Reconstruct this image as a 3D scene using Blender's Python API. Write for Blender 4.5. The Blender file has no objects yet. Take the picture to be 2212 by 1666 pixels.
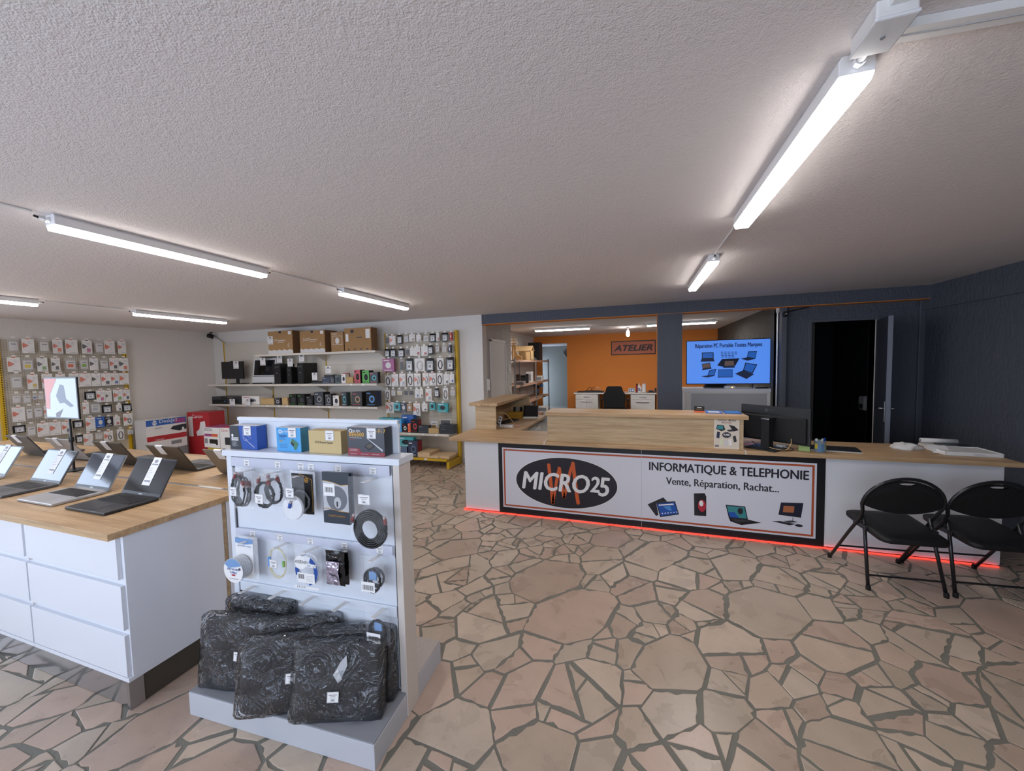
import bpy, math, random
from mathutils import Matrix, Vector
import numpy as np
PI = math.pi
rnd = random.Random(7)
sc = bpy.context.scene
col = sc.collection

# ---------------------------------------------------------------- camera, light, exposure
CAM_F, YAW, PITCH, ROLL, CAM_H = 816.8, math.radians(-18.29), math.radians(3.136), math.radians(-1.23), 1.65
_f = Vector((math.sin(YAW)*math.cos(PITCH), math.cos(YAW)*math.cos(PITCH), -math.sin(PITCH)))
_r = Vector((math.cos(YAW), -math.sin(YAW), 0)); _u = _r.cross(_f)
RX = _r*math.cos(ROLL) + _u*math.sin(ROLL); UP = -_r*math.sin(ROLL) + _u*math.cos(ROLL)
CAM = Vector((0, 0, CAM_H))
cd = bpy.data.cameras.new('camera'); cd.sensor_fit = 'HORIZONTAL'; cd.sensor_width = 36; cd.lens = 36*CAM_F/2212
cd.clip_start = 0.02; cd.clip_end = 200
co = bpy.data.objects.new('camera', cd); col.objects.link(co)
_m = Matrix((RX, UP, -_f)).transposed().to_4x4(); _m.translation = CAM; co.matrix_world = _m
sc.camera = co
sc.view_settings.view_transform = 'Standard'; sc.view_settings.look = 'None'
sc.view_settings.exposure = 0.12; sc.view_settings.gamma = 1.0; sc.view_settings.use_curve_mapping = False
LED_STRENGTH = 44.0           # the shop's ceiling battens
LED_COL = (1.0, 0.955, 0.935)
wd = bpy.data.worlds.new('daylight'); sc.world = wd; wd.use_nodes = True
_bg = wd.node_tree.nodes['Background']; _bg.inputs[0].default_value = (0.68, 0.80, 1.0, 1); _bg.inputs[1].default_value = 6.0
ZC = 2.48                    # ceiling of the shop
YB = 5.79                    # back wall of the shop
XL, XR, YF = -8.7, 3.3, -1.8 # left wall, right wall, shop front behind the camera
for wl, wr, ws in (((-3.0, YF-.02, 1.35), (PI/2, 0, 0), (2.2, 1.5)), ((-.2, YF-.02, 1.35), (PI/2, 0, 0), (1.6, 1.5)), ((XL-.02, -.25, 1.35), (PI/2, 0, -PI/2), (2.9, 1.9))):   # portals in the windows the daylight enters by
    ld = bpy.data.lights.new('window_portal', 'AREA'); ld.shape = 'RECTANGLE'; ld.size, ld.size_y = ws
    ld.cycles.is_portal = True
    lo = bpy.data.objects.new('window_portal', ld); col.objects.link(lo); lo.location = wl; lo.rotation_euler = wr

def ray(px, py): return RX*((px-1106)/CAM_F) - UP*((py-833)/CAM_F) + _f
def at(px, py, axis, v):      # the point a pixel shows on the plane axis = v
    d = ray(px, py); i = 'xyz'.index(axis); return CAM + d*((v-CAM[i])/d[i])
def project(p):
    d = Vector(p)-CAM; c = d.dot(_f); return (1106+CAM_F*d.dot(RX)/c, 833-CAM_F*d.dot(UP)/c, c)

# ---------------------------------------------------------------- materials
def lin(h):
    if isinstance(h, tuple): return h + (1,) if len(h) == 3 else h
    h = h.lstrip('#'); o = []
    for i in (0, 2, 4):
        c = int(h[i:i+2], 16)/255; o.append(c/12.92 if c <= 0.04045 else ((c+0.055)/1.055)**2.4)
    return tuple(o)+(1,)
MATS = {}
def mat(name, color='#cccccc', rough=0.5, metal=0.0, spec=0.5, emit=0.0, ecol=None, alpha=1.0, bump=0.0, bscale=60, var=0.0, vscale=6, coat=0.0, bdist=0.01):
    if name in MATS: return name
    m = bpy.data.materials.new(name); m.use_nodes = True; nt = m.node_tree; b = nt.nodes['Principled BSDF']
    c = lin(color); b.inputs['Base Color'].default_value = c; b.inputs['Roughness'].default_value = rough
    b.inputs['Metallic'].default_value = metal; b.inputs['Specular IOR Level'].default_value = spec
    b.inputs['Coat Weight'].default_value = coat; b.inputs['Coat Roughness'].default_value = 0.12
    if emit: b.inputs['Emission Color'].default_value = lin(ecol or color); b.inputs['Emission Strength'].default_value = emit
    if alpha < 1: b.inputs['Alpha'].default_value = alpha
    if bump or var:
        tc = nt.nodes.new('ShaderNodeTexCoord')
    if var:
        n = nt.nodes.new('ShaderNodeTexNoise'); n.inputs['Scale'].default_value = vscale; n.inputs['Detail'].default_value = 5
        nt.links.new(tc.outputs['Object'], n.inputs['Vector'])
        r = nt.nodes.new('ShaderNodeMapRange'); r.inputs[1].default_value = 0.3; r.inputs[2].default_value = 0.7; r.inputs[3].default_value = 1-var; r.inputs[4].default_value = 1+var
        nt.links.new(n.outputs['Fac'], r.inputs[0])
        x = nt.nodes.new('ShaderNodeVectorMath'); x.operation = 'SCALE'; x.inputs[0].default_value = c[:3]
        nt.links.new(r.outputs[0], x.inputs['Scale']); nt.links.new(x.outputs[0], b.inputs['Base Color'])
    if bump:
        n = nt.nodes.new('ShaderNodeTexNoise'); n.inputs['Scale'].default_value = bscale; n.inputs['Detail'].default_value = 3
        nt.links.new(tc.outputs['Object'], n.inputs['Vector'])
        k = nt.nodes.new('ShaderNodeBump'); k.inputs['Strength'].default_value = bump; k.inputs['Distance'].default_value = bdist
        nt.links.new(n.outputs['Fac'], k.inputs['Height']); nt.links.new(k.outputs[0], b.inputs['Normal'])
    MATS[name] = m; return name
def wood(name, c1, c2, c3, along='x', rough=0.45):
    m = bpy.data.materials.new(name); m.use_nodes = True; nt = m.node_tree; b = nt.nodes['Principled BSDF']; N = nt.nodes.new; L = nt.links.new
    tc = N('ShaderNodeTexCoord'); mp = N('ShaderNodeMapping'); L(tc.outputs['Object'], mp.inputs[0])
    mp.inputs['Scale'].default_value = {'x': (1.1, 16, 16), 'y': (16, 1.1, 16), 'z': (16, 16, 1.1)}[along]
    n = N('ShaderNodeTexNoise'); n.inputs['Scale'].default_value = 1.3; n.inputs['Detail'].default_value = 7; n.inputs['Roughness'].default_value = 0.62; n.inputs['Distortion'].default_value = 0.5
    L(mp.outputs[0], n.inputs['Vector'])
    r = N('ShaderNodeValToRGB'); e = r.color_ramp.elements; e[0].position = 0.3; e[0].color = lin(c1); e[1].position = 0.72; e[1].color = lin(c3)
    k = e.new(0.5); k.color = lin(c2); L(n.outputs['Fac'], r.inputs[0])
    n2 = N('ShaderNodeTexNoise'); n2.inputs['Scale'].default_value = 6; n2.inputs['Detail'].default_value = 6; L(mp.outputs[0], n2.inputs['Vector'])
    mr = N('ShaderNodeMapRange'); mr.inputs[1].default_value = 0.35; mr.inputs[2].default_value = 0.65; mr.inputs[3].default_value = 0.9; mr.inputs[4].default_value = 1.06; L(n2.outputs['Fac'], mr.inputs[0])
    sx = N('ShaderNodeVectorMath'); sx.operation = 'SCALE'; L(r.outputs[0], sx.inputs[0]); L(mr.outputs[0], sx.inputs['Scale']); L(sx.outputs[0], b.inputs['Base Color'])
    b.inputs['Roughness'].default_value = rough; b.inputs['Specular IOR Level'].default_value = 0.4
    bp = N('ShaderNodeBump'); bp.inputs['Strength'].default_value = 0.12; bp.inputs['Distance'].default_value = 0.002; L(n2.outputs['Fac'], bp.inputs['Height']); L(bp.outputs[0], b.inputs['Normal'])
    MATS[name] = m; return name
def plaster(name, color, scale, strength, vertical=False, rough=0.85, dist=0.012):
    m = bpy.data.materials.new(name); m.use_nodes = True; nt = m.node_tree; b = nt.nodes['Principled BSDF']; N = nt.nodes.new; L = nt.links.new
    b.inputs['Base Color'].default_value = lin(color); b.inputs['Roughness'].default_value = rough; b.inputs['Specular IOR Level'].default_value = 0.25
    tc = N('ShaderNodeTexCoord'); mp = N('ShaderNodeMapping'); L(tc.outputs['Object'], mp.inputs[0])
    if vertical: mp.inputs['Scale'].default_value = (1, 1, 0.45)
    n = N('ShaderNodeTexNoise'); n.inputs['Scale'].default_value = scale; n.inputs['Detail'].default_value = 3.5; n.inputs['Roughness'].default_value = 0.55; L(mp.outputs[0], n.inputs['Vector'])
    v = N('ShaderNodeTexNoise'); v.inputs['Scale'].default_value = scale*0.3; v.inputs['Detail'].default_value = 2; L(mp.outputs[0], v.inputs['Vector'])
    ad = N('ShaderNodeMath'); ad.operation = 'ADD'; L(n.outputs['Fac'], ad.inputs[0]); L(v.outputs['Fac'], ad.inputs[1])
    bp = N('ShaderNodeBump'); bp.inputs['Strength'].default_value = strength; bp.inputs['Distance'].default_value = dist; L(ad.outputs[0], bp.inputs['Height']); L(bp.outputs[0], b.inputs['Normal'])
    MATS[name] = m; return name
plaster('ceiling_plaster', '#e6dfdc', 190, 0.4)
plaster('white_plaster', '#e4dfd9', 60, 0.3, True)
plaster('white_plaster_back', '#e4e2df', 60, 0.3, True)
plaster('rough_white_plaster', '#d2cdc8', 26, 1.0, False, 0.9, 0.035)
plaster('navy_plaster', '#5a5e69', 38, 0.75, True, 0.6)
plaster('dark_rough_plaster', '#55534f', 24, 1.0, False, 0.7, 0.03)
plaster('orange_plaster', '#ea9348', 40, 0.35, True, 0.7)
plaster('grey_hall', '#8f918d', 12, 0.3)
wood('oak_x', '#a98761', '#c3a27a', '#d2b48d', 'x')
wood('oak_y', '#a98761', '#c3a27a', '#d2b48d', 'y')
wood('oak_pale', '#b09673', '#c6ad88', '#d3bd9b', 'x', 0.5)
wood('oak_edge', '#9c8466', '#b39b7a', '#c4ad8c', 'x', 0.55)
mat('white_lam', '#e6e8ec', 0.32); mat('white_metal', '#e3e3e4', 0.3); mat('white_matt', '#e6e4e1', 0.6)
mat('cream_metal', '#d9d2c6', 0.4); mat('paper', '#f0efee', 0.6); mat('black_plastic', '#141416', 0.4); mat('black_matt', '#101012', 0.75)
mat('dark_grey', '#3a3b3e', 0.5); mat('grey_plastic', '#8b8d90', 0.45); mat('light_grey', '#b9bbbf', 0.45)
mat('chrome', '#d8d8da', 0.18, 1.0); mat('alu', '#b8babd', 0.35, 1.0); mat('galva', '#a3a8ac', 0.45, 0.75)
mat('yellow_paint', '#d9b01c', 0.4); mat('brown_card', '#a98458', 0.8, var=0.05, vscale=9); mat('kraft', '#c9ab78', 0.8, var=0.04)
mat('clear', '#f2f4f8', 0.12, alpha=0.3, spec=0.8, bump=0.6, bscale=28, bdist=0.02)
mat('clear_thin', '#f4f6fa', 0.08, alpha=0.07, spec=0.9, bump=0.8, bscale=30, bdist=0.02)
mat('led', '#ffffff', 0.4, emit=LED_STRENGTH, ecol=LED_COL); mat('led_side', '#ffffff', 0.4, emit=LED_STRENGTH*.3, ecol=LED_COL); mat('led_workshop', '#ffffff', 0.4, emit=LED_STRENGTH*2.0, ecol=LED_COL)
mat('navy_paint', '#585c66', 0.5)

# ---------------------------------------------------------------- mesh building
class MB:
    def __init__(s, M=None): s.v, s.f, s.m, s.M = [], [], [], M or Matrix()
    def add(s, vs, fs, m):
        o = len(s.v); M = s.M
        s.v += [tuple(M @ Vector(p)) for p in vs]; s.f += [tuple(o+i for i in f) for f in fs]; s.m += [m]*len(fs); return s
    def box(s, a, b, m):
        x0, y0, z0 = a; x1, y1, z1 = b
        if x0 > x1: x0, x1 = x1, x0
        if y0 > y1: y0, y1 = y1, y0
        if z0 > z1: z0, z1 = z1, z0
        return s.add([(x0,y0,z0),(x1,y0,z0),(x1,y1,z0),(x0,y1,z0),(x0,y0,z1),(x1,y0,z1),(x1,y1,z1),(x0,y1,z1)],
                     [(0,3,2,1),(4,5,6,7),(0,1,5,4),(1,2,6,5),(2,3,7,6),(3,0,4,7)], m)
    def poly(s, pts, m): return s.add(pts, [tuple(range(len(pts)))], m)
    def prism(s, pts, d, m):      # pts around a face, pushed along d
        n = len(pts); d = Vector(d); P = [Vector(p) for p in pts]
        return s.add(P+[p+d for p in P], [tuple(range(n)), tuple(range(2*n-1, n-1, -1))]+[(i, i+n, (i+1) % n+n, (i+1) % n) for i in range(n)], m)
    def rect(s, x0, z0, x1, z1, m, y=0.0): return s.poly([(x0,y,z0),(x1,y,z0),(x1,y,z1),(x0,y,z1)], m)      # flat print facing -y
    def flat(s, pts, m, y=0.0): return s.poly([(p[0], y, p[1]) for p in pts], m)
    def ell(s, cx, cz, rx, rz, m, y=0.0, n=28, a=0.0):
        ca, sa = math.cos(a), math.sin(a)
        return s.flat([(cx+ca*rx*math.cos(t)-sa*rz*math.sin(t), cz+sa*rx*math.cos(t)+ca*rz*math.sin(t)) for t in [2*PI*i/n for i in range(n)]], m, y)
    def frame(s, x0, z0, x1, z1, t, m, y=0.0):
        s.rect(x0, z0, x1, z0+t, m, y); s.rect(x0, z1-t, x1, z1, m, y); s.rect(x0, z0+t, x0+t, z1-t, m, y); return s.rect(x1-t, z0+t, x1, z1-t, m, y)
    def stroke(s, pts, w, m, y=0.0):           # a flat brush line
        P = [Vector((p[0], p[1])) for p in pts]; Lf, Rt = [], []
        for i, p in enumerate(P):
            d = (P[min(i+1, len(P)-1)]-P[max(i-1, 0)]).normalized(); nrm = Vector((-d.y, d.x))*w/2
            Lf.append(p+nrm); Rt.append(p-nrm)
        for i in range(len(P)-1): s.flat([Rt[i], Rt[i+1], Lf[i+1], Lf[i]], m, y)
        for p in (P[0], P[-1]): s.ell(p.x, p.y, w/2, w/2, m, y-.0001, 12)
        return s
    def tube(s, path, r, m, n=8, closed=False, cap=True, rz=None):
        P = [Vector(p) for p in path]; k = len(P); vs, fs = [], []
        up = Vector((0, 0, 1)); prev = None
        for i, p in enumerate(P):
            if closed: d = (P[(i+1) % k]-P[i-1]).normalized()
            else: d = (P[min(i+1, k-1)]-P[max(i-1, 0)]).normalized()
            if prev is None:
                a = d.cross(up if abs(d.z) < 0.9 else Vector((1, 0, 0))).normalized()
            else:
                a = (prev-d*prev.dot(d))
                a = a.normalized() if a.length > 1e-6 else d.orthogonal().normalized()
            prev = a; b = d.cross(a); rr = r[i] if isinstance(r, (list, tuple)) else r
            for j in range(n):
                t = 2*PI*(j+0.5)/n; vs.append(p+a*(rr*math.cos(t))+b*((rz or rr)*math.sin(t)))
        for i in range(k if closed else k-1):
            for j in range(n):
                a0, b0 = i*n+j, i*n+(j+1) % n; a1, b1 = ((i+1) % k)*n+j, ((i+1) % k)*n+(j+1) % n
                fs.append((a0, b0, b1, a1))
        if cap and not closed: fs += [tuple(range(n-1, -1, -1)), tuple((k-1)*n+j for j in range(n))]
        return s.add(vs, fs, m)
    def lathe(s, prof, m, n=20, c=(0, 0, 0)):   # prof: (r, z)
        vs, fs = [], []
        for r, z in prof:
            for j in range(n): t = 2*PI*j/n; vs.append((c[0]+r*math.cos(t), c[1]+r*math.sin(t), c[2]+z))
        for i in range(len(prof)-1):
            for j in range(n): fs.append((i*n+j, i*n+(j+1) % n, (i+1)*n+(j+1) % n, (i+1)*n+j))
        fs.append(tuple(range(n-1, -1, -1))); fs.append(tuple((len(prof)-1)*n+j for j in range(n)))
        return s.add(vs, fs, m)
    def text(s, body, size, m, x=0, z=0, y=0.0, align='CENTER', bold=0.0, shear=0.0, sx=1.0, width=None):
        vs, fs = text_geo(body, bold, shear)
        if not vs: return s
        xs = [v[0] for v in vs]; x0, x1 = min(xs), max(xs)
        k = size
        kx = size*sx if width is None else width/(x1-x0)
        off = {'LEFT': x0, 'CENTER': (x0+x1)/2, 'RIGHT': x1}[align]
        return s.add([(x+(v[0]-off)*kx, y, z+v[1]*k) for v in vs], fs, m)
    def btext(s, body, size, m, x=0, z=0, y=0.0, b=.002, **k):      # heavier lettering
        for i, (dx, dz) in enumerate(((0, 0), (b, 0), (-b, 0), (0, b*.7), (0, -b*.7))): s.text(body, size, m, x+dx, z+dz, y-.0002*i, **k)
        return s
    def build(s, name, parent=None, loc=None, rotz=None, smooth=False, bevel=0.0, seg=2, subsurf=0, mods=None):
        me = bpy.data.meshes.new(name); me.from_pydata(s.v, [], s.f)
        names = []
        for n in s.m:
            if n not in names: names.append(n)
        for n in names: me.materials.append(MATS[n])
        if len(names) > 1: me.polygons.foreach_set('material_index', [names.index(n) for n in s.m])
        if smooth: me.polygons.foreach_set('use_smooth', [True]*len(me.polygons))
        me.update()
        o = bpy.data.objects.new(name, me); col.objects.link(o)
        if bevel: b = o.modifiers.new('bevel', 'BEVEL'); b.width = bevel; b.segments = seg; b.limit_method = 'ANGLE'
        if subsurf: b = o.modifiers.new('subsurf', 'SUBSURF'); b.levels = subsurf; b.render_levels = subsurf
        if parent is not None: o.parent = parent
        if loc is not None: o.location = loc
        if rotz is not None: o.rotation_euler = (0, 0, rotz)
        return o
_txt = {}
def text_geo(body, bold, shear):
    key = (body, bold, shear)
    if key not in _txt:
        cu = bpy.data.curves.new('t', 'FONT'); cu.body = body; cu.size = 1.38; cu.resolution_u = 3; cu.offset = bold; cu.shear = shear; cu.fill_mode = 'FRONT'
        ob = bpy.data.objects.new('t', cu); col.objects.link(ob); dg = bpy.context.evaluated_depsgraph_get(); dg.update()
        me = bpy.data.meshes.new_from_object(ob.evaluated_get(dg))
        _txt[key] = ([tuple(v.co) for v in me.vertices], [tuple(p.vertices) for p in me.polygons])
        bpy.data.objects.remove(ob); bpy.data.curves.remove(cu); bpy.data.meshes.remove(me)
    return _txt[key]
def tag(o, label=None, cat=None, group=None, kind=None):
    if label: o['label'] = label
    if cat: o['category'] = cat
    if group: o['group'] = group
    if kind: o['kind'] = kind
    return o
def thing(name, label, cat, loc=(0, 0, 0), rotz=0.0, group=None, rot=None):
    o = bpy.data.objects.new(name, None); o.empty_display_size = 0.05; col.objects.link(o)
    o.location = loc; o.rotation_euler = rot or (0, 0, rotz); return tag(o, label, cat, group)
def struct(name, mb, **k): return tag(mb.build(name, **k), kind='structure')
def dup(root, loc=None, rotz=None, label=None, group=None):
    r = root.copy(); col.objects.link(r)
    if loc is not None: r.location = loc
    if rotz is not None: r.rotation_euler = (0, 0, rotz)
    if label: r['label'] = label
    if group: r['group'] = group
    for ch in list(root.children):
        c = ch.copy(); col.objects.link(c); c.parent = r
        for g in list(ch.children):
            d = g.copy(); col.objects.link(d); d.parent = c
    return r
def arc(cx, cy, r, a0, a1, n, f=lambda x, y: (x, y)): return [f(cx+r*math.cos(a0+(a1-a0)*i/n), cy+r*math.sin(a0+(a1-a0)*i/n)) for i in range(n+1)]
ORD = ['', 'first', 'second', 'third', 'fourth', 'fifth', 'sixth', 'seventh', 'eighth', 'ninth', 'tenth', 'eleventh', 'twelfth', 'thirteenth']
FACE_R = Matrix.Rotation(PI/2, 4, 'Z')      # print facing -y turned to face +x

# ---------------------------------------------------------------- the room
g = mat('grout', '#77746a', 0.75, var=0.12, vscale=3, bump=0.3, bscale=90)
floor = struct('floor', MB().box((XL-.3, YF-.3, -.12), (XR+.3, YB+.15, -.003), 'grout').box((2.05, YB+.15, -.12), (XR+.3, 8.6, -.003), 'grout'))
def stone_mat():
    m = bpy.data.materials.new('paving_stone'); m.use_nodes = True; nt = m.node_tree; b = nt.nodes['Principled BSDF']; N = nt.nodes.new; L = nt.links.new
    tc = N('ShaderNodeTexCoord'); at_ = N('ShaderNodeAttribute'); at_.attribute_name = 'tint'
    n1 = N('ShaderNodeTexNoise'); n1.inputs['Scale'].default_value = 5; n1.inputs['Detail'].default_value = 6; n1.inputs['Distortion'].default_value = 0.6; L(tc.outputs['Object'], n1.inputs['Vector'])
    r1 = N('ShaderNodeMapRange'); r1.inputs[1].default_value = .3; r1.inputs[2].default_value = .7; r1.inputs[3].default_value = .88; r1.inputs[4].default_value = 1.08; L(n1.outputs['Fac'], r1.inputs[0])
    n2 = N('ShaderNodeTexNoise'); n2.inputs['Scale'].default_value = 38; n2.inputs['Detail'].default_value = 4; n2.inputs['Distortion'].default_value = 1.2; L(tc.outputs['Object'], n2.inputs['Vector'])
    r2 = N('ShaderNodeMapRange'); r2.inputs[1].default_value = .60; r2.inputs[2].default_value = .74; r2.inputs[3].default_value = 1; r2.inputs[4].default_value = .86; L(n2.outputs['Fac'], r2.inputs[0])
    s1 = N('ShaderNodeVectorMath'); s1.operation = 'SCALE'; L(at_.outputs['Color'], s1.inputs[0]); L(r1.outputs[0], s1.inputs['Scale'])
    s2 = N('ShaderNodeVectorMath'); s2.operation = 'SCALE'; L(s1.outputs[0], s2.inputs[0]); L(r2.outputs[0], s2.inputs['Scale'])
    L(s2.outputs[0], b.inputs['Base Color'])
    rr = N('ShaderNodeMapRange'); rr.inputs[3].default_value = .20; rr.inputs[4].default_value = .38; L(n1.outputs['Fac'], rr.inputs[0]); L(rr.outputs[0], b.inputs['Roughness'])
    bp = N('ShaderNodeBump'); bp.inputs['Strength'].default_value = .05; bp.inputs['Distance'].default_value = .004; L(n2.outputs['Fac'], bp.inputs['Height']); L(bp.outputs[0], b.inputs['Normal'])
    b.inputs['Specular IOR Level'].default_value = 0.45
    MATS['paving_stone'] = m
stone_mat()
def parea(P): return 0.5*abs(sum(P[i][0]*P[(i+1) % len(P)][1]-P[(i+1) % len(P)][0]*P[i][1] for i in range(len(P))))
def cut(P, c, n):      # split a convex polygon by a line
    A, B = [], []
    for i in range(len(P)):
        p, q = P[i], P[(i+1) % len(P)]; dp = (p[0]-c[0])*n[0]+(p[1]-c[1])*n[1]; dq = (q[0]-c[0])*n[0]+(q[1]-c[1])*n[1]
        (A if dp >= 0 else B).append(p)
        if dp*dq < 0:
            t = dp/(dp-dq); x = (p[0]+t*(q[0]-p[0]), p[1]+t*(q[1]-p[1])); A.append(x); B.append(x)
    return A, B
def fracture():
    TH, SQ = math.radians(-32), 1.42; ct, st = math.cos(TH), math.sin(TH)      # the slabs are laid with a common grain
    fw = lambda x, y: ((ct*x+st*y)*SQ, (-st*x+ct*y)); bw = lambda x, y: (ct*x/SQ*1-st*y, st*x/SQ+ct*y)
    R = random.Random(31); pts = []      # slab centres, large and small broken pieces mixed
    tries = 0
    while tries < 34000:
        tries += 1; x, y = R.uniform(-15.2, 5.7), R.uniform(-6.5, 7.0)
        q = bw(x, y)
        if not (XL-.4 < q[0] < XR+.4 and YF-.4 < q[1] < YB+.4): continue
        r = R.choice((.11, .14, .17, .21, .25, .29, .33)) if tries < 14000 else R.choice((.085, .105, .13))
        if all((x-p[0])**2+(y-p[1])**2 > (r*.72+p[2]*.72)**2 for p in pts): pts.append((x, y, r))
    out = []
    A_ = np.array(pts)
    for x, y, r in pts:
        d2 = (A_[:, 0]-x)**2+(A_[:, 1]-y)**2; idx = np.argsort(d2)[1:22]
        P = [(x-1, y-1), (x+1, y-1), (x+1, y+1), (x-1, y+1)]
        for j in idx:
            q = pts[j]; dx, dy = q[0]-x, q[1]-y; l2 = dx*dx+dy*dy; t = .5*(1+(r*r-q[2]*q[2])/l2)      # power diagram: big slabs keep their size
            P, _ = cut(P, (x+dx*t, y+dy*t), (-dx, -dy))
            if len(P) < 3: break
        if len(P) < 3: continue
        P = [bw(*p) for p in P]
        if parea(P) > 0 and sum(P[i][0]*P[(i+1) % len(P)][1]-P[(i+1) % len(P)][0]*P[i][1] for i in range(len(P))) < 0: P = P[::-1]
        for c, n in (((XL, 0), (1, 0)), ((XR, 0), (-1, 0)), ((0, YF), (0, 1)), ((0, YB), (0, -1))):
            P, _ = cut(P, c, n)
            if len(P) < 3: break
        if len(P) < 3: continue
        todo = [P]
        while todo:
            P = todo.pop(); a = parea(P)
            if a < .0012: continue
            cx = sum(p[0] for p in P)/len(P); cy = sum(p[1] for p in P)/len(P)
            xx = sum((p[0]-cx)**2 for p in P); yy = sum((p[1]-cy)**2 for p in P); xy = sum((p[0]-cx)*(p[1]-cy) for p in P)
            th = 0.5*math.atan2(2*xy, xx-yy)
            if a > .02 and R.random() < (.72 if a > .10 else .46):
                tha = th+R.gauss(0, .35); k = R.choice((0, .16, -.16, .25, -.25))*math.sqrt(a)
                todo += [q for q in cut(P, (cx+math.cos(tha)*k, cy+math.sin(tha)*k), (math.cos(tha), math.sin(tha))) if len(q) > 2]
            else: out.append(P)
    return out
def stone_geo(P, R):
    cx = sum(p[0] for p in P)/len(P); cy = sum(p[1] for p in P)/len(P); Q = P
    s = sum(P[i][0]*P[(i+1) % len(P)][1]-P[(i+1) % len(P)][0]*P[i][1] for i in range(len(P)))
    if s < 0: P = P[::-1]; Q = P
    for i in range(len(P)):
        p, q = P[i], P[(i+1) % len(P)]; dx, dy = q[0]-p[0], q[1]-p[1]; l = math.hypot(dx, dy)
        if l < 1e-6: continue
        n = (-dy/l, dx/l); gp = R.choice((.0035, .005, .007, .010, .014))
        tw = R.gauss(0, .02); n = (n[0]-n[1]*tw, n[1]+n[0]*tw)
        Q, _ = cut(Q, ((p[0]+q[0])/2+n[0]*gp, (p[1]+q[1])/2+n[1]*gp), n)
        if len(Q) < 3: return None
    out = []
    for i in range(len(Q)):
        p, q = Q[i], Q[(i+1) % len(Q)]; l = math.hypot(q[0]-p[0], q[1]-p[1]); out.append(p)
        rough = R.random() < .42; k = int(l/.035) if rough else (1 if l > .2 else 0); k = min(k, 9)
        am = .0055 if rough else .0015
        for j in range(1, k+1):
            t = j/(k+1); e = R.gauss(0, am); n = (-(q[1]-p[1])/l, (q[0]-p[0])/l); e = max(-.003, e+.003)
            out.append((p[0]+t*(q[0]-p[0])+n[0]*e, p[1]+t*(q[1]-p[1])+n[1]*e))
    if parea(out) < .0004: return None
    return out
def build_floor():
    R = random.Random(4); cells = fracture(); S = []
    for P in cells:
        Q = stone_geo(P, R)
        if not Q: continue
        t = R.random(); base = [(.60, .46, .36), (.62, .485, .385), (.58, .43, .34), (.64, .51, .41), (.57, .45, .355), (.595, .43, .345)][R.randrange(6)]
        kk = R.uniform(.86, 1.1); tint = (base[0]*kk*.86, base[1]*kk*.875, base[2]*kk*.85)
        cx = sum(p[0] for p in Q)/len(Q); cy = sum(p[1] for p in Q)/len(Q)
        hid = (-9 < cx < -2.3 and 1.2 < cy < 2.4) or (-1.95 < cx < -1.1 and 1.2 < cy < 1.75) or (cy > 4.0 and -1.8 < cx < 3.3) or cx < -4.3
        vis = 0
        if cy > .25 and not hid:
            pr = [project((p[0], p[1], 0)) for p in Q]
            if all(c[2] > .1 for c in pr) and any(0 < c[0] < 2212 and 0 < c[1] < 1666 for c in pr): vis = parea([(c[0], c[1]) for c in pr])
        S.append((vis, Q, tint))
    S.sort(key=lambda s: -s[0])
    def mesh(name, items):
        vs, fs, cols = [], [], []
        for Q, tint in items:
            n = len(Q); o = len(vs); cx = sum(p[0] for p in Q)/n; cy = sum(p[1] for p in Q)/n
            vs += [(p[0], p[1], -.004) for p in Q]+[(p[0], p[1], -.0008) for p in Q]
            vs += [(cx+(p[0]-cx)*(1-.004/max(.02, math.hypot(p[0]-cx, p[1]-cy))), cy+(p[1]-cy)*(1-.004/max(.02, math.hypot(p[0]-cx, p[1]-cy))), 0) for p in Q]
            for i in range(n):
                j = (i+1) % n; fs += [(o+i, o+j, o+n+j, o+n+i), (o+n+i, o+n+j, o+2*n+j, o+2*n+i)]
            fs.append(tuple(range(o+2*n, o+3*n))); cols += [tint]*(3*n)
        me = bpy.data.meshes.new(name); me.from_pydata(vs, [], fs); me.materials.append(MATS['paving_stone'])
        a = me.color_attributes.new('tint', 'FLOAT_COLOR', 'POINT'); a.data.foreach_set('color', [x for c in cols for x in (*c, 1)]); me.update()
        o = bpy.data.objects.new(name, me); col.objects.link(o); o.parent = floor; return o
    for v, Q, t in S[:298]: mesh('paving_stone', [(Q, t)])
    tag(mesh('paving_stones', [(Q, t) for v, Q, t in S[298:]]), kind='stuff')
    print('stones', len(S))
build_floor()

struct('ceiling', MB().box((XL-.2, YF-.2, ZC), (XR+.2, YB+.2, ZC+.15), 'ceiling_plaster'))
struct('wall_left', MB().box((XL-.2, 1.2, 0), (XL, YB+.2, ZC), 'white_plaster').box((XL-.2, YF-.2, 0), (XL, 1.2, .4), 'white_plaster').box((XL-.2, YF-.2, 2.3), (XL, 1.2, ZC), 'white_plaster').box((XL-.2, YF-.2, .4), (XL, -1.7, 2.3), 'white_plaster'))
mb = MB().box((XL, YB, 0), (-2.41, YB+.18, ZC), 'white_plaster_back')
wb = struct('wall_back', mb)
MBx = MB().box((-2.86, YB-.012, 2.31), (-2.411, YB, ZC), 'white_plaster_back')
tag(MBx.build('trim_1'), kind='structure')
tag(MB().box((-2.84, YB-.012, 0), (-2.42, YB, .08), 'light_grey').build('baseboard_back'), kind='structure')
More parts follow.
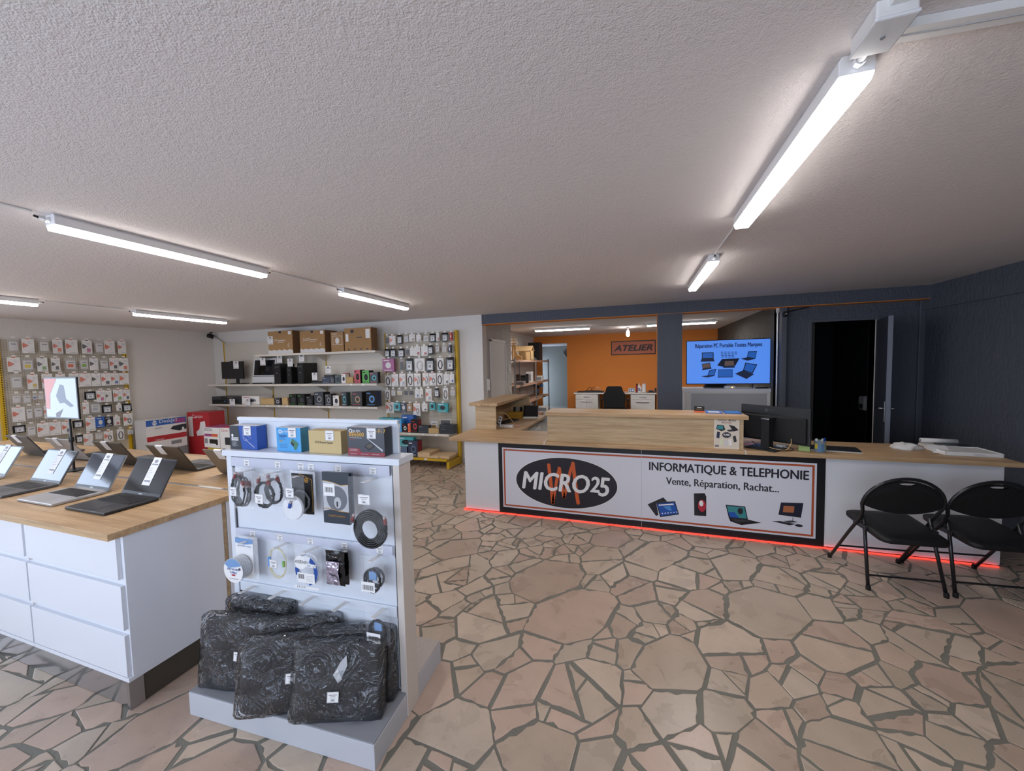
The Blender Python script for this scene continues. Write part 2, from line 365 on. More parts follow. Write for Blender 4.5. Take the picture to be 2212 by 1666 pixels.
# navy beam with orange soffit, pillar, door wall
YD = 5.93
mb = MB().box((-2.41, YB, 2.325), (XR, YB+.2, ZC), 'navy_plaster'); mb.box((-2.41, YB+.002, 2.318), (XR-.03, YB+.2, 2.326), 'orange_plaster')
mb.box((-2.41, YB+.2, 2.318), (2.05, YB+.203, ZC), 'orange_plaster')
struct('wall_beam', mb)
mb = MB().box((.28, YB, 0), (.605, YB+.2, 2.32), 'navy_plaster'); mb.box((.279, YB+.002, 0), (.281, YB+.2, 2.318), 'orange_plaster')
struct('wall_pillar', mb)
DX0, DX1, DZ = 2.165, 2.835, 2.115
mb = MB().box((1.79, YD, 0), (DX0, YD+.15, 2.318), 'navy_plaster').box((DX1, YD, 0), (XR, YD+.15, 2.318), 'navy_plaster').box((DX0, YD, DZ), (DX1, YD+.15, 2.318), 'navy_plaster')
mb.box((1.9, YD-.016, 2.24), (3.22, YD, 2.318), 'navy_plaster')
struct('wall_back_right', mb)
mb = MB().box((1.80, YD-.10, 0), (1.86, YD, 2.318), 'navy_paint'); mb.tube([(1.775, YD-.03, 0), (1.775, YD-.03, 2.31)], .013, 'alu', 10)
struct('trim_2', mb, bevel=.006)
struct('trim_3', MB().box((3.24, YD-.03, 0), (XR, YD, 2.318), 'navy_paint').box((3.27, YB-.02, 2.30), (XR, YB+.1, ZC), 'navy_paint'), bevel=.006)
# right wall: thicker band above, recessed field with a door casing near the front
struct('wall_right', MB().box((XR, YF-.2, 0), (XR+.2, YB+.4, ZC), 'navy_plaster').box((XR-.028, YF, 2.20), (XR, YD, ZC), 'navy_plaster'))
struct('trim_4', MB().box((XR-.03, 4.30, 0), (XR, 4.40, 2.2), 'navy_paint').box((XR-.018, 4.18, 0), (XR, 4.30, 2.2), 'navy_plaster'), bevel=.006)
# unlit back room behind the open door
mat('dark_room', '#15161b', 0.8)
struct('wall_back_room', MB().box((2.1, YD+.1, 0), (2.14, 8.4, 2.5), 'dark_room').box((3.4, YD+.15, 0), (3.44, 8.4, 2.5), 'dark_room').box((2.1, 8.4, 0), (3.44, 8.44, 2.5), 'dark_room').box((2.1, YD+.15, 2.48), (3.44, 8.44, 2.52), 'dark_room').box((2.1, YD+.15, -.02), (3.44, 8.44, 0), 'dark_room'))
# shop front behind the camera: low wall, posts, header; daylight comes in between
mb = MB().box((XL, YF-.12, 0), (XR, YF, .60), 'white_plaster').box((XL, YF-.12, 2.10), (XR, YF, ZC), 'white_plaster')
for x0, x1 in ((XL, -4.1), (-1.9, -1.0), (.6, XR)): mb.box((x0, YF-.12, .60), (x1, YF, 2.10), 'white_plaster')
struct('wall_front', mb)

# ---------------------------------------------------------------- the workshop behind the openings
ZW, YO, WXL, WXR = 2.5, 11.45, -3.05, 2.07
mat('workshop_floor', '#8d8d88', 0.5, var=.06)
struct('floor_workshop', MB().box((-4.0, YB+.15, -.12), (2.3, 15, 0), 'workshop_floor'))
struct('ceiling_workshop', MB().box((-3.3, YB+.2, ZW), (2.3, YO+.1, ZW+.15), 'ceiling_plaster'))
struct('wall_workshop_left', MB().box((WXL-.15, 7.28, 0), (WXL, YO+.1, ZW), 'white_plaster_back').box((WXL, 7.3, 2.40), (WXL+.03, YO, 2.45), 'white_matt'))
struct('wall_workshop_right', MB().box((WXR, YB+.2, 0), (WXR+.15, YO+.1, ZW), 'dark_rough_plaster').box((1.79, YB+.2, 0), (WXR, YD+.3, ZW), 'dark_rough_plaster'))
HX0, HX1, HZ = -2.80, -2.01, 2.276
struct('wall_orange', MB().box((WXL, YO, 0), (HX0, YO+.12, ZW), 'orange_plaster').box((HX1, YO, 0), (WXR, YO+.12, ZW), 'orange_plaster').box((HX0, YO, HZ), (HX1, YO+.12, ZW), 'orange_plaster'))
struct('wall_hall', MB().box((-3.9, YO, 0), (WXL, YO+.12, 2.5), 'grey_hall').box((-3.9, YO+.12, 0), (-3.8, 13.7, 2.5), 'grey_hall').box((-3.9, 13.7, 1.9), (-3.8, 14.6, 2.5), 'grey_hall').box((-1.98, YO+.12, 0), (-1.88, 14.6, 2.5), 'grey_hall').box((-3.9, 14.6, 0), (-1.88, 14.7, 2.5), 'grey_hall').box((-3.9, YO+.12, 2.34), (-1.88, 14.7, 2.5), 'ceiling_plaster'))  # gap low in the left wall, added to bring daylight into the passage
SX = -2.41
struct('wall_stub', MB().box((-3.2, YB+.18, 0), (SX, 7.28, ZW), 'rough_white_plaster'))
d = tag(bpy.data.objects.new('door_1', None), kind='structure'); col.objects.link(d); d.location = (SX, 6.1, 0)
MB().box((0, 0, 0), (.03, .05, 2.1), 'white_matt').box((0, .76, 0), (.03, .81, 2.1), 'white_matt').box((0, 0, 2.06), (.03, .81, 2.11), 'white_matt').build('door_frame', d, bevel=.004)
MB().box((0, .05, .01), (.018, .76, 2.06), 'white_matt').build('door_leaf', d, bevel=.003)
MB().tube([(.018, .12, 1.02), (.05, .12, 1.02), (.05, .2, 1.02)], .009, 'chrome').build('door_handle', d)

# ---------------------------------------------------------------- ceiling battens
def batten(name, label, p0, p1, group, zc=ZC, gland0=True, gland1=True, col_='led'):
    p0, p1 = Vector(p0), Vector(p1); L_ = (p1-p0).length; a = math.atan2(p1.y-p0.y, p1.x-p0.x)
    t = thing(name, label, 'light', (p0.x, p0.y, zc), a, group)
    def prof(w0, w1, z0, z1): return [(-w0/2, z0), (w0/2, z0), (w1/2, z1), (-w1/2, z1)]
    MB().prism([(0, y, z) for y, z in [(-.034, 0), (.034, 0), (.042, -.014), (.042, -.054), (-.042, -.054), (-.042, -.014)]], (L_, 0, 0), 'white_metal').build('housing', t, bevel=.003)
    dm = MB().prism([(.004, y, z) for y, z in [(-.0405, -.050), (.0405, -.050), (.0405, -.0565), (.033, -.077), (-.033, -.077), (-.0405, -.0565)]], (L_-.008, 0, 0), 'led_side'); dm.m[5] = col_; dm.build('diffuser', t)
    for e, s in ((0, -1), (L_, 1)):
        if (e == 0 and gland0) or (e > 0 and gland1):
            MB().tube([(e, 0, -.03), (e+s*.018, 0, -.03)], .014, 'white_metal', 6).tube([(e+s*.018, 0, -.03), (e+s*.04, 0, -.028)], .010, 'light_grey', 8).tube([(e+s*.04, 0, -.028), (e+s*.055, 0, -.024)], .006, 'black_plastic', 8).build('cable_gland', t)
    for q in (.22, .78):
        MB().box((L_*q-.012, -.038, -.03), (L_*q+.012, .038, -.002), 'light_grey').build('mounting_clip', t, bevel=.002)
    return t
GL = 'ceiling battens of the shop'
LX = (.575, -2.89, -6.26)
batten('ceiling_light', 'long LED batten over the floor in front of the counter, nearest the camera', (LX[0], 1.326, 0), (LX[0], 2.526, 0), GL)
batten('ceiling_light', 'LED batten near the navy beam above the counter', (LX[0], 3.36, 0), (LX[0], 4.55, 0), GL)
batten('ceiling_light', 'LED batten above the laptop island, nearer one of its line', (LX[1], 1.16, 0), (LX[1], 2.35, 0), GL)
batten('ceiling_light', 'LED batten further back in line with the one above the laptop island', (LX[1], 3.2, 0), (LX[1], 4.36, 0), GL)
batten('ceiling_light', 'LED batten cut by the left picture edge near the left pegboard', (LX[2], 1.16, 0), (LX[2], 2.36, 0), GL)
batten('ceiling_light', 'LED batten in the far left, in front of the surveillance camera corner', (LX[2], 3.21, 0), (LX[2], 4.37, 0), GL)
GW = 'workshop battens'
batten('ceiling_light', 'workshop LED batten left of the bare bulb', (-2.29, 8.80, 0), (-1.02, 8.80, 0), GW, ZW, col_='led_workshop')
batten('ceiling_light', 'workshop LED batten seen on both sides of the navy pillar', (.22, 8.86, 0), (1.56, 8.86, 0), GW, ZW, col_='led_workshop')
t = thing('bulb_lamp', 'bare glowing bulb hanging in its socket under the workshop ceiling', 'light', (-.2, 9.65, ZW))
MB().lathe([(.035, -.035), (.035, 0)], 'white_matt', 16).build('ceiling_rose', t)
MB().lathe([(.02, -.075), (.022, -.03)], 'white_matt', 14).build('socket', t)
MB().lathe([(.012, -.225), (.034, -.21), (.04, -.17), (.036, -.11), (.02, -.076)], 'led', 16).build('bulb', t, smooth=True)
def conduit(label, pts, r=.007):
    m = MB().tube(pts, r, 'white_matt', 8); return tag(m.build('cable_conduit'), label, 'conduit')
zz = ZC-.008
conduit('thin cable conduit between the two battens in front of the counter', [(LX[0], 2.59, zz), (LX[0], 3.30, zz)])
conduit('thin cable conduit between the two battens over the laptop island', [(LX[1], 2.41, zz), (LX[1], 3.14, zz)])
conduit('thin cable conduit running left out of view from the island batten', [(LX[1], 1.10, zz), (LX[1], -1.0, zz)])
conduit('thin cable conduit between the two far left battens', [(LX[2], 2.42, zz), (LX[2], 3.15, zz)])
conduit('thin wire between the workshop battens and the bare bulb', [(-.96, 8.82, ZW-.008), (-.2, 9.1, ZW-.008), (.16, 8.88, ZW-.008)], .004)
# junction box with two trunkings at the top right
t = thing('junction_box', 'white junction box on the ceiling above the near batten', 'junction box', (LX[0], 1.213, ZC))
MB().box((-.040, -.058, -.040), (.040, .058, 0), 'white_matt').build('housing', t, bevel=.004)
MB().box((-.043, -.061, -.048), (.043, .061, -.038), 'white_metal').build('lid', t, bevel=.004)
MB().lathe([(.005, -.051), (.005, -.047)], 'grey_plastic', 10).build('screw', t)
m = MB().box((LX[0]-.016, -.9, ZC-.02), (LX[0]+.016, 1.155, ZC), 'white_matt'); tag(m.build('cable_trunking', bevel=.002), 'white cable trunking running up out of the picture from the junction box', 'trunking')
m = MB(Matrix.Translation((LX[0]+.05, 1.262, ZC-.0005)) @ Matrix.Rotation(.09, 4, 'Z')).box((0, -.025, -.022), (2.2, .025, 0), 'white_matt').box((0, -.002, -.0235), (2.2, .002, -.021), 'light_grey')
tag(m.build('cable_trunking'), 'wide white cable trunking running to the upper right corner', 'trunking')

# ---------------------------------------------------------------- reception counter
YC, ZS = 3.89, .83
mat('sign_black', '#15151a', .45); mat('sign_white', '#dfe1ea', .4); mat('sign_orange', '#b5532d', .45); mat('logo_orange', '#d4602f', .45); mat('ink', '#23202a', .5)
mat('red_led', '#ff2418', .4, emit=2.6, ecol=(1, .035, .022)); mat('screen_blue', '#1c57b0', .3); mat('teal_print', '#3b8f93', .4); mat('sky_print', '#4d93d6', .4)
t = thing('reception_counter', 'long white laminate counter base running along the shop under the oak worktop', 'counter', (0, YC, 0))
MB().box((-1.874, 0, .012), (-1.46, .02, .795), 'white_lam').build('front_panel', t, bevel=.002)
MB().box((-1.46, .004, .012), (1.54, .02, .795), 'white_lam').build('front_panel', t)
MB().box((1.54, 0, .012), (2.675, .02, .795), 'white_lam').build('front_panel', t, bevel=.002)
MB().box((-1.874, .02, 0), (-1.852, 1.95, .795), 'white_lam').build('side_panel', t, bevel=.002)
MB().box((2.655, .02, 0), (2.675, .55, .795), 'white_lam').build('side_panel', t, bevel=.002)
MB().box((-1.40, .62, .0), (-1.38, .95, .79), 'grey_plastic').build('inner_panel', t); MB().box((-1.395, 1.0, .25), (-1.375, 1.6, .72), 'white_lam').build('cabinet_door', t, bevel=.002)
t = thing('counter_sign', 'white and orange framed sign board reading MICRO25 on the counter front', 'sign', (0, YC-.006, 0))
for (a, b) in ((-1.46, .0395), (.0425, 1.54)):      # two sheets with a joint between
    m = MB(); m.box((a, 0, .014), (b, .006, .794), 'sign_white'); m.build('sheet', t)
m = MB(); y = -.0006
for x0, z0, x1, z1 in ((-1.46, .014, 1.54, .074), (-1.46, .742, 1.54, .794), (-1.46, .074, -1.415, .742), (1.478, .074, 1.54, .742)): m.rect(x0, z0, x1, z1, 'sign_black', y)
m.build('border', t)
m = MB(); m.frame(-1.400, .090, 1.462, .726, .017, 'sign_orange', y); m.build('border_line', t)
m = MB(); m.rect(.0395, .014, .0425, .794, 'light_grey', y-.0002); m.build('joint', t)
def sx(px, py): p = at(px, py, 'y', YC-.006); return p.x, p.z
x0, _ = sx(1115.5, 1045); x1, _ = sx(1333.4, 1050); cx = (x0+x1)/2; cz = (sx(1224, 990)[1]+sx(1224, 1098)[1])/2; rz = (sx(1224, 990)[1]-sx(1224, 1098)[1])/2
m = MB(); m.ell(cx, cz, (x1-x0)/2+.006, rz+.006, 'paper', y, 64); m.ell(cx, cz, (x1-x0)/2, rz, 'ink', y-.0003, 64); m.build('logo_oval', t)
q = lambda zx, zy: sx(960+zx/4.424, 860+zy/4.424)
m = MB(); m.stroke([q(*p) for p in ((997, 640), (1015, 790), (1036, 1000))], .036, 'logo_orange', y-.0006-0.0004)
m.stroke([q(*p) for p in ((1036, 1000), (1062, 860), (1080, 740), (1098, 672))], .030, 'logo_orange', y-.0006-0.0004)
m.stroke([q(*p) for p in ((1098, 672), (1112, 780), (1128, 880), (1145, 945))], .036, 'logo_orange', y-.0006-0.0008)
m.stroke([q(*p) for p in ((1145, 945), (1175, 830), (1205, 690), (1228, 625))], .030, 'logo_orange', y-.0006-0.0008)
m.stroke([q(*p) for p in ((1228, 625), (1245, 760), (1262, 900), (1278, 1002))], .037, 'logo_orange', y-.0006-0.0012); m.build('logo_mark', t)
m = MB(); xa, za = q(748, 855); xb, _ = q(1385, 890)
m.btext('MICRO', .195, 'paper', (xa+xb)/2, za-.004, y-.0020, b=.007, shear=.18, width=xb-xa)
xa, _ = q(1395, 900); xb, zb = q(1480, 908); m.btext('2', .165, 'paper', (xa+xb)/2, zb+.006, y-.0020, b=.006, shear=.15, width=xb-xa)
xa, _ = q(1475, 930); xb, zb = q(1578, 945); m.btext('5', .20, 'paper', (xa+xb)/2, zb+.004, y-.0020, b=.006, shear=.15, width=xb-xa)
m.build('logo_lettering', t)
q = lambda zx, zy: sx(1360+zx/4.809, 940+zy/4.809)
m = MB(); (xa, za), (xb, zb) = q(205, 362), q(1860, 466); [m.text('INFORMATIQUE & TELEPHONIE', .083, 'ink', (xa+xb)/2+dx, (za+zb)/2+dz, y-.0002*k, width=xb-xa) for k, (dx, dz) in enumerate(((0, 0), (.003, 0), (-.003, 0), (0, .002), (0, -.002)))]; m.build('lettering', t); m = MB()
(xa, za), (xb, zb) = q(380, 508), q(1550, 598); [m.text('Vente, Réparation, Rachat...', .072, 'ink', (xa+xb)/2+dx, (za+zb)/2, y-.0002*k, width=xb-xa) for k, dx in enumerate((0, .002, -.002))]; m.build('lettering', t)
m = MB(); P = lambda *pts: [q(*p) for p in pts]
m.flat(P((187, 720), (350, 648), (392, 692), (275, 700), (300, 830), (275, 842)), 'ink', y); m.flat(P((275, 700), (472, 688), (514, 825), (318, 853)), 'sign_black', y-.0002)
m.flat(P((287, 712), (466, 699), (503, 815), (326, 840)), 'screen_blue', y-.0004); m.flat(P((300, 722), (455, 712), (459, 725), (305, 735)), 'paper', y-.0006); m.flat(P((345, 742), (420, 735), (440, 790), (400, 780)), 'sky_print', y-.0006)
for i in range(6): m.ell(*q(340+i*30, 815-i*3), .006, .006, 'paper', y-.0006, 10)
m.build('tablet_picture', t); m = MB()
m.flat(P((668, 606), (780, 604), (797, 640), (796, 842), (672, 835)), 'ink', y); m.flat(P((700, 608), (780, 610), (795, 645), (795, 842), (716, 838)), 'sign_black', y-.0002); m.ell(*q(752, 735), .034, .058, 'red_print' if 'red_print' in MATS else mat('red_print', '#b8283f', .4), y-.0004); m.ell(*q(744, 710), .018, .028, 'paper', y-.0006)
m.build('phone_picture', t); m = MB()
m.flat(P((997, 724), (1200, 742), (1230, 878), (1030, 862)), 'ink', y); m.flat(P((1010, 735), (1192, 752), (1218, 868), (1040, 852)), 'teal_print', y-.0002); m.flat(P((1040, 852), (1025, 800), (1090, 800), (1140, 862)), 'screen_blue', y-.0004); m.ell(*q(1150, 790), .022, .03, 'ink', y-.0004)
m.flat(P((1030, 862), (1230, 878), (1368, 912), (1160, 936), (1045, 895)), 'sign_black', y-.0002); m.flat(P((1060, 872), (1215, 884), (1265, 898), (1115, 908)), 'dark_grey', y-.0004)
m.build('laptop_picture', t); m = MB()
m.flat(P((1572, 700), (1806, 707), (1780, 860), (1545, 828)), 'ink', y); m.flat(P((1582, 710), (1795, 716), (1772, 848), (1558, 820)), 'screen_blue' if False else mat('night_print', '#1b2238', .4), y-.0002); m.flat(P((1600, 735), (1712, 740), (1705, 808), (1592, 800)), mat('sunset_print', '#b5704a', .4), y-.0004)
m.flat(P((1692, 855), (1702, 855), (1700, 895), (1690, 893)), 'grey_plastic', y); m.flat(P((1595, 893), (1690, 888), (1752, 905), (1660, 912)), 'dark_grey', y-.0002); m.flat(P((1477, 895), (1560, 893), (1730, 925), (1660, 938)), 'ink', y-.0003); m.ell(*q(1758, 941), .03, .012, 'ink', y-.0003)
m.build('desktop_picture', t)
m = MB(); m.box((-1.89, YC-.018, .0), (2.66, YC-.0065, .008), 'red_led'); m.box((-1.89, YC-.018, 0), (-1.878, YC+.35, .008), 'red_led')
tag(m.build('led_strip'), 'glowing red light strip along the foot of the counter', 'light strip')
t = thing('counter_worktop', 'oak worktop lying on the counter with a return to the workshop', 'worktop', (0, 0, ZS))
YS = 3.845
for a, b in ((-2.045, -.934), (-.926, .926), (.934, 2.765)):
    MB().box((a, YS, -.034), (b, 4.475, 0), 'oak_x').build('board', t, bevel=.0025)
MB().box((-2.02, 4.476, -.034), (-1.38, 5.90, 0), 'oak_y').build('board', t, bevel=.0025)
for x in (-.93, .93): MB().box((x-.004, YS+.001, -.033), (x+.004, 4.47, -.0005), 'white_metal').build('joint_strip', t)
t = thing('counter_riser', 'oak raised shelf standing on the middle of the counter worktop', 'shelf', (0, 0, ZS))
MB().box((-.905, 3.91, 0), (.925, 3.928, .275), 'oak_pale').build('front_panel', t, bevel=.002)
for a in (-.903, .905): MB().box((a, 3.929, 0), (a+.018, 4.26, .275), 'oak_pale').build('side_panel', t, bevel=.002)
MB().box((-.925, 3.885, .276), (.96, 4.28, .311), 'oak_x').build('top_board', t, bevel=.003)
t = thing('counter_riser', 'oak raised shelf on the counter return by the white wall', 'shelf', (0, 0, ZS))
MB().box((-1.985, 4.47, 0), (-1.70, 4.488, .30), 'oak_pale').build('end_panel', t, bevel=.002)
MB().box((-1.985, 4.489, 0), (-1.967, 5.85, .30), 'oak_y').build('side_panel', t, bevel=.002)
MB().box((-1.966, 5.832, 0), (-1.64, 5.85, .30), 'oak_pale').build('end_panel', t, bevel=.002)
MB().box((-2.06, 4.44, .301), (-1.67, 5.87, .338), 'oak_y').build('top_board', t, bevel=.003)
MB().tube([(-1.62, 5.855, .20), (-1.62, 5.855, .05), (-1.56, 5.855, .05)], .008, 'white_matt').build('bracket', t)

# ---------------------------------------------------------------- folding chairs
mat('chair_tube', '#17181b', .3, spec=.6); mat('chair_vinyl', '#0c0c0e', .55, bump=.2, bscale=200); mat('rubber', '#0b0b0c', .7)
def folding_chair(label, loc, rz):
    t = thing('folding_chair', label, 'chair', loc, rz, 'folding chairs in front of the counter')
    def sideM(s): return [(s*.232, .225, .012), (s*.222, .02, .30), (s*.208, -.105, .48)]
    # back frame: one bent tube from foot to foot over the top
    top = [( .236*math.cos(a), -.165-.055*math.sin(a)**.9, .60+.205*math.sin(a)) for a in [PI*i/22 for i in range(23)]]
    path = list(sideM(1))+[(.218, -.142, .545)]+[(p[0], p[1], p[2]) for p in top]+[(-.218, -.142, .545)]+list(reversed(sideM(-1)))
    MB().tube(path, .0115, 'chair_tube', 8).build('back_frame', t, smooth=True)
    for s in (-1, 1):
        MB().tube([(s*.222, -.232, .012), (s*.205, -.16, .30), (s*.195, -.115, .50)], .011, 'chair_tube', 8).build('rear_leg', t, smooth=True)
        MB().lathe([(.014, 0), (.015, .02), (.012, .035)], 'rubber', 10, (s*.232, .228, 0)).build('foot_cap', t)
        MB().lathe([(.014, 0), (.015, .02), (.012, .035)], 'rubber', 10, (s*.222, -.233, 0)).build('foot_cap', t)
        MB().box((s*.205-.006, -.17, .40), (s*.205+.006, -.02, .43), 'chair_tube').build('hinge_plate', t, bevel=.002)
    MB().tube([(-.227, .13, .15), (.227, .13, .15)], .007, 'chair_tube').build('crossbar', t)
    MB().tube([(-.215, -.216, .10), (.215, -.216, .10)], .007, 'chair_tube').build('crossbar', t)
    # padded seat: rounded outline, front towards +y
    out = []
    for cx_, cy_, r, a0 in ((.150, .065, .05, 0), (-.150, .065, .05, PI/2), (-.140, -.255, .06, PI), (.140, -.255, .06, 1.5*PI)):
        w = 1.0 if cy_ > 0 else .97
        out += [(w*(cx_+r*math.cos(a0+PI/2*i/5)), cy_+r*math.sin(a0+PI/2*i/5)) for i in range(6)]
    zt = lambda y_: .432+.09*(y_+.1)
    n = len(out); vs, fs = [], []
    rings = ((1.0, -.034), (1.02, -.026), (1.02, -.006), (1.0, 0), (.9, .010), (.6, .016))
    for k, dz in rings: vs += [(p[0]*k, -.10+(p[1]+.10)*k, zt(p[1])+dz) for p in out]
    for r_ in range(len(rings)-1):
        for i in range(n): fs.append((r_*n+i, r_*n+(i+1) % n, (r_+1)*n+(i+1) % n, (r_+1)*n+i))
    fs += [tuple(range(n-1, -1, -1)), tuple((len(rings)-1)*n+i for i in range(n))]
    MB().add(vs, fs, 'chair_vinyl').build('seat', t, smooth=True)
    # backrest pad with a grip slot under the top rail
    m = MB(); N = 26; F, B = [], []
    yb = lambda x_, z_: -.168-.05*max(0, (z_-.58)/.21)+.012*(x_/.23)**2
    up_ = lambda x_: .598+.19*math.sqrt(max(0, 1-(x_/.232)**2)); dn = lambda x_: .598-.05*(1-(abs(x_)/.232)**2.2)
    slot = lambda x_: .02*math.sqrt(max(0, 1-(x_/.055)**2))
    xs = [-.230*math.cos(PI*i/N) for i in range(N+1)]
    for th, flip in ((-.008, 1), (.010, 0)):
        rows = []
        for x_ in xs:
            sl = slot(x_); zu = up_(x_); zs_ = zu-.012-sl; zz_ = [dn(x_), dn(x_)*.66+zs_*.34, dn(x_)*.33+zs_*.67, zs_, zu-.012, zu]
            rows.append([(x_, yb(x_, z_)+th, z_) for z_ in zz_])
        vs = [p for r_ in rows for p in r_]; k = 6; fs = []
        for i in range(N):
            for j in range(k-1):
                if j == 3 and (slot(xs[i])+slot(xs[i+1])) > .004: continue
                f_ = (i*k+j, (i+1)*k+j, (i+1)*k+j+1, i*k+j+1); fs.append(f_ if flip else f_[::-1])
        m.add(vs, fs, 'chair_vinyl')
        (F if flip else B).extend(rows)
    lo = [r_[0] for r_ in F]; lb = [r_[0] for r_ in B]
    for i in range(N): m.add([lo[i], lb[i], lb[i+1], lo[i+1]], [(0, 1, 2, 3)], 'chair_vinyl')
    m.build('backrest', t, smooth=True)
    MB().tube([(p[0], p[1]+.002, p[2]) for p in lo], .006, 'chair_tube', 6).build('backrest_edge', t, smooth=True)
    return t
folding_chair('black folding chair wholly in view in front of the counter', (1.762, 3.502, 0), math.radians(4))
folding_chair('black folding chair cut by the right picture edge', (2.262, 3.56, 0), math.radians(5))

# ---------------------------------------------------------------- island with drawers
mat('island_white', '#e4e7ee', .28); mat('kick_alu', '#b4b6b9', .15, .9); mat('kick_dark', '#4b443a', .5); mat('screen_dark', '#0d1016', .06, spec=.5); mat('screen_mirror', '#2c3646', .05, .12, spec=.75)
IX1, IY0 = -2.345, 1.075; UW = .83
GI = 'drawer cabinets of the laptop island'
def drawer_unit(x1, label, y0=IY0, flip=False, leg=True):
    t = thing('drawer_cabinet', label, 'cabinet', (x1-UW/2, y0, 0), PI if flip else 0, GI)
    h = UW/2
    MB().box((-h+.001, .018, .165), (h-.001, .475, .872), 'island_white').box((-h+.001, 0, .145), (h-.001, .475, .165), 'island_white').build('carcass', t, bevel=.0015)
    for i, (z0, z1) in enumerate(((.655, .868), (.405, .625), (.170, .378))):
        d_ = MB().box((-h+.004, 0, z0), (h-.022 if i == 0 else h-.010, .018, z1), 'island_white').build('drawer', t, bevel=.0015)
        if i < 2: MB().box((-h+.004, .004, z0-.018), (-h+.016, .018, z0-.004), 'white_metal').build('stop_block', d_)
    if leg: MB().box((h-.03, .002, 0), (h-.008, .014, .145), 'alu').build('leg', t); MB().box((h-.03, .014, 0), (h-.008, .06, .145), 'alu').build('leg', t)
    MB().box((-h, .012, .002), (h-(.031 if leg else 0), .018, .145), 'kick_alu').build('kick_plate', t)
    if not flip: MB().box((h-.022, .06, .002), (h-.014, .475, .145), 'kick_dark').build('side_kick_plate', t)
    return t
lab = ['white drawer cabinet at the near right corner of the laptop island', 'white drawer cabinet at the left picture edge, under the island worktop']
for i in range(2): u_ = drawer_unit(IX1-i*UW, lab[i], leg=i == 0); i == 0 and MB().box((UW/2-.03, .477, .002), (UW/2-.004, .498, .872), 'oak_edge').build('filler_strip', u_)
for i in range(1): drawer_unit(IX1, 'white drawer cabinet on the far side of the laptop island, seen end on', IY0+.976, True, False)
t = thing('island_worktop', 'oak worktop of the laptop island in front and back rows', 'worktop', (0, 0, .905))
MB().box((-4.25, 1.03, -.033), (-2.325, 1.645, 0), 'oak_x').build('board', t, bevel=.002)
MB().box((-6.6, 1.03, -.033), (-4.256, 1.645, 0), 'oak_x').build('board', t, bevel=.002)
MB().box((-6.9, 1.675, -.033), (-2.325, 2.31, 0), 'oak_x').build('board', t, bevel=.002)
MB().box((-6.6, 1.646, -.02), (-2.33, 1.674, -.004), 'grey_plastic').build('joint_channel', t)
MB().box((-2.72, 1.650, -.004), (-2.50, 1.670, .001), 'white_matt').build('joint_cover', t)
# ---------------------------------------------------------------- laptops
def laptop(label, x, yh, rz, body, keys, glass, back, lid_h=.225, lean=27, w=.357, d=.24, name_='laptop', z=.905, group='laptops on the island'):
    t = thing(name_, label, 'laptop', (x, yh, z), rz, group)
    MB().box((-w/2, -d, .003), (w/2, 0, .017), body).build('base', t, bevel=.003)
    m = MB().box((-w/2+.03, -.125, .0172), (w/2-.03, -.028, .0178), keys)
    kb = m.build('keyboard', t)
    m = MB(); kw = (w-.075)/14
    for r_ in range(5):
        for k in range(14):
            a = -w/2+.0375+k*kw; b = -.122+r_*.0188
            if r_ == 0 and 4 < k < 9:
                continue
            m.box((a+.0015, b+.0015, .0178), (a+kw-.0015, b+.0165, .0192), 'key_cap')
        if r_ == 0: m.box((-w/2+.0375+5*kw, b+.0015, .0178), (-w/2+.0375+9*kw-.002, b+.0165, .0192), 'key_cap')
    tag(m.build('keys', kb), kind='stuff')
    MB().box((-.055, -d+.02, .0171), (.055, -.14, .0176), keys if body != 'silver' else 'alu').build('touchpad', t)
    la = math.radians(lean); M = Matrix.Translation((0, .002, .014)) @ Matrix.Rotation(-la, 4, 'X')
    l = MB(M).box((-w/2, 0, 0), (w/2, .008, lid_h), back).build('lid', t, bevel=.003)
    MB(M).box((-w/2+.001, -.0012, .001), (w/2-.001, 0, lid_h-.001), 'black_plastic').build('bezel', l)
    MB(M).rect(-w/2+.008, .02, w/2-.008, lid_h-.009, glass, -.0018).build('screen', l)
    MB(M).rect(-.016, .006, .016, .012, 'light_grey', -.0016).build('logo_plate', l)
    MB().tube([(-w*.4, .004, .013), (w*.4, .004, .013)], .006, body).build('hinge', t)
    return t, M
def price_strip(label, parent_loc, rz, M, x, top, front=.165, back_=.075, w=.072):
    t = thing('price_card', label, 'price card', parent_loc, rz, 'price cards over the laptop screens')
    m = MB(M).box((x-w/2, -.0036, top-front), (x+w/2, -.0028, top+.004), 'paper').box((x-w/2, -.0036, top+.003), (x+w/2, .0112, top+.004), 'paper').box((x-w/2, .0104, top-back_), (x+w/2, .0112, top+.004), 'paper')
    m.build('card', t)
    p = MB(M); yy = -.0040
    p.ell(x, top-.02, .016, .010, 'grey_print', yy, 20); p.rect(x-.028, top-.043, x+.028, top-.036, 'grey_print', yy)
    for i in range(5): p.rect(x-.026, top-.065-i*.013, x-.026+.05*rnd.uniform(.4, .95), top-.0635-i*.013, 'grey_print', yy)
    p.rect(x-.028, top-front+.02, x+.028, top-front+.03, 'grey_print', yy); p.build('print', t)
    return t
mat('key_cap', '#1d1e22', .5); mat('silver', '#b7b9bd', .35, .6); mat('lap_black', '#26282d', .4); mat('lap_grey', '#4a4b4e', .4); mat('lap_bronze', '#4f483d', .4, .2); mat('grey_print', '#9a9aa2', .6); mat('lap_taupe', '#857a6c', .45, .2)
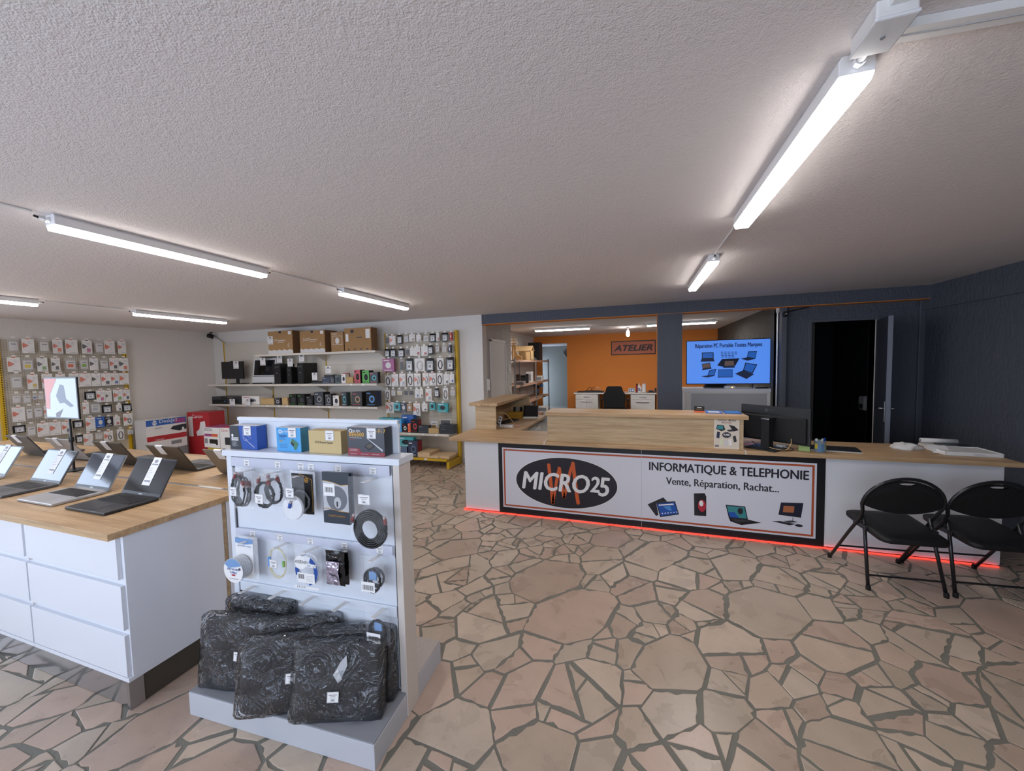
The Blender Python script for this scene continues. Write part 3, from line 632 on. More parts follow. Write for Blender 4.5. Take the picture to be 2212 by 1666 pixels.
front = [('black laptop with dark screen nearest the island corner', -2.82, 'lap_black', 'lap_black', 'screen_dark', 'lap_grey'),
         ('silver laptop with grey keyboard deck second from the island corner', -3.305, 'silver', 'lap_black', 'screen_mirror', 'silver'),
         ('dark grey laptop third from the island corner in the near row', -3.835, 'lap_grey', 'lap_black', 'screen_mirror', 'lap_grey'),
         ('laptop with bright screen cut by the left picture edge', -4.53, 'silver', 'lap_black', 'screen_mirror', 'silver')]
for lb, x, bd, ky, gl, bk in front:
    t, M = laptop(lb, x, 1.405, 0, bd, ky, gl, bk)
    price_strip('white price card hung over the screen of the ' + {'black laptop': 'black laptop'}.get('', lb.split(' with ')[0] if ' with ' in lb else 'dark grey laptop')+(' at the island corner' if x == -2.82 else ' in the near row' if x > -4 else ' at the picture edge'), (x, 1.405, .905), 0, M, .01 if x > -4 else -.02, .225)
back = [(-5.26, 'lap_grey', 'dark grey laptop seen from behind, leftmost of the far row'), (-4.62, 'silver', 'silver laptop seen from behind next to the sign pole'), (-3.95, 'lap_bronze', 'dark bronze laptop seen from behind in the middle of the far row'),
        (-3.29, 'lap_bronze', 'dark bronze laptop seen from behind with its keyboard in view'), (-2.68, 'lap_taupe', 'taupe laptop seen from behind beside the cable display')]
for x, bk, lb in back:
    t, M = laptop(lb, x, 1.905, PI, 'lap_grey', 'lap_black', 'screen_dark', bk, lean=30)
    price_strip('folded price card over the '+lb.replace(' seen from behind', ''), (x, 1.905, .905), PI, M, .03, .225)
# sign on a pole
p = at(160, 1016, 'z', .905); yp = p.y
t = thing('sign_stand', 'black pole stand holding a framed poster above the laptops', 'sign stand', (p.x, p.y, .905))
a = at(98, 816, 'y', yp); b = at(168, 813, 'y', yp); c_ = at(177, 905, 'y', yp); e_ = at(106, 904, 'y', yp)
w = ((b.x-a.x)+(c_.x-e_.x))/2; z1 = (a.z+b.z)/2-.905; z0 = (c_.z+e_.z)/2-.905; xm = (a.x+b.x+c_.x+e_.x)/4-p.x
MB().lathe([(.075, 0), (.075, .006), (.012, .012)], 'black_plastic', 24).build('base', t)
MB().tube([(0, 0, .01), (0, 0, z0+.01)], .008, 'black_plastic', 10).build('pole', t)
MB().lathe([(.014, 0), (.016, .02), (.014, .04)], 'black_plastic', 12, (0, 0, z0*.55)).build('clamp_knob', t)
mat('poster_pale', '#b9c4cf', .25, spec=.25); mat('poster_dark', '#50586a', .3, spec=.2); mat('poster_red', '#d8684f', .3, spec=.2)
f = MB().box((xm-w/2, -.012, z0), (xm+w/2, 0, z1), 'black_plastic').build('frame', t, bevel=.003)
m = MB(); m.rect(xm-w/2+.012, z0+.012, xm+w/2-.012, z1-.012, 'poster_pale', -.0125)
X = lambda u: xm-w/2+.012+u*(w-.024); Zz = lambda v: z0+.012+v*(z1-z0-.024)
m.flat([(X(0), Zz(1)), (X(0), Zz(.22)), (X(.12), Zz(.2)), (X(.16), Zz(.6)), (X(.38), Zz(.95)), (X(.4), Zz(1))], 'poster_red', -.0130)
m.flat([(X(.35), Zz(.55)), (X(.5), Zz(.85)), (X(.62), Zz(.82)), (X(.66), Zz(.48)), (X(.9), Zz(.3)), (X(.78), Zz(.27)), (X(.6), Zz(.38)), (X(.45), Zz(.36))], 'poster_dark', -.0130)
m.flat([(X(.3), Zz(.1)), (X(.55), Zz(.22)), (X(.42), Zz(.0)), (X(.3), Zz(.0))], 'grey_print', -.0130); m.build('poster', f)

# ---------------------------------------------------------------- cable display gondola
DA = .0471; DO = Vector((-2.05, 1.15, 0)); DU = Vector((math.cos(DA), math.sin(DA), 0)); DV = Vector((-math.sin(DA), math.cos(DA), 0))
def dl(px, py, v):          # pixel -> (u, z) on the display's own plane v
    d = ray(px, py); t = (v-(CAM-DO).dot(DV))/d.dot(DV); P = CAM+d*t; return (P-DO).dot(DU), P.z
def dw(u, v, z): return DO+DU*u+DV*v+Vector((0, 0, z))
mat('gondola_white', '#dfe4ec', .35); mat('gondola_side', '#d8cfc6', .4); mat('base_grey', '#c2c5cb', .4); mat('tread', '#b3aba4', .45, .2, bump=.6, bscale=55); mat('rail_clear', '#cfd3e2', .15, spec=.7); mat('ink_soft', '#4a4658', .6); mat('frame_ink', '#6a5560', .6)
t = thing('display_gondola', 'white double sided display stand with hooks for network cables', 'display stand', DO, DA)
MB().box((0, 0, 0), (1.03, .60, .112), 'base_grey').build('base', t, bevel=.002)
MB().box((.003, .003, .112), (1.027, .25, .118), mat('base_top_grey', '#8d8f94', .45)).build('base_top', t); MB().box((.003, .345, .112), (1.027, .597, .118), 'tread').build('base_top', t)
MB().box((.035, .262, .118), (.995, .335, 1.21), 'gondola_white').build('back_panel', t, bevel=.002)
for u in (0, 1.0): MB().box((u, .25, 0), (u+.034, .348, 1.21), 'gondola_side' if u else 'gondola_white').build('upright', t, bevel=.002)  # right upright warmer: the lamps' warm cast is put into its colour
MB().box((.034, .2575, .2), (.040, .2625, 1.205), 'dark_grey').box((.992, .2575, .13), (.9985, .2625, 1.205), 'dark_grey').build('upright_slot', t)
MB().box((-.01, .235, 1.205), (1.045, .36, 1.236), 'gondola_white').build('top_shelf', t, bevel=.003)
MB().box((-.005, .333, 1.236), (.985, .347, 1.395), 'gondola_white').box((-.005, .325, 1.378), (.985, .347, 1.398), 'gondola_white').build('top_board', t, bevel=.003)
for z in (.765, .475):
    MB().box((.04, .252, z-.0), (.992, .262, z+.052), 'gondola_white').build('cross_panel', t, bevel=.002)
for z0, z1 in ((1.152, 1.200), (.778, .820)):
    MB().box((.044, .243, z0), (.988, .252, z1), 'rail_clear').build('label_rail', t, bevel=.001)
def small_label(m, u, z, w, h, y):
    m.rect(u-w/2, z-h/2, u+w/2, z+h/2, 'paper', y); m.frame(u-w/2+.001, z-h/2+.001, u+w/2-.001, z+h/2-.001, .0009, 'ink_soft', y-.0002)
    m.rect(u-w*.35, z+h*.18, u+w*.35, z+h*.24, 'frame_ink', y-.0002); m.rect(u-w*.22, z+h*.03, u+w*.22, z+h*.08, 'frame_ink', y-.0002)
    m.frame(u-w*.19, z-h*.38, u+w*.19, z-h*.10, .0008, 'ink_soft', y-.0002); m.rect(u-w*.12, z-h*.29, u+w*.12, z-h*.2, 'ink_soft', y-.0003)
for px, py in ((532, 997), (599, 1000), (649, 1002), (671, 1004.5), (730, 1009), (805, 1015)):
    u, z = dl(px, py, .242); m = MB(); small_label(m, u, 1.174, .040, .036, .2425); m.build('price_label', t)
for px, py in ((545, 1148), (604, 1157), (670, 1166), (743, 1175), (820, 1190)):
    u, z = dl(px, py, .242); m = MB(); small_label(m, u, .799, .040, .034, .2425); m.build('price_label', t)
def hook(u, z, reach=.10):
    MB(Matrix.Translation((u, .262, z))).prism([(-.011, -reach, -.0015+.012), (.011, -reach, -.0015+.012), (.011, 0, 0), (-.011, 0, 0)], (0, 0, -.003), 'white_matt').build('hook', t, bevel=.0008)

def bag(root, w, h, th, m='clear_thin', name='bag', nx=7, nz=9, crumple=.006, seed=1):
    R = random.Random(seed); vs, fs = [], []
    for s in (-1, 1):
        for j in range(nz+1):
            for i in range(nx+1):
                a, b = i/nx, j/nz; e = min(a, 1-a, b*.9, (1-b))*2; bul = th/2*math.sqrt(max(0, min(1, e*1.6)))
                k = crumple if 0 < i < nx and 0 < j < nz else 0
                vs.append(((a-.5)*w+R.gauss(0, .0015), s*bul+R.gauss(0, k), -b*h+R.gauss(0, .0015)))
    n = (nx+1)*(nz+1)
    for s in (0, 1):
        for j in range(nz):
            for i in range(nx):
                f_ = (s*n+j*(nx+1)+i, s*n+j*(nx+1)+i+1, s*n+(j+1)*(nx+1)+i+1, s*n+(j+1)*(nx+1)+i); fs.append(f_ if s else f_[::-1])
    return MB().add(vs, fs, m).build(name, root, smooth=True)
def coil(root, rx, rz, cz, loops, r, m, y=0, jit=.003, name='cable_coil', seed=2, flat=False):
    R = random.Random(seed); P = []; n = 30
    for i in range(loops*n+1):
        a = 2*PI*i/n; k = 1-(.055*(i//n) if not flat else .09*(i/n))
        P.append((rx*k*math.cos(a)+R.gauss(0, jit*.25), y+(R.uniform(-1, 1)*jit+((i//n) % 3-1)*r*1.1 if not flat else 0), cz+rz*k*math.sin(a)+R.gauss(0, jit*.25)))
    return MB().tube(P, r, m, 6, rz=None).build(name, root, smooth=True)
def tagcard(root, u, z, w, h, y, name='price_label'):
    m = MB(); m.box((u-w/2, y, z-h/2), (u+w/2, y+.0006, z+h/2), 'paper'); small_label(m, u, z, w, h, y-.0004); return m.build(name, root)
def hang(name, label, cat, rect, v, o=(470, 890), sc_=4.916, group='cables hanging on the display stand'):
    x0, y0, x1, y1 = rect; xc, yc = (x0+x1)/2, (y0+y1)/2; q = lambda x, y: dl(o[0]+x/sc_, o[1]+y/sc_, v)
    ua, ub = q(x0, yc)[0], q(x1, yc)[0]; zt, zb = q(xc, y0)[1], q(xc, y1)[1]
    return thing(name, label, cat, dw((ua+ub)/2, v, zt), DA, group), ub-ua, zt-zb
mat('cable_black', '#141416', .4); mat('cable_grey', '#6b6e76', .45); mat('cable_white', '#e4e6ea', .4); mat('plug_red', '#7d3230', .3); mat('plug_clear', '#b9a6a0', .2); mat('yellow_cable', '#d9cf9e', .4); mat('blue_print', '#1d4c9c', .4); mat('net_blue', '#7aa0cf', .4); mat('pouch_dark', '#2c3642', .35); mat('gold', '#b88a3a', .35, .4)
mat('holo', '#b9b4cc', .16, .9, bump=.7, bscale=22, bdist=.03); mat('black_film', '#0e0e11', .22, bump=.5, bscale=25)
O3 = (470, 1140)
def plug(root, x, z, m='plug_red', a=0.0, y=-.004):
    MB(Matrix.Translation((x, y, z)) @ Matrix.Rotation(a, 4, 'Y')).box((-.006, -.006, -.012), (.006, .006, .012), m).box((-.005, -.005, .012), (.005, .005, .022), 'plug_clear').build('plug', root, bevel=.001)
# upper row
for k, (dx, dv, lb) in enumerate(((0, 0, 'zip bag with thin black patch cable, foremost at the upper left hook'), (.022, .03, 'zip bag with thin black patch cable behind the front one at the left end'), (.04, .055, 'zip bag with thin black patch cable at the back of the left end hook'))):
    r_, w, h = hang('cable_bag', lb, 'cable', (125, 595, 320, 1025), .155+dv); r_.location += DU*dx
    bag(r_, w, h, .03, seed=k+3); coil(r_, w*.34, h*.36, -h*.56, 2, .0038, 'cable_black', seed=k); plug(r_, -.012, -h*.2, a=.4); plug(r_, w*.30, -h*.36, a=2.8)
    if k == 0: tagcard(r_, -.01, -h*.55, .044, .045, -.021)
for k, (rc, v, lb) in enumerate((((380, 650, 625, 1040), .15, 'zip bag with thick black cable coil and label, second hook of the upper row'), ((490, 615, 715, 1000), .20, 'zip bag with black cable half hidden behind the second bag of the upper row'))):
    r_, w, h = hang('cable_bag', lb, 'cable', rc, v)
    bag(r_, w, h, .035, seed=k+8); coil(r_, w*.38, h*.34, -h*.58, 3, .0045, 'cable_black', seed=k+5); plug(r_, -.03, -h*.22, a=.2); plug(r_, .03, -h*.25, a=-.3)
    if k == 0: tagcard(r_, -.01, -h*.66, .050, .047, -.024)
r_, w, h = hang('cable_bag', 'zip bag with flat white cable in a round winding, third hook of the upper row', 'cable', (690, 670, 925, 1145), .14)
bag(r_, w, h, .03, seed=12)
m = MB(); m.M = Matrix.Translation((0, -.004, -h*.72)) @ Matrix.Rotation(PI/2, 4, 'X')
m.lathe([(.018, -.006), (.055, -.006), (.057, 0), (.055, .006), (.018, .006)], 'cable_white', 32); m.build('cable_winding', r_, smooth=False)
plug(r_, -.008, -h*.66, 'blue_print', .3, -.014); tagcard(r_, .0, -h*.37, .046, .045, -.02)
m = MB()
for i in range(5): m.ell(-.026+i*.012, -h*.51, .0052, .0052, 'ink', -.0175, 14); m.ell(-.026+i*.012, -h*.51, .0034, .0034, 'paper', -.0178, 12)
m.build('symbols', r_)
r_, w, h = hang('cable_blister', 'black and gold blister pack with grey cable behind the white cable bag', 'cable', (780, 630, 1040, 1090), .20)
MB().box((-w/2, 0, -h), (w/2, .002, 0), 'clear').build('shell', r_); MB().box((-w*.42, -.004, -h*.97), (w*.42, -.001, -h*.06), 'black_matt').build('card', r_)
m = MB(); m.ell(w*.18, -h*.2, .012, .012, 'gold', -.0046, 20); m.ell(w*.18, -h*.2, .008, .008, 'black_matt', -.0049, 16); m.ell(w*.18, -h*.2, .005, .005, 'gold', -.0052, 14); m.rect(-w*.4, -h*.95, -w*.02, -h*.82, 'gold', -.0046); m.stroke([(-w*.1, -h*.06), (w*.40, -h*.18), (w*.40, -h*.9)], .003, 'gold', -.0047); m.build('print', r_)
coil(r_, w*.34, h*.24, -h*.66, 3, .004, 'cable_grey', -.012, name='cable_coil')
r_, w, h = hang('cable_pouch', 'dark slate pouch with grey flat cable window and barcode label', 'cable', (1115, 645, 1400, 1190), .15)
MB().box((-w/2, 0, -h), (w/2, .012, 0), 'pouch_dark').box((-w/2+.01, .014, -h+.004), (w/2+.008, .022, -.002), 'pouch_dark').build('pouch', r_, bevel=.003)
m = MB(); m.flat([(-w*.47, -h*.76), (-w*.2, -h*.72), (w*.1, -h*.745), (w*.47, -h*.76), (w*.47, -h*.22), (w*.2, -h*.24), (-w*.1, -h*.19), (-w*.47, -h*.165)], 'light_grey', -.0006)
m.stroke([(-w*.47, -h*.165), (-w*.1, -h*.19), (w*.2, -h*.24), (w*.47, -h*.22)], .0025, 'gold', -.0014); m.stroke([(-w*.47, -h*.715), (-w*.2, -h*.70), (w*.1, -h*.745), (w*.47, -h*.75)], .0025, 'gold', -.0014); m.text('CableCreation', .011, 'gold', 0, -h*.86, -.0008); m.build('print', r_)
m = MB(); m.ell(.006, -h*.5, w*.38, h*.24, 'cable_grey', -.0010, 30); m.ell(.010, -h*.58, w*.13, h*.11, 'light_grey', -.0016, 24); m.rect(.004, -h*.66, .012, -h*.56, 'ink', -.002); m.build('cable_print', r_)
m = MB(); m.box((-w*.44, -.0022, -h*.46), (-w*.02, -.0014, -h*.22), 'paper'); 
for i in range(9): m.rect(-w*.38+i*.0048, -h*.39, -w*.38+i*.0048+(.0028 if i % 3 else .0016), -h*.29, 'ink', -.0026)
m.build('barcode_label', r_)
r_, w, h = hang('cable_bag', 'large zip bag with a long black cable coil, upper right hook', 'cable', (1400, 700, 1860, 1430), .15)
bag(r_, w, h, .045, seed=21, crumple=.008); 
P = []
for i in range(9*34+1):
    a = 2*PI*i/34; k = i//34; rr = .078-(k % 5)*.0088; P.append((rr*math.cos(a), -.012+(k//5)*.012, -h*.735+rr*1.04*math.sin(a)))
MB().tube(P, .0048, 'cable_black', 6).build('cable_coil', r_, smooth=True); plug(r_, -.085, -h*.60, a=.3, y=-.01); plug(r_, .078, -h*.60, a=-.2, y=-.01); tagcard(r_, -.012, -h*.29, .060, .045, -.026)
for u in (.165, .34, .52, .72, .905): hook(u, 1.135)
# lower row
r_, w, h = hang('cable_spool_pack', 'hanging pack with a round white and blue spool reading NETWORK CABLE', 'cable', (195, 95, 430, 545), .20, O3)
MB().box((-w/2, 0, -h), (w/2, .003, 0), 'clear').build('backing', r_, bevel=.001); m = MB(); m.rect(-w*.48, -h*.98, w*.30, -.012, 'paper', -.0006); m.flat([(-w*.48, -.012), (w*.3, -.012), (w*.3, -h*.16), (-w*.1, -h*.2), (-w*.48, -h*.17)], 'net_blue', -.0009); m.text('NETWORK CABLE', .008, 'blue_print', -w*.08, -h*.25, -.0010); m.build('print', r_)
M = Matrix.Translation((-.018, -.03, -h*.67)) @ Matrix.Rotation(PI/2, 4, 'X')
MB(M).lathe([(.055, -.028), (.06, -.02), (.06, .026), (.062, .028)], 'clear', 30).build('spool_shell', r_, smooth=True)
m = MB(M)
for i in range(7): 
    P = [(.052*math.cos(a), .052*math.sin(a), -.022+i*.007) for a in [2*PI*j/26 for j in range(26)]]; m.tube(P, .0035, 'cable_white', 6, True)
m.build('cable_winding', r_, smooth=True)
m = MB(Matrix.Translation((-.018, -.0595, -h*.67))); m.ell(0, 0, .062, .062, 'paper', 0, 36); m.flat([(.0605*math.cos(a), .0605*math.sin(a)) for a in [PI*.16+PI*.68*i/14 for i in range(15)]]+[(-.03, .012), (.02, .02)], 'net_blue', -.0004)
m.text('NETWORK', .011, 'blue_print', 0, .002, -.0008, bold=.02); m.text('CABLE', .011, 'blue_print', 0, -.014, -.0008, bold=.02); m.flat([(-.012, -.026), (.012, -.026), (.012, -.018), (-.012, -.018)], 'red_print', -.0008); m.ell(.042, .012, .007, .007, 'ink_soft', -.0008, 14); m.rect(-.03, -.042, .03, -.04, 'ink_soft', -.0006); m.build('spool_label', r_)
r_, w, h = hang('cable_bag', 'clear zip bag with a thin pale yellow fibre cable loop', 'cable', (530, 140, 750, 565), .19, O3)
bag(r_, w, h, .025, seed=31); coil(r_, w*.42, h*.38, -h*.54, 3, .0016, 'yellow_cable', seed=4)
MB().box((-w*.44, -.006, -h*.66), (-w*.32, .002, -h*.42), 'sky_print').build('plug', r_, bevel=.002); MB().box((w*.24, -.006, -h*.63), (w*.34, .002, -h*.48), mat('lime', '#7fb25a', .4)).build('plug', r_, bevel=.002); tagcard(r_, -.01, -h*.54, .047, .042, -.017)
r_, w, h = hang('cable_bag', 'clear pack reading AISENS with a blue ring and barcode label', 'cable', (820, 185, 1110, 655), .19, O3)
bag(r_, w, h, .02, seed=33, crumple=.003)
m = MB(); 
for a0, a1, mt in ((-.35, 1.15, 'blue_print'), (1.15, 2.6, 'cable_white'), (3.0, 3.55, 'blue_print'), (4.9, 5.93, 'blue_print')):
    n = 14; o_ = [(.066*math.cos(a0+(a1-a0)*i/n), .072*math.sin(a0+(a1-a0)*i/n)-h*.55) for i in range(n+1)]; i_ = [(.044*math.cos(a0+(a1-a0)*i/n), .048*math.sin(a0+(a1-a0)*i/n)-h*.55) for i in range(n+1)]
    m.flat(o_+i_[::-1], mt, -.013)
m.ell(-.032, -h*.38, .034, .034, 'paper', -.0136, 28); m.text('AISENS', .016, 'ink', -.030, -h*.40, -.0140, bold=.01); m.rect(-w*.46, -h*.955, w*.42, -h*.90, 'paper', -.0132); m.text('8 8 1.6 W', .009, 'ink', -w*.2, -h*.945, -.0136); m.rect(0, -h*.46, .058, -h*.385, 'paper', -.0142); m.text('100%', .008, 'blue_print', .018, -h*.44, -.0146); m.stroke([(.04, -h*.43), (.044, -h*.45), (.054, -h*.40)], .002, 'ink', -.0146); m.build('print', r_)
m = MB(); m.box((-w*.32, -.0152, -h*.82), (w*.30, -.0146, -h*.60), 'paper'); 
for i in range(10): m.rect(-w*.29+i*.0038, -h*.735, -w*.29+i*.0038+(.0022 if i % 3 else .0012), -h*.63, 'ink', -.0156)
for i in range(4): m.rect(.0, -h*(.66+i*.035), w*.26, -h*(.655+i*.035)-.0002, 'ink_soft', -.0156)
m.build('barcode_label', r_); coil(r_, w*.42, h*.36, -h*.54, 3, .002, 'cable_white', .004)
r_, w, h = hang('pouch', 'black foil pouch with a shiny holographic window', 'pouch', (1155, 250, 1350, 610), .17, O3)
bag(r_, w, h, .02, 'black_film', 'pouch_front', seed=41, crumple=.004); 
vs = [(-w*.36, -.016, -h*.93), (w*.36, -.016, -h*.93), (w*.30, -.020, -h*.55), (w*.36, -.016, -h*.26), (-w*.36, -.016, -h*.26), (-w*.33, -.02, -h*.6)]; MB().poly(vs, 'holo').build('window', r_)
r2, w, h = hang('pouch', 'black foil pouch just behind the holographic pouch', 'pouch', (1200, 255, 1390, 590), .215, O3); bag(r2, w, h, .02, 'black_film', 'pouch_front', seed=43, crumple=.004)
for k, (rc, v, lb) in enumerate((((1520, 310, 1770, 710), .17, 'zip bag with short black power cable and barcode label at the right end'), ((1560, 320, 1810, 650), .215, 'zip bag with short black power cable hanging behind the right end one'), ((1575, 860, 1830, 1240), .19, 'zip bag with short black cable on the lowest hook above the laptop sleeves'))):
    r_, w, h = hang('cable_bag', lb, 'cable', rc, v, O3); bag(r_, w, h, .035, seed=50+k, crumple=.007); coil(r_, w*.34, h*.30, -h*.62, 3, .0042, 'cable_black', seed=9+k)
    MB().box((-.018, .0, -h*.62), (.02, .004, -h*.40), 'net_blue').build('insert_card', r_)
    if k != 1:
        m = MB(); m.box((-w*.34, -.0235, -h*.86), (w*.22, -.023, -h*.60), 'paper')
        for i in range(11): m.rect(-w*.28+i*.0050, -h*.81, -w*.28+i*.0050+(.0028 if i % 3 else .0016), -h*.68, 'ink', -.0239)
        m.build('barcode_label', r_)
for u in (.165, .38, .56, .735, .92): hook(u, .775)
for u in (.145, .335, .525, .715, .925): hook(u, .515)
# product boxes on top of the stand
def pbox(label, u0, u1, h, v0, dep, front, sidem, topm, prints, lean=.0, cat='box'):
    r_ = thing('product_box', label, cat, dw((u0+u1)/2, v0, 1.2365), DA, 'product boxes on top of the display stand'); r_.rotation_euler = (-lean, 0, DA); w = u1-u0
    m = MB().box((-w/2, 0, 0), (w/2, dep, h), front); m.m[3] = sidem; m.m[1] = topm; m.build('carton', r_, bevel=.001); p_ = MB(); prints(p_, w, h); p_.build('print', r_)
    q_ = MB(); small_label(q_, w*.16, h*.80, .050, .050, -.0012); q_.build('price_label', r_); return r_
mat('box_blue', '#1a4fa6', .35); mat('box_navy', '#2b3038', .4); mat('box_sky', '#4aa3e0', .35); mat('box_teal', '#3d7f96', .4); mat('box_dark', '#34363f', .35); mat('pcb', '#3c7a5c', .4); mat('carton_cream', '#cdb684', .75); mat('dark_red', '#8d2433', .4)
def pr1(m, w, h):
    m.flat([(-w/2, 0), (-w*.06, 0), (-w*.13, h*.5), (-w*.17, h), (-w/2, h)], 'box_navy', -.0006)
    for i in range(3): m.rect(-w*.44, h*(.47-i*.05), -w*.18, h*(.50-i*.05), 'paper', -.0009)
    for i in range(6): m.rect(-w*.42, h*(.30-i*.035), -w*rnd.uniform(.16, .3), h*(.31-i*.035), 'light_grey', -.0009)
    m.ell(-w*.40, h*.58, .007, .008, 'paper', -.0009, 14)
    for P_ in ([(.0, .95), (.0, .45), (.06, .38), (.14, .42)], [(.1, .9), (.12, .6), (.3, .5), (.12, .38), (.4, .12), (.38, .06)], [(.05, .5), (.2, .3), (.36, .1)]): m.stroke([(a*w, b*h) for a, b in P_], .0013, 'paper', -.0009)
def pr2(m, w, h):
    m.ell(-w*.33, h*.83, .010, .010, 'paper', -.0006, 16); m.ell(-w*.33, h*.83, .006, .006, 'box_sky', -.0009, 14); m.text('tp-link', .012, 'paper', -w*.27, h*.80, -.0008, 'LEFT'); m.text('Gigabit', .013, 'blue_print', -w*.40, h*.62, -.0008, 'LEFT', bold=.02)
    for i in range(2): m.rect(-w*.40, h*(.56-i*.06), -w*.12, h*(.575-i*.06), 'blue_print', -.0007)
    m.rect(-w*.38, h*.42, -w*.24, h*.46, 'gold', -.0007)
    for i in range(3): m.rect(-w*.38, h*(.30-i*.07), -w*.05, h*(.312-i*.07), 'blue_print', -.0007)
    m.flat([(.06*w, h*.42), (.16*w, h*.56), (.40*w, h*.35), (.30*w, h*.08), (.22*w, h*.10), (.18*w, h*.26)], 'pcb', -.0008); m.flat([(.08*w, h*.36), (.14*w, h*.42), (.24*w, h*.32), (.18*w, h*.22)], 'ink', -.0010); m.stroke([(.05*w, h*.30), (.17*w, h*.66)], .002, 'light_grey', -.0011)
def pr3(m, w, h): m.text('PCI-E Network Adapter', .0125, 'ink', -w*.02, h*.44, -.0008, width=w*.55)
def pr4(m, w, h):
    m.flat([(-w/2, 0), (w/2, 0), (w/2, h*.13), (-w*.12, h*.13), (-w*.2, h*.27), (-w/2, h*.27)], 'dark_red', -.0006); m.ell(-w*.41, h*.87, .010, .010, 'paper', -.0006, 16); m.ell(-w*.41, h*.87, .006, .006, 'box_dark', -.0009, 14); m.text('tp-link', .012, 'paper', -w*.35, h*.84, -.0008, 'LEFT')
    m.text('BE6500', .020, 'gold', -w*.45, h*.68, -.0008, 'LEFT', bold=.02); m.text('Wi-Fi 7', .019, 'gold', w*.34, h*.82, -.0008); m.rect(-w*.44, h*.62, -w*.1, h*.635, 'light_grey', -.0008); m.rect(-w*.43, h*.55, -w*.30, h*.57, 'dark_red', -.0008)
    m.flat([(-.06*w, h*.34), (.12*w, h*.50), (.26*w, h*.36), (.08*w, h*.18)], 'ink', -.0008); m.flat([(-.0*w, h*.35), (.12*w, h*.46), (.20*w, h*.37), (.09*w, h*.26)], 'lap_bronze', -.0010); m.flat([(.03*w, h*.62), (.06*w, h*.62), (.46*w, h*.24), (.44*w, h*.17), (.40*w, h*.22)], 'light_grey', -.0012)
    for i in range(3): m.rect(-w*.44+i*w*.3, h*.055, -w*.24+i*w*.3, h*.068, 'light_grey', -.0009)
    for i in range(2): m.rect(-w*.45, h*(.21-i*.05), -w*.24, h*(.225-i*.05), 'light_grey', -.0009)
pbox('blue and charcoal adapter box, leftmost on top of the display stand', .012, .195, .125, .268, .055, 'box_blue', 'box_blue', 'light_grey', pr1, .0)
pbox('sky blue network card box with a green circuit board picture', .322, .474, .122, .268, .05, 'box_sky', 'box_teal', 'light_grey', pr2, .0)
pbox('plain cream carton box reading PCI-E Network Adapter', .522, .712, .112, .268, .055, 'carton_cream', 'kraft', 'kraft', pr3)
pbox('dark Wi-Fi 7 adapter box with red foot band, rightmost on the display stand', .755, .955, .135, .262, .06, 'box_dark', 'box_navy', 'light_grey', pr4)
# laptop sleeves in plastic
mat('sleeve', '#15161b', .7, bump=.5, bscale=14, bdist=.03)
def film_mat():
    m = bpy.data.materials.new('film'); m.use_nodes = True; nt = m.node_tree; N = nt.nodes.new; L = nt.links.new; b = nt.nodes['Principled BSDF']; nt.nodes.remove(b)
    tc = N('ShaderNodeTexCoord'); n = N('ShaderNodeTexNoise'); n.inputs['Scale'].default_value = 7; n.inputs['Detail'].default_value = 4; n.inputs['Distortion'].default_value = 2.2; L(tc.outputs['Object'], n.inputs['Vector'])
    s1 = N('ShaderNodeMath'); s1.operation = 'SUBTRACT'; s1.inputs[1].default_value = .5; L(n.outputs['Fac'], s1.inputs[0]); s2 = N('ShaderNodeMath'); s2.operation = 'ABSOLUTE'; L(s1.outputs[0], s2.inputs[0]); s3 = N('ShaderNodeMath'); s3.operation = 'POWER'; s3.inputs[1].default_value = .6; L(s2.outputs[0], s3.inputs[0])
    bp = N('ShaderNodeBump'); bp.inputs['Strength'].default_value = 1.0; bp.inputs['Distance'].default_value = .022; L(s3.outputs[0], bp.inputs['Height'])
    gl = N('ShaderNodeBsdfGlossy'); gl.inputs['Roughness'].default_value = .07; L(bp.outputs[0], gl.inputs['Normal'])
    tr = N('ShaderNodeBsdfTransparent'); df = N('ShaderNodeBsdfDiffuse'); df.inputs[0].default_value = (.8, .85, .95, 1)
    fr = N('ShaderNodeFresnel'); fr.inputs['IOR'].default_value = 1.7; L(bp.outputs[0], fr.inputs['Normal'])
    m1 = N('ShaderNodeMixShader'); m1.inputs[0].default_value = .025; L(tr.outputs[0], m1.inputs[1]); L(df.outputs[0], m1.inputs[2])
    m2 = N('ShaderNodeMixShader'); L(fr.outputs[0], m2.inputs[0]); L(m1.outputs[0], m2.inputs[1]); L(gl.outputs[0], m2.inputs[2]); L(m2.outputs[0], nt.nodes['Material Output'].inputs[0]); MATS['film'] = m
film_mat()
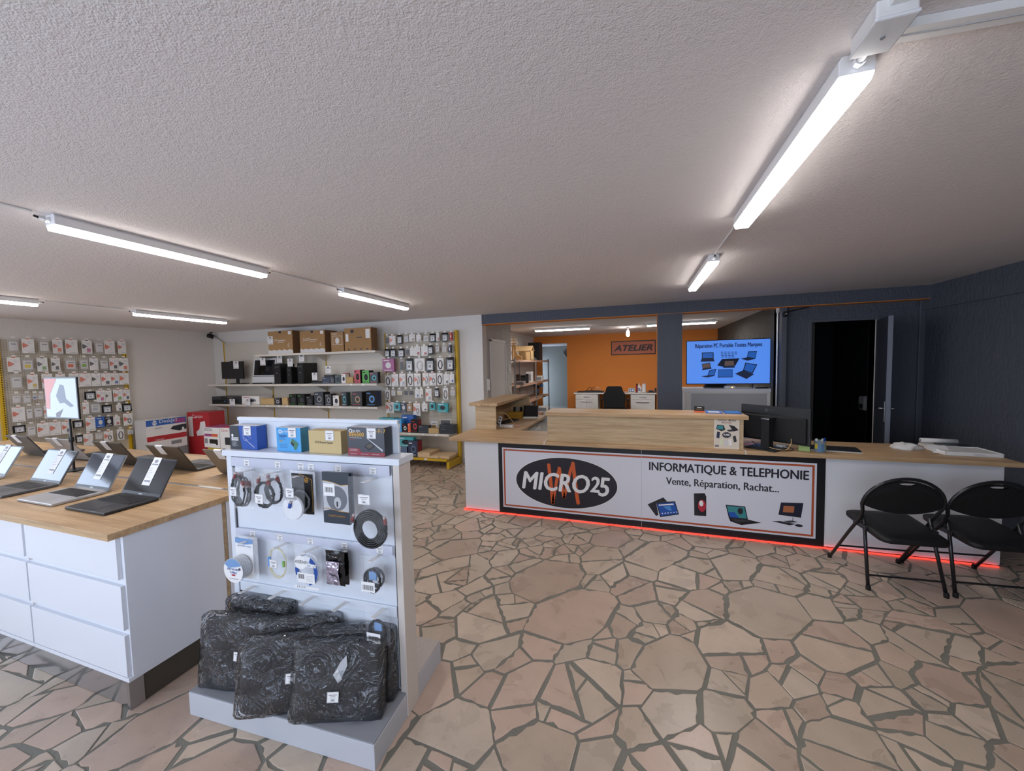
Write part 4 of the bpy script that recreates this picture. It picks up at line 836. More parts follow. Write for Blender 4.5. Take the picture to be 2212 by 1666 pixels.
def soft_box(root, w, h, th, m, name, seed, infl=0.0, puff=.35, noise=.004, corner=.035, n=12):
    R = random.Random(seed); vs, fs = [], []; ph = [R.uniform(0, 6) for _ in range(6)]
    for s in (-1, 1):
        for j in range(n+1):
            for i in range(n+1):
                a, b = i/n*2-1, j/n*2-1; x, z = a*w/2, (b+1)/2*h
                # rounded corners
                cx_, cz_ = max(0, abs(x)-(w/2-corner)), max(0, abs(z-h/2)-(h/2-corner)); L_ = math.hypot(cx_, cz_)
                if L_ > corner and cx_ > 0 and cz_ > 0: x -= math.copysign(cx_*(1-corner/L_), x); z -= math.copysign(cz_*(1-corner/L_), z-h/2)
                e = min(1-abs(a), 1-abs(b)); bul = th/2*((1-puff)+puff*math.sqrt(min(1, e*1.5)))
                if e < 1e-6: bul *= .35
                wv = noise*(math.sin(7*a+ph[0]+3*b)+math.sin(5*b+ph[1]-4*a)+.6*math.sin(13*a*b+ph[2]))
                vs.append((x*(1+infl/w), s*(bul+infl/2)+(wv if e > .02 else 0)+R.gauss(0, noise*.35), z*(1+infl/h)-infl*.3+R.gauss(0, noise*.2)))
    k = (n+1)**2
    for s in (0, 1):
        for j in range(n):
            for i in range(n):
                f_ = (s*k+j*(n+1)+i, s*k+j*(n+1)+i+1, s*k+(j+1)*(n+1)+i+1, s*k+(j+1)*(n+1)+i); fs.append(f_ if not s else f_[::-1])
    rim = [i for i in range(n+1)]+[j*(n+1)+n for j in range(1, n+1)]+[n*(n+1)+i for i in range(n-1, -1, -1)]+[j*(n+1) for j in range(n-1, 0, -1)]
    for q_ in range(len(rim)): a, b = rim[q_], rim[(q_+1) % len(rim)]; fs.append((b, a, a+k, b+k))
    return MB().add(vs, fs, m).build(name, root, smooth=True)
def sleeve(label, u, v, w, h, yaw, lean, seed, tagpos=None, th=.05, z=.119, brand=False):
    r_ = thing('laptop_sleeve', label, 'laptop bag', dw(u, v, z), 0, 'wrapped laptop sleeves on the display stand base'); r_.rotation_euler = (-lean, 0, DA+yaw)
    s_ = soft_box(r_, w, h, th, 'sleeve', 'sleeve', seed); MB().tube([(-w*.42, -th*.33, h*.74), (0, -th*.44, h*.75), (w*.42, -th*.33, h*.74)], .003, 'black_plastic', 6).build('zip', s_)
    f_ = soft_box(r_, w, h, th, 'film', 'plastic_wrap', seed, .028, .3, .0042, .02, 16)
    if tagpos:
        m = MB(); small_label(m, tagpos[0], tagpos[1], .05, .042, -th/2-.024); m.build('price_label', r_)
    if brand:
        m = MB(); m.flat([(-.01, .19), (.022, .165), (.05, .225), (.044, .265), (.02, .24)], 'light_grey', -th/2-.021); m.flat([(-.01, .19), (.012, .158), (.03, .172), (.01, .21)], 'paper', -th/2-.0215); m.build('swing_tag', r_)
    return r_
sleeve('wrapped black laptop sleeve standing frontmost at the right of the base', .80, .062, .385, .30, .30, .24, 5, (-.005, .105), brand=True)
sleeve('wrapped black laptop sleeve leaning just behind the frontmost right one', .80, .158, .385, .305, .28, .16, 6)
sleeve('wrapped black laptop sleeve in the middle, leaning over the base edge', .535, .030, .37, .30, .38, .22, 7, (.05, .15))
sleeve('wrapped black laptop sleeve at the back of the middle pair', .52, .135, .37, .32, .36, .16, 8)
sleeve('wrapped black laptop sleeve at the front left corner of the base', .205, .075, .36, .32, .14, .14, 9, (.045, .17))
sleeve('wrapped black laptop sleeve at the back left against the panel', .225, .185, .36, .345, .08, .08, 10)

# ---------------------------------------------------------------- wall shelving and pegboards
def peg_mat():
    m = bpy.data.materials.new('pegboard'); m.use_nodes = True; nt = m.node_tree; b = nt.nodes['Principled BSDF']; N = nt.nodes.new; L = nt.links.new
    tc = N('ShaderNodeTexCoord'); mp = N('ShaderNodeVectorMath'); mp.operation = 'SCALE'; mp.inputs['Scale'].default_value = 2*PI/.025; L(tc.outputs['Object'], mp.inputs[0])
    sp = N('ShaderNodeSeparateXYZ'); L(mp.outputs[0], sp.inputs[0]); acc = None
    for ax in 'XZ':
        s_ = N('ShaderNodeMath'); s_.operation = 'SINE'; L(sp.outputs[ax], s_.inputs[0]); acc = s_ if acc is None else acc; last = s_
    ml = N('ShaderNodeMath'); ml.operation = 'MINIMUM'; L(acc.outputs[0], ml.inputs[0]); L(last.outputs[0], ml.inputs[1])
    g_ = N('ShaderNodeMath'); g_.operation = 'GREATER_THAN'; g_.inputs[1].default_value = .55; L(ml.outputs[0], g_.inputs[0])
    mx = N('ShaderNodeMix'); mx.data_type = 'RGBA'; mx.inputs['A'].default_value = lin('#cdc4b4'); mx.inputs['B'].default_value = lin('#6b6355'); L(g_.outputs[0], mx.inputs['Factor']); L(mx.outputs['Result'], b.inputs['Base Color'])
    b.inputs['Roughness'].default_value = .5; MATS['pegboard'] = m
peg_mat()
PK = {'orange_tag': '#df6334', 'tag_black': '#2a2b33', 'pack_white': '#efedea', 'pack_grey': '#d8d7d6', 'pack_green': '#7fb04d', 'pack_blue': '#2f64b5', 'pack_yellow': '#e0c33c', 'pack_pink': '#c9578c', 'pack_red': '#bf3138', 'pack_teal': '#3fa7b0', 'pack_brown': '#a3835c', 'pack_purple': '#a44a86', 'pack_navy': '#28344f', 'pack_silver': '#b4b8be'}
for k, v in PK.items(): mat(k, v, .35 if k != 'pack_silver' else .25)
mat('blister', '#f1f3f7', .1, alpha=.10, spec=.9, bump=.5, bscale=60, bdist=.01)
def package(name, label, cat, loc, rz, w, h, kind, acc=None, group=None, depth=.02):
    """a hanging pack: origin at its hook hole, hanging down, front towards -y"""
    r_ = thing(name, label, cat, loc, rz, group); R = random.Random(int(loc[0]*977+loc[1]*577+loc[2]*331))
    y = -.0012; c = MB(); p = MB(); body = 'pack_white'
    if kind in 'OBWX':
        c.box((-w/2, 0, -h), (w/2, .0015, 0), body).box((-w*.14, -.001, -.006), (w*.14, .0016, .012), {'O': 'orange_tag', 'B': 'tag_black'}.get(kind, body)); c.build('card', r_)
        if kind in 'OB':
            m_ = 'orange_tag' if kind == 'O' else 'tag_black'; s_ = min(w*.32, h*.24); p.flat([(-w*.42, -h*.46-s_*1.1), (-w*.42+s_*1.5, -h*.46), (-w*.42, -h*.46+s_*1.1), (-w*.47, -h*.46)], m_, y)
        for i in range(3): p.rect(0, -h*(.2+.07*i), w*R.uniform(.15, .42), -h*(.185+.07*i), 'grey_print', y)
        p.rect(-w*.1, -h*.93, w*.38, -h*.91, 'ink_soft', y)
        if acc == 'loop':
            p.ell(w*.14, -h*.62, w*.22, h*.22, 'tag_black', y-.0003, 20); p.ell(w*.14, -h*.62, w*.12, h*.14, 'pack_grey', y-.0006, 18)
        elif acc == 'cable':
            p.stroke([(w*.1, -h*.25), (w*.3, -h*.4), (w*.25, -h*.75), (w*.05, -h*.85), (-.02*w, -h*.55)], w*.1, 'tag_black', y-.0003)
        elif acc: p.rect(-w*.02, -h*.86, w*.34, -h*R.uniform(.58, .66), acc, y-.0003)
        p.build('print', r_)
        b_ = MB().box((-w*.44, -depth, -h*.9), (w*.46, -.003, -h*.13), 'blister'); b_.build('blister', r_, bevel=.004)
    elif kind == 'C':       # clear bag with a pale content
        bag(r_, w, h, .02, 'blister', 'bag', 4, 5, .003, seed=int(w*9999)); c.box((-w*.36, -.002, -h*.85), (w*.36, .002, -h*.22), 'pack_grey' if acc != 'dark' else 'tag_black'); c.build('content', r_)
        if acc and acc != 'dark': p.rect(-w*.25, -h*.72, w*.2, -h*.5, acc, -.0026)
        p.rect(-w*.2, -h*.4, w*.25, -h*.36, 'ink_soft', -.0026); p.build('print', r_)
    elif kind == 'P':       # black zip pouch with a clear window
        bag(r_, w, h, .016, 'black_film', 'pouch', 4, 5, .002, seed=int(w*9999)); a_ = -.0125
        p.rect(-w*.36, -h*.9, w*.36, -h*.2, 'pack_silver', a_); p.build('window', r_); q_ = MB(); q_.rect(-w*.2, -h*.8, w*.24, -h*.42, 'paper', a_-.0004); q_.rect(-w*.12, -h*.7, w*.12, -h*.5, acc or 'grey_print', a_-.0008); q_.build('insert_card', r_)
    elif kind == 'L':       # bag with a cable loop
        bag(r_, w, h, .018, 'blister', 'bag', 4, 5, .003, seed=int(w*9999)); c.box((-w*.42, .002, -h*.96), (w*.42, .003, -.004), 'pack_white'); c.build('card', r_)
        P_ = [(w*.25*math.cos(2*PI*i/18), -.004, -h*.55+h*.32*math.sin(2*PI*i/18)) for i in range(18)]; MB().tube(P_, min(w, h)*.055, acc or 'tag_black', 6, True).build('cable_loop', r_, smooth=True)
        p.rect(-w*.12, -h*.68, w*.14, -h*.48, 'paper', -.0095); p.build('label_card', r_)
    elif kind == 'K':       # printed carton
        c.box((-w/2, -depth, -h), (w/2, depth*.9, 0), acc or 'pack_teal'); c.build('carton', r_, bevel=.001); y = -depth-.0006
        p.ell(0, -h*.5, w*.24, h*.24, {'pack_blue': 'pack_grey', 'pack_teal': 'tag_black'}.get(acc, 'pack_grey'), y, 16); p.rect(-w*.4, -h*.16, w*.1, -h*.1, 'paper', y); p.rect(-w*.4, -h*.9, w*.3, -h*.86, 'paper', y); p.build('print', r_)
    return r_
def hook_at(parent, loc_local, reach=.14):
    """wire hook with a white price flag, growing towards -y"""
    x, y, z = loc_local; h_ = MB().tube([(x, y, z), (x, y-reach, z+.004), (x, y-reach-.006, z+.014)], .0022, 'chrome', 5).build('hook', parent)
    MB().box((x-.019, y-reach-.010, z+.006), (x+.019, y-reach-.008, z+.032), 'pack_white').build('price_flag', h_)
KN = {'O': 'white pack with orange diamond', 'B': 'white pack with black diamond', 'C': 'clear bag with pale content', 'P': 'black zip pouch with silver window', 'L': 'clear bag with a cable loop', 'K': 'printed carton', 'W': 'white blister card', 'X': 'white carded pack'}
AN = {'pack_green': ' and green patch', 'pack_blue': ' and blue patch', 'pack_red': ' and red patch', 'pack_pink': ' and pink patch', 'pack_yellow': ' and yellow patch', 'tag_black': ' and dark patch', 'loop': ' and black coil', 'cable': ' and black cable', 'dark': ' in dark tones', 'pack_teal': ' in teal', 'pack_brown': ' in brown', 'pack_navy': ' in navy', 'pack_purple': ' in purple', 'orange_tag': ' and orange patch', 'pack_silver': ' and silver patch', 'pack_grey': ' and grey patch'}
def peg_wall(board, tolocal, plane, rows, o, sc_, where, group, rz, hookback):
    for ri, row in enumerate(rows):
        for ci, it in enumerate(row):
            x0, y0, x1, y1, kind = it[:5]; acc = it[5] if len(it) > 5 else None; q = lambda x, y: plane(o[0]+x/sc_, o[1]+y/sc_)
            A = q(x0, (y0+y1)/2); B = q(x1, (y0+y1)/2); T = q((x0+x1)/2, y0); D = q((x0+x1)/2, y1); w = (B-A).length; h = (T-D).length
            lb = '%s%s, %s in %s row, %s' % (KN[kind], AN.get(acc, ''), ORD[ci+1], ORD[ri+1], where)
            package('carton_pack' if kind == 'K' else 'zip_pouch' if kind == 'P' else 'bagged_part' if kind in 'CL' else 'blister_pack', lb, 'package', T, rz, w, h, kind, acc, group)
            hook_at(board, tolocal(T), hookback)
# left wall gondola
PXL = XL+.02
gl_ = thing('pegboard_gondola', 'yellow framed cream pegboard unit on the left wall', 'shop rack', (PXL, 2.83, 0), PI/2)
MB().box((0, 0, .12), (1.40, -.012, 2.17), 'pegboard').build('pegboard', gl_)
for u in (-.012, 1.395):
    MB().box((u, -.05, 0), (u+.045, .0, 2.19), 'yellow_paint').build('upright', gl_, bevel=.002)
    m = MB()
    for i in range(60): m.box((u+.028, -.0512, .15+i*.034), (u+.038, -.049, .15+i*.034+.02), 'black_matt')
    tag(m.build('upright_slots', gl_), kind='stuff')
MB().box((0, -.40, .05), (1.4, -.012, .16), 'yellow_paint').build('base_shelf', gl_, bevel=.003)
rowsL = [
 [(75,270,210,428,'C'),(240,272,380,432,'O'),(425,275,555,430,'C'),(585,280,700,436,'O','orange_tag'),(730,282,865,438,'O'),(915,288,1028,438,'B','pack_pink'),(1055,290,1165,440,'C'),(1170,295,1285,442,'O'),(1320,300,1410,440,'O')],
 [(75,480,225,642,'O'),(230,482,380,640,'C','pack_yellow'),(410,485,530,638,'B','pack_green'),(570,487,670,636,'B','tag_black'),(720,485,860,630,'C','orange_tag'),(885,482,998,628,'C','pack_green'),(1002,487,1100,626,'B'),(1110,488,1222,626,'C'),(1226,486,1326,624,'O','tag_black'),(1330,486,1440,630,'B','orange_tag')],
 [(105,668,255,845,'C'),(300,672,422,838,'O','pack_yellow'),(465,665,585,830,'O'),(622,668,730,820,'O'),(770,662,885,818,'O'),(890,660,1020,808,'O'),(1025,658,1125,802,'B'),(1132,658,1240,798,'O','tag_black'),(1242,658,1335,790,'O','pack_blue'),(1340,655,1442,786,'O')],
 [(125,890,240,1005,'C'),(245,885,350,1005,'C'),(358,885,416,965,'C','pack_blue'),(420,885,492,960,'C'),(945,865,1072,955,'P'),(1080,850,1176,985,'O','pack_pink'),(1180,852,1252,982,'B'),(1270,842,1376,975,'O','pack_green'),(1380,842,1456,965,'O','tag_black')],
 [(130,1040,276,1205,'O'),(282,1030,368,1190,'C'),(370,1020,480,1172,'C'),(488,1020,562,1168,'O','tag_black'),(926,985,996,1120,'O'),(1005,980,1135,1115,'C','pack_silver'),(1142,1015,1256,1105,'P'),(1305,1010,1366,1080,'X','tag_black'),(1370,1000,1476,1088,'P')],
 [(140,1245,286,1330,'P'),(290,1230,406,1375,'C'),(414,1218,546,1370,'O'),(552,1205,682,1355,'O'),(690,1200,806,1340,'O','tag_black'),(815,1190,930,1272,'P'),(960,1155,1066,1310,'O'),(1070,1152,1165,1268,'K','pack_blue'),(1170,1148,1262,1252,'K','tag_black'),(1266,1145,1346,1245,'X','pack_red'),(1385,1110,1486,1245,'O','loop')],
 [(845,1355,930,1440,'P'),(936,1340,1040,1490,'O'),(1060,1320,1160,1410,'C'),(1166,1308,1266,1430,'O','loop'),(1308,1285,1396,1412,'L'),(1424,1280,1506,1352,'C','pack_silver')]]
inv = lambda P_: (P_.y-2.83, -.012, P_.z)
peg_wall(gl_, inv, lambda x, y: at(x, y, 'x', PXL+.13), rowsL, (0, 680), 5.206, 'left pegboard', 'packs on the left pegboard', PI/2, .115)
# back wall gondola: cream backs, three bays of shelves and one pegboard bay
YG = 5.765
gb = thing('shelf_gondola', 'long cream wall shelving with yellow slotted uprights on the back wall', 'shop rack', (0, YG, 0))
PX = (-8.33, -7.0, -5.62, -4.27, -2.87)
for i in range(3):
    for z0, z1 in ((.10, .88), (.882, 1.72), (1.722, 2.235)):
        MB().box((PX[i]+.012, -.012, z0), (PX[i+1]-.012, 0, z1), 'cream_metal').build('back_panel', gb, bevel=.001)
MB().box((PX[3]+.012, -.012, .56), (PX[4], 0, 2.235), 'pegboard').build('pegboard', gb); MB().box((PX[3]+.012, -.012, .10), (PX[4], 0, .558), 'cream_metal').build('back_panel', gb)
for i, x in enumerate(PX):
    last = i == 4
    u_ = MB().box((x-.012, -.02, 0), (x+.012, 0, 2.26), 'yellow_paint') if not last else MB().box((x, -.075, 0), (x+.045, 0, 2.245), 'yellow_paint')
    u_ = u_.build('upright', gb, bevel=.001); m = MB()
    for k in range(62):
        if last: m.box((x+.004, -.0762, .12+k*.034), (x+.014, -.074, .12+k*.034+.02), 'black_matt')
        else: m.box((x-.005, -.0208, .12+k*.034), (x+.003, -.0195, .12+k*.034+.02), 'black_matt')
    tag(m.build('upright_slots', u_), kind='stuff')
SH = []
def shelf(x0, x1, z, d, name='shelf', m_='cream_metal', tags=()):
    s_ = MB().box((x0, -d, z-.03), (x1, -.012, z), m_).box((x0, -d-.006, z-.034), (x1, -d, z+.004), 'cream_metal' if m_ != 'yellow_paint' else m_).build(name, gb, bevel=.002)
    for x in (x0+.004, x1-.012): MB().prism([(x, -.02, z-.03), (x, -d*.82, z-.03), (x, -.02, z-.15)], (.006, 0, 0), 'cream_metal').build('bracket', s_)
    for x in tags: MB().box((x-.022, -d-.008, z-.03), (x+.022, -d-.0062, z+.002), 'pack_white').build('price_flag', s_)
D4 = .36
shelf(-7.0, -5.62, 1.945, D4); shelf(-5.62, -4.22, 1.945, D4)
shelf(-8.36, -7.0, 1.378, D4); shelf(-7.0, -5.62, 1.378, D4); shelf(-5.62, -4.22, 1.378, D4, tags=(-4.75, -4.5))
shelf(-8.36, -7.0, .975, D4); shelf(-7.0, -5.62, .975, D4, tags=(-6.75, -6.45, -6.25, -5.85)); shelf(-5.62, -4.22, .975, D4, tags=(-5.5, -5.25, -5.0, -4.6))
shelf(PX[3], PX[4]-.002, .55, D4, tags=(-4.0, -3.8, -3.6, -3.35, -3.1)); shelf(PX[3], PX[4]-.002, .165, .46, 'base_shelf', 'yellow_paint', (-3.9, -3.6, -3.25))
MB().box((PX[4]-.004, -.47, .02), (PX[4]+.045, -.05, .125), 'yellow_paint').build('foot', gb, bevel=.003)
rowsR = [
 [(160,180,205,278,'C','dark'),(207,182,272,282,'O'),(290,172,350,268,'P'),(360,168,420,256,'C','pack_silver'),(422,165,486,240,'X','pack_brown'),(500,170,553,242,'W','pack_silver'),(572,163,640,246,'C','pack_silver'),(645,155,714,250,'P'),(716,150,750,235,'X','pack_red'),(780,148,848,245,'P'),(870,145,893,230,'K','pack_red')],
 [(156,325,214,412,'P'),(218,322,282,412,'P'),(300,320,372,415,'P'),(376,315,428,396,'C','dark'),(430,312,478,396,'X'),(479,295,542,396,'W','pack_red'),(553,293,622,396,'W','pack_red'),(624,286,686,382,'P'),(705,282,752,362,'C','pack_silver'),(780,280,832,362,'C','pack_silver'),(852,278,883,370,'K','pack_navy')],
 [(138,432,262,572,'K','pack_purple'),(318,435,362,572,'C','dark'),(380,428,470,572,'P'),(472,422,598,572,'L','pack_grey'),(605,425,698,570,'P'),(720,418,802,558,'L'),(825,415,912,562,'P')],
 [(155,608,226,732,'L'),(228,598,302,732,'O','pack_grey'),(315,592,382,732,'O','pack_silver'),(395,588,470,732,'L'),(476,590,546,732,'O','cable'),(568,586,634,730,'O','cable'),(640,586,714,722,'O','loop'),(718,582,792,722,'L'),(795,598,856,712,'X','tag_black'),(860,598,912,698,'W','pack_blue')],
 [(155,765,216,882,'L'),(224,762,276,842,'C','pack_silver'),(287,768,352,832,'C','pack_yellow'),(362,762,411,838,'C','dark'),(418,762,471,836,'C','dark'),(484,762,530,858,'X','pack_blue'),(533,762,574,856,'X','tag_black'),(600,756,666,892,'O','pack_silver'),(694,755,754,850,'P'),(787,746,850,880,'L'),(868,762,927,840,'C','pack_silver')],
 [(165,905,252,1022,'O','cable'),(260,908,330,998,'K','pack_teal'),(335,912,402,1012,'K','pack_navy'),(403,920,462,1006,'K','pack_brown'),(466,915,542,1052,'O','loop'),(560,918,620,1004,'X','tag_black'),(650,908,712,990,'K','pack_teal'),(735,915,850,1012,'K','pack_teal')]]
peg_wall(gb, lambda P_: (P_.x, -.012, P_.z), lambda x, y: at(x, y, 'y', YG-.14), rowsR, (800, 690), 5.05, 'back wall pegboard', 'packs on the back wall pegboard', 0, .125)
# boxes and computers on the shelves
def carton(label, rect, zs, yf, dep, m_, side=None, top=None, prints=None, o=(440, 690), sc_=5.53, group='goods on the wall shelves', name='carton', cat='box', hz=None):
    x0, y0, x1, y1 = rect; q = lambda x, y: at(o[0]+x/sc_, o[1]+y/sc_, 'y', yf); A = q(x0, (y0+y1)/2); B = q(x1, (y0+y1)/2); w = B.x-A.x
    h = (q((x0+x1)/2, y0).z-zs) if hz is None else hz
    r_ = thing(name, label, cat, ((A.x+B.x)/2, yf, zs+.001), 0, group)
    m = MB().box((-w/2, 0, 0), (w/2, dep, h), m_); m.m[3] = side or m_; m.m[1] = top or m_; m.build('carton', r_, bevel=.0015)
    if prints:
        p = MB(); prints(p, w, h); 
        if p.v: p.build('print', r_)
    return r_, w, h
def pc(a, b=None):          # generic carton print
    def f(m, w, h):
        m.rect(-w*.4, h*.82, -w*.05, h*.88, a, -.0008); m.rect(-w*.4, h*.1, w*.3, h*.13, a, -.0008)
        if b: m.ell(.06*w, h*.48, w*.26, h*.24, b, -.0009, 20); m.ell(.06*w, h*.48, w*.15, h*.13, 'ink', -.0012, 18)
    return f
def pc_pc(m, w, h):
    n = 14; m.flat([(-w/2, 0), (w/2, 0)]+[(w/2-w*i/n, h*(.14+.05*((i*7) % 3)/2)) for i in range(n+1)], 'pack_grey', -.0008)
    m.rect(w*.33, h*.83, w*.45, h*.97, 'paper', -.0008); m.text('DUST', .045, 'pack_grey', -w*.36, h*.55, -.0008, 'LEFT'); m.rect(-w*.1, h*.57, w*.2, h*.60, 'pack_grey', -.0008); m.rect(-w*.1, h*.5, w*.14, h*.52, 'pack_grey', -.0008)
    m.ell(w*.36, h*.36, w*.06, h*.08, 'pack_grey', -.0008, 16); m.ell(w*.37, h*.36, w*.05, h*.07, 'brown_card', -.0010, 16); m.rect(-w*.05, h*.9, w*.05, h, 'ink', -.0008)
def pc_big(m, w, h):
    m.rect(w*.30, h*.53, w*.46, h*.93, 'paper', -.0008); m.rect(-w*.45, h*.42, -w*.35, h*.75, 'paper', -.0008); m.ell(-w*.2, h*.86, .04, .03, 'ink', -.0008, 12); m.rect(-.02, h*.56, w*.16, h*.61, 'ink_soft', -.0008)
    for i in range(5): m.ell(-w*.35+i*.13, h*.07, .02, .015, 'ink_soft', -.0008, 10)
def pc_line(m, w, h): m.frame(-w*.35, h*.35, w*.38, h*.8, .006, 'pack_grey', -.0008); m.ell(0, h*.55, w*.16, h*.16, 'pack_grey', -.0008, 16); m.text('DUST', .035, 'pack_grey', -w*.4, h*.86, -.0008, 'LEFT')
YSH = YG-D4+.02; Z1, Z2, Z3 = 1.95, 1.383, .98; mat('side_card', '#7d5b3d', .8)
carton('brown cardboard computer carton at the left of the top shelf', (770, 140, 1062, 395), Z1, YSH, .30, 'brown_card', 'side_card', None, pc_pc)
carton('brown cardboard computer carton second from the left on the top shelf', (1150, 135, 1447, 388), Z1, YSH, .30, 'brown_card', 'side_card', None, pc_pc)
carton('low brown monitor carton half hidden on the top shelf', (1520, 152, 1672, 378), Z1, YSH+.03, .20, 'brown_card', 'side_card', None, pc_line)
carton('tallest brown carton with a white label at the right of the top shelf', (1682, 102, 2000, 362), Z1, YSH, .16, 'brown_card', 'side_card', None, pc_big)
# monitor and all-in-one
def pxq(yf, o=(440, 690), s=5.53): return lambda x, y: at(o[0]+x/s, o[1]+y/s, 'y', yf)
q = pxq(YSH+.08); A, B = q(212, 600), q(463, 600); w = B.x-A.x; zt = q(340, 505).z-Z2; zb = q(340, 712).z-Z2
t = thing('monitor', 'black flat monitor on its stand at the left of the middle shelf', 'monitor', ((A.x+B.x)/2, YSH+.08, Z2))
MB().box((-w/2, 0, zb), (w/2, .035, zt), 'black_plastic').build('casing', t, bevel=.004); MB().rect(-w/2+.012, zb+.02, w/2-.012, zt-.012, 'screen_dark', -.0006).build('screen', t); MB().box((.06, .03, .008), (.13, .05, zb+.1), 'black_plastic').build('stand', t); MB().box((-.06, -.02, 0), (.26, .16, .01), 'black_plastic').build('foot', t, bevel=.003); MB().box((-.04, .0, zt), (.02, .03, zt+.012), 'black_plastic').build('webcam', t)
q = pxq(YSH+.05); A, B = q(565, 600), q(838, 600); w = B.x-A.x; zt = q(700, 462).z-Z2
t = thing('all_in_one_computer', 'silver framed all-in-one computer tilted back on the middle shelf', 'computer', ((A.x+B.x)/2, YSH+.05, Z2)); M = Matrix.Rotation(-.14, 4, 'X')
MB(M).box((-w/2, 0, .02), (w/2, .05, zt), mat('aio_silver', '#cdcfd2', .35)).build('casing', t, bevel=.005); MB(M).rect(-w/2+.035, .17, w/2-.035, zt-.035, 'screen_dark', -.0008).build('screen', t); MB(M).rect(-w/2+.02, .145, w/2-.02, .155, 'black_plastic', -.0008).build('trim_line', t); MB().box((-w*.45, .0, 0), (-w*.40, .16, .03), 'silver').box((w*.40, .0, 0), (w*.45, .16, .03), 'silver').build('stand', t)
t = thing('keyboard', 'black keyboard lying in front of the all-in-one computer', 'keyboard', ((A.x+B.x)/2+.02, YSH-.02, Z2+.001)); MB().box((-.22, 0, 0), (.22, .12, .016), 'black_plastic').build('body', t, bevel=.003); m = MB()
for r__ in range(4):
    for k in range(14): m.box((-.21+k*.03, .012+r__*.026, .016), (-.185+k*.03, .032+r__*.026, .02), 'key_cap')
tag(m.build('keys', t), kind='stuff')
def tower(label, x0, x1, y0, dep, dy=0):
    q = pxq(YSH+dy); A, B = q(x0, 650), q(x1, 650); w = B.x-A.x; h = q((x0+x1)/2, y0).z-Z2
    t = thing('computer_tower', label, 'computer', ((A.x+B.x)/2, YSH+dy, Z2)); MB().box((-w/2, .006, 0), (w/2, dep, h), 'black_plastic').build('case', t, bevel=.003)
    MB().box((-w/2+.003, 0, .003), (w/2-.003, .006, h-.003), 'black_matt').build('front_bezel', t, bevel=.002); MB().box((-w*.32, -.002, h*.80), (w*.32, 0, h*.86), 'dark_grey').build('drive_bay', t); MB().rect(-w*.08, h*.52, w*.08, h*.56, 'grey_plastic', -.0026).build('power_button', t)
tower('black computer tower next to the all-in-one computer', 838, 915, 532, .32)
tower('lower black computer tower between two taller ones', 992, 1045, 572, .30)
tower('black computer tower with a tall case beside the small boxes', 1120, 1190, 522, .34)
def pcard(label, x, y0, y1, yf, wz=62, lean=.1):
    q = pxq(yf); T, D_ = q(x, y0), q(x-12, y1); A, B = q(x-wz/2, (y0+y1)/2), q(x+wz/2, (y0+y1)/2); w = B.x-A.x; h = T.z-D_.z
    t = thing('price_card', label, 'price card', ((A.x+B.x)/2, yf, D_.z), 0, 'price cards on the wall shelves'); M = Matrix.Shear('XZ', 4, (0.12, 0)) if False else Matrix()
    MB(M).box((-w/2, 0, 0), (w/2, .0015, h), 'paper').build('card', t); p = MB(); p.ell(0, h*.86, w*.22, h*.07, 'ink_soft', -.0006, 14); p.rect(-w*.4, h*.68, w*.4, h*.75, 'grey_print', -.0006)
    for i in range(4): p.rect(-w*.36, h*(.3+i*.09), w*rnd.uniform(.0, .36), h*(.32+i*.09), 'grey_print', -.0006)
    p.rect(-w*.45, h*.04, w*.45, h*.1, 'ink_soft', -.0006); p.build('print', t)
for x, y0, y1, dy, lb in ((385, 500, 590, .075, 'white price card hung on the black monitor'), (705, 462, 552, .03, 'white price card hung on the all-in-one computer'), (905, 438, 527, .10, 'white price card standing on the first black tower'), (1032, 472, 567, .10, 'white price card standing on the lower black tower'), (1168, 422, 515, .10, 'white price card standing on the tall tower with red mark'), (1325, 638, 732, -.005, 'white price card on the flat black mini computer'), (1487, 560, 657, .02, 'blank looking price card behind the grey boxes')):
    pcard(lb, x, y0, y1, YSH+dy)
for x, y0, y1, dy, lb in ((342, 952, 1038, -.035, 'price card at the shelf edge below the black printer'), (525, 952, 1038, -.035, 'price card at the shelf edge below the white printer carton'), (795, 205, 303, -.006, 'price card taped to the left brown carton'),): pcard(lb, x, y0, y1, YSH+dy)
G2 = 'goods on the middle shelf'
carton('flat black mini computer lying on the middle shelf', (1280, 735, 1410, 757), Z2, YSH+.02, .18, 'black_plastic', hz=.035, group=G2)
carton('slate grey box lying under the blank price card', (1413, 695, 1505, 757), Z2, YSH, .10, 'pack_navy', None, None, pc('pack_grey'), group=G2)
carton('dark grey box behind the slate box on the middle shelf', (1440, 662, 1545, 757), Z2, YSH+.11, .10, 'dark_grey', group=G2)
carton('small dark box right of the slate box', (1508, 690, 1558, 757), Z2, YSH, .09, 'box_navy', None, None, pc('grey_plastic', 'grey_plastic'), group=G2)
carton('dark teal camera box on the middle shelf', (1566, 666, 1638, 757), Z2, YSH, .10, mat('deep_teal', '#33484a', .4), None, None, pc('grey_plastic', 'black_plastic'), group=G2)
carton('white webcam box on the middle shelf', (1643, 655, 1694, 757), Z2, YSH, .09, 'pack_white', None, None, pc('pack_red', 'ink'), group=G2)
carton('red box standing behind the white webcam box', (1662, 645, 1712, 757), Z2, YSH+.10, .08, 'pack_red', group=G2)
carton('small brown carton on the middle shelf', (1702, 688, 1782, 757), Z2, YSH, .10, 'kraft', None, None, pc('brown_card'), group=G2)
carton('red and black headset box on the middle shelf', (1797, 605, 1870, 757), Z2, YSH, .12, 'pack_red', 'black_matt', 'pack_red', pc('black_matt', 'black_matt'), group=G2)
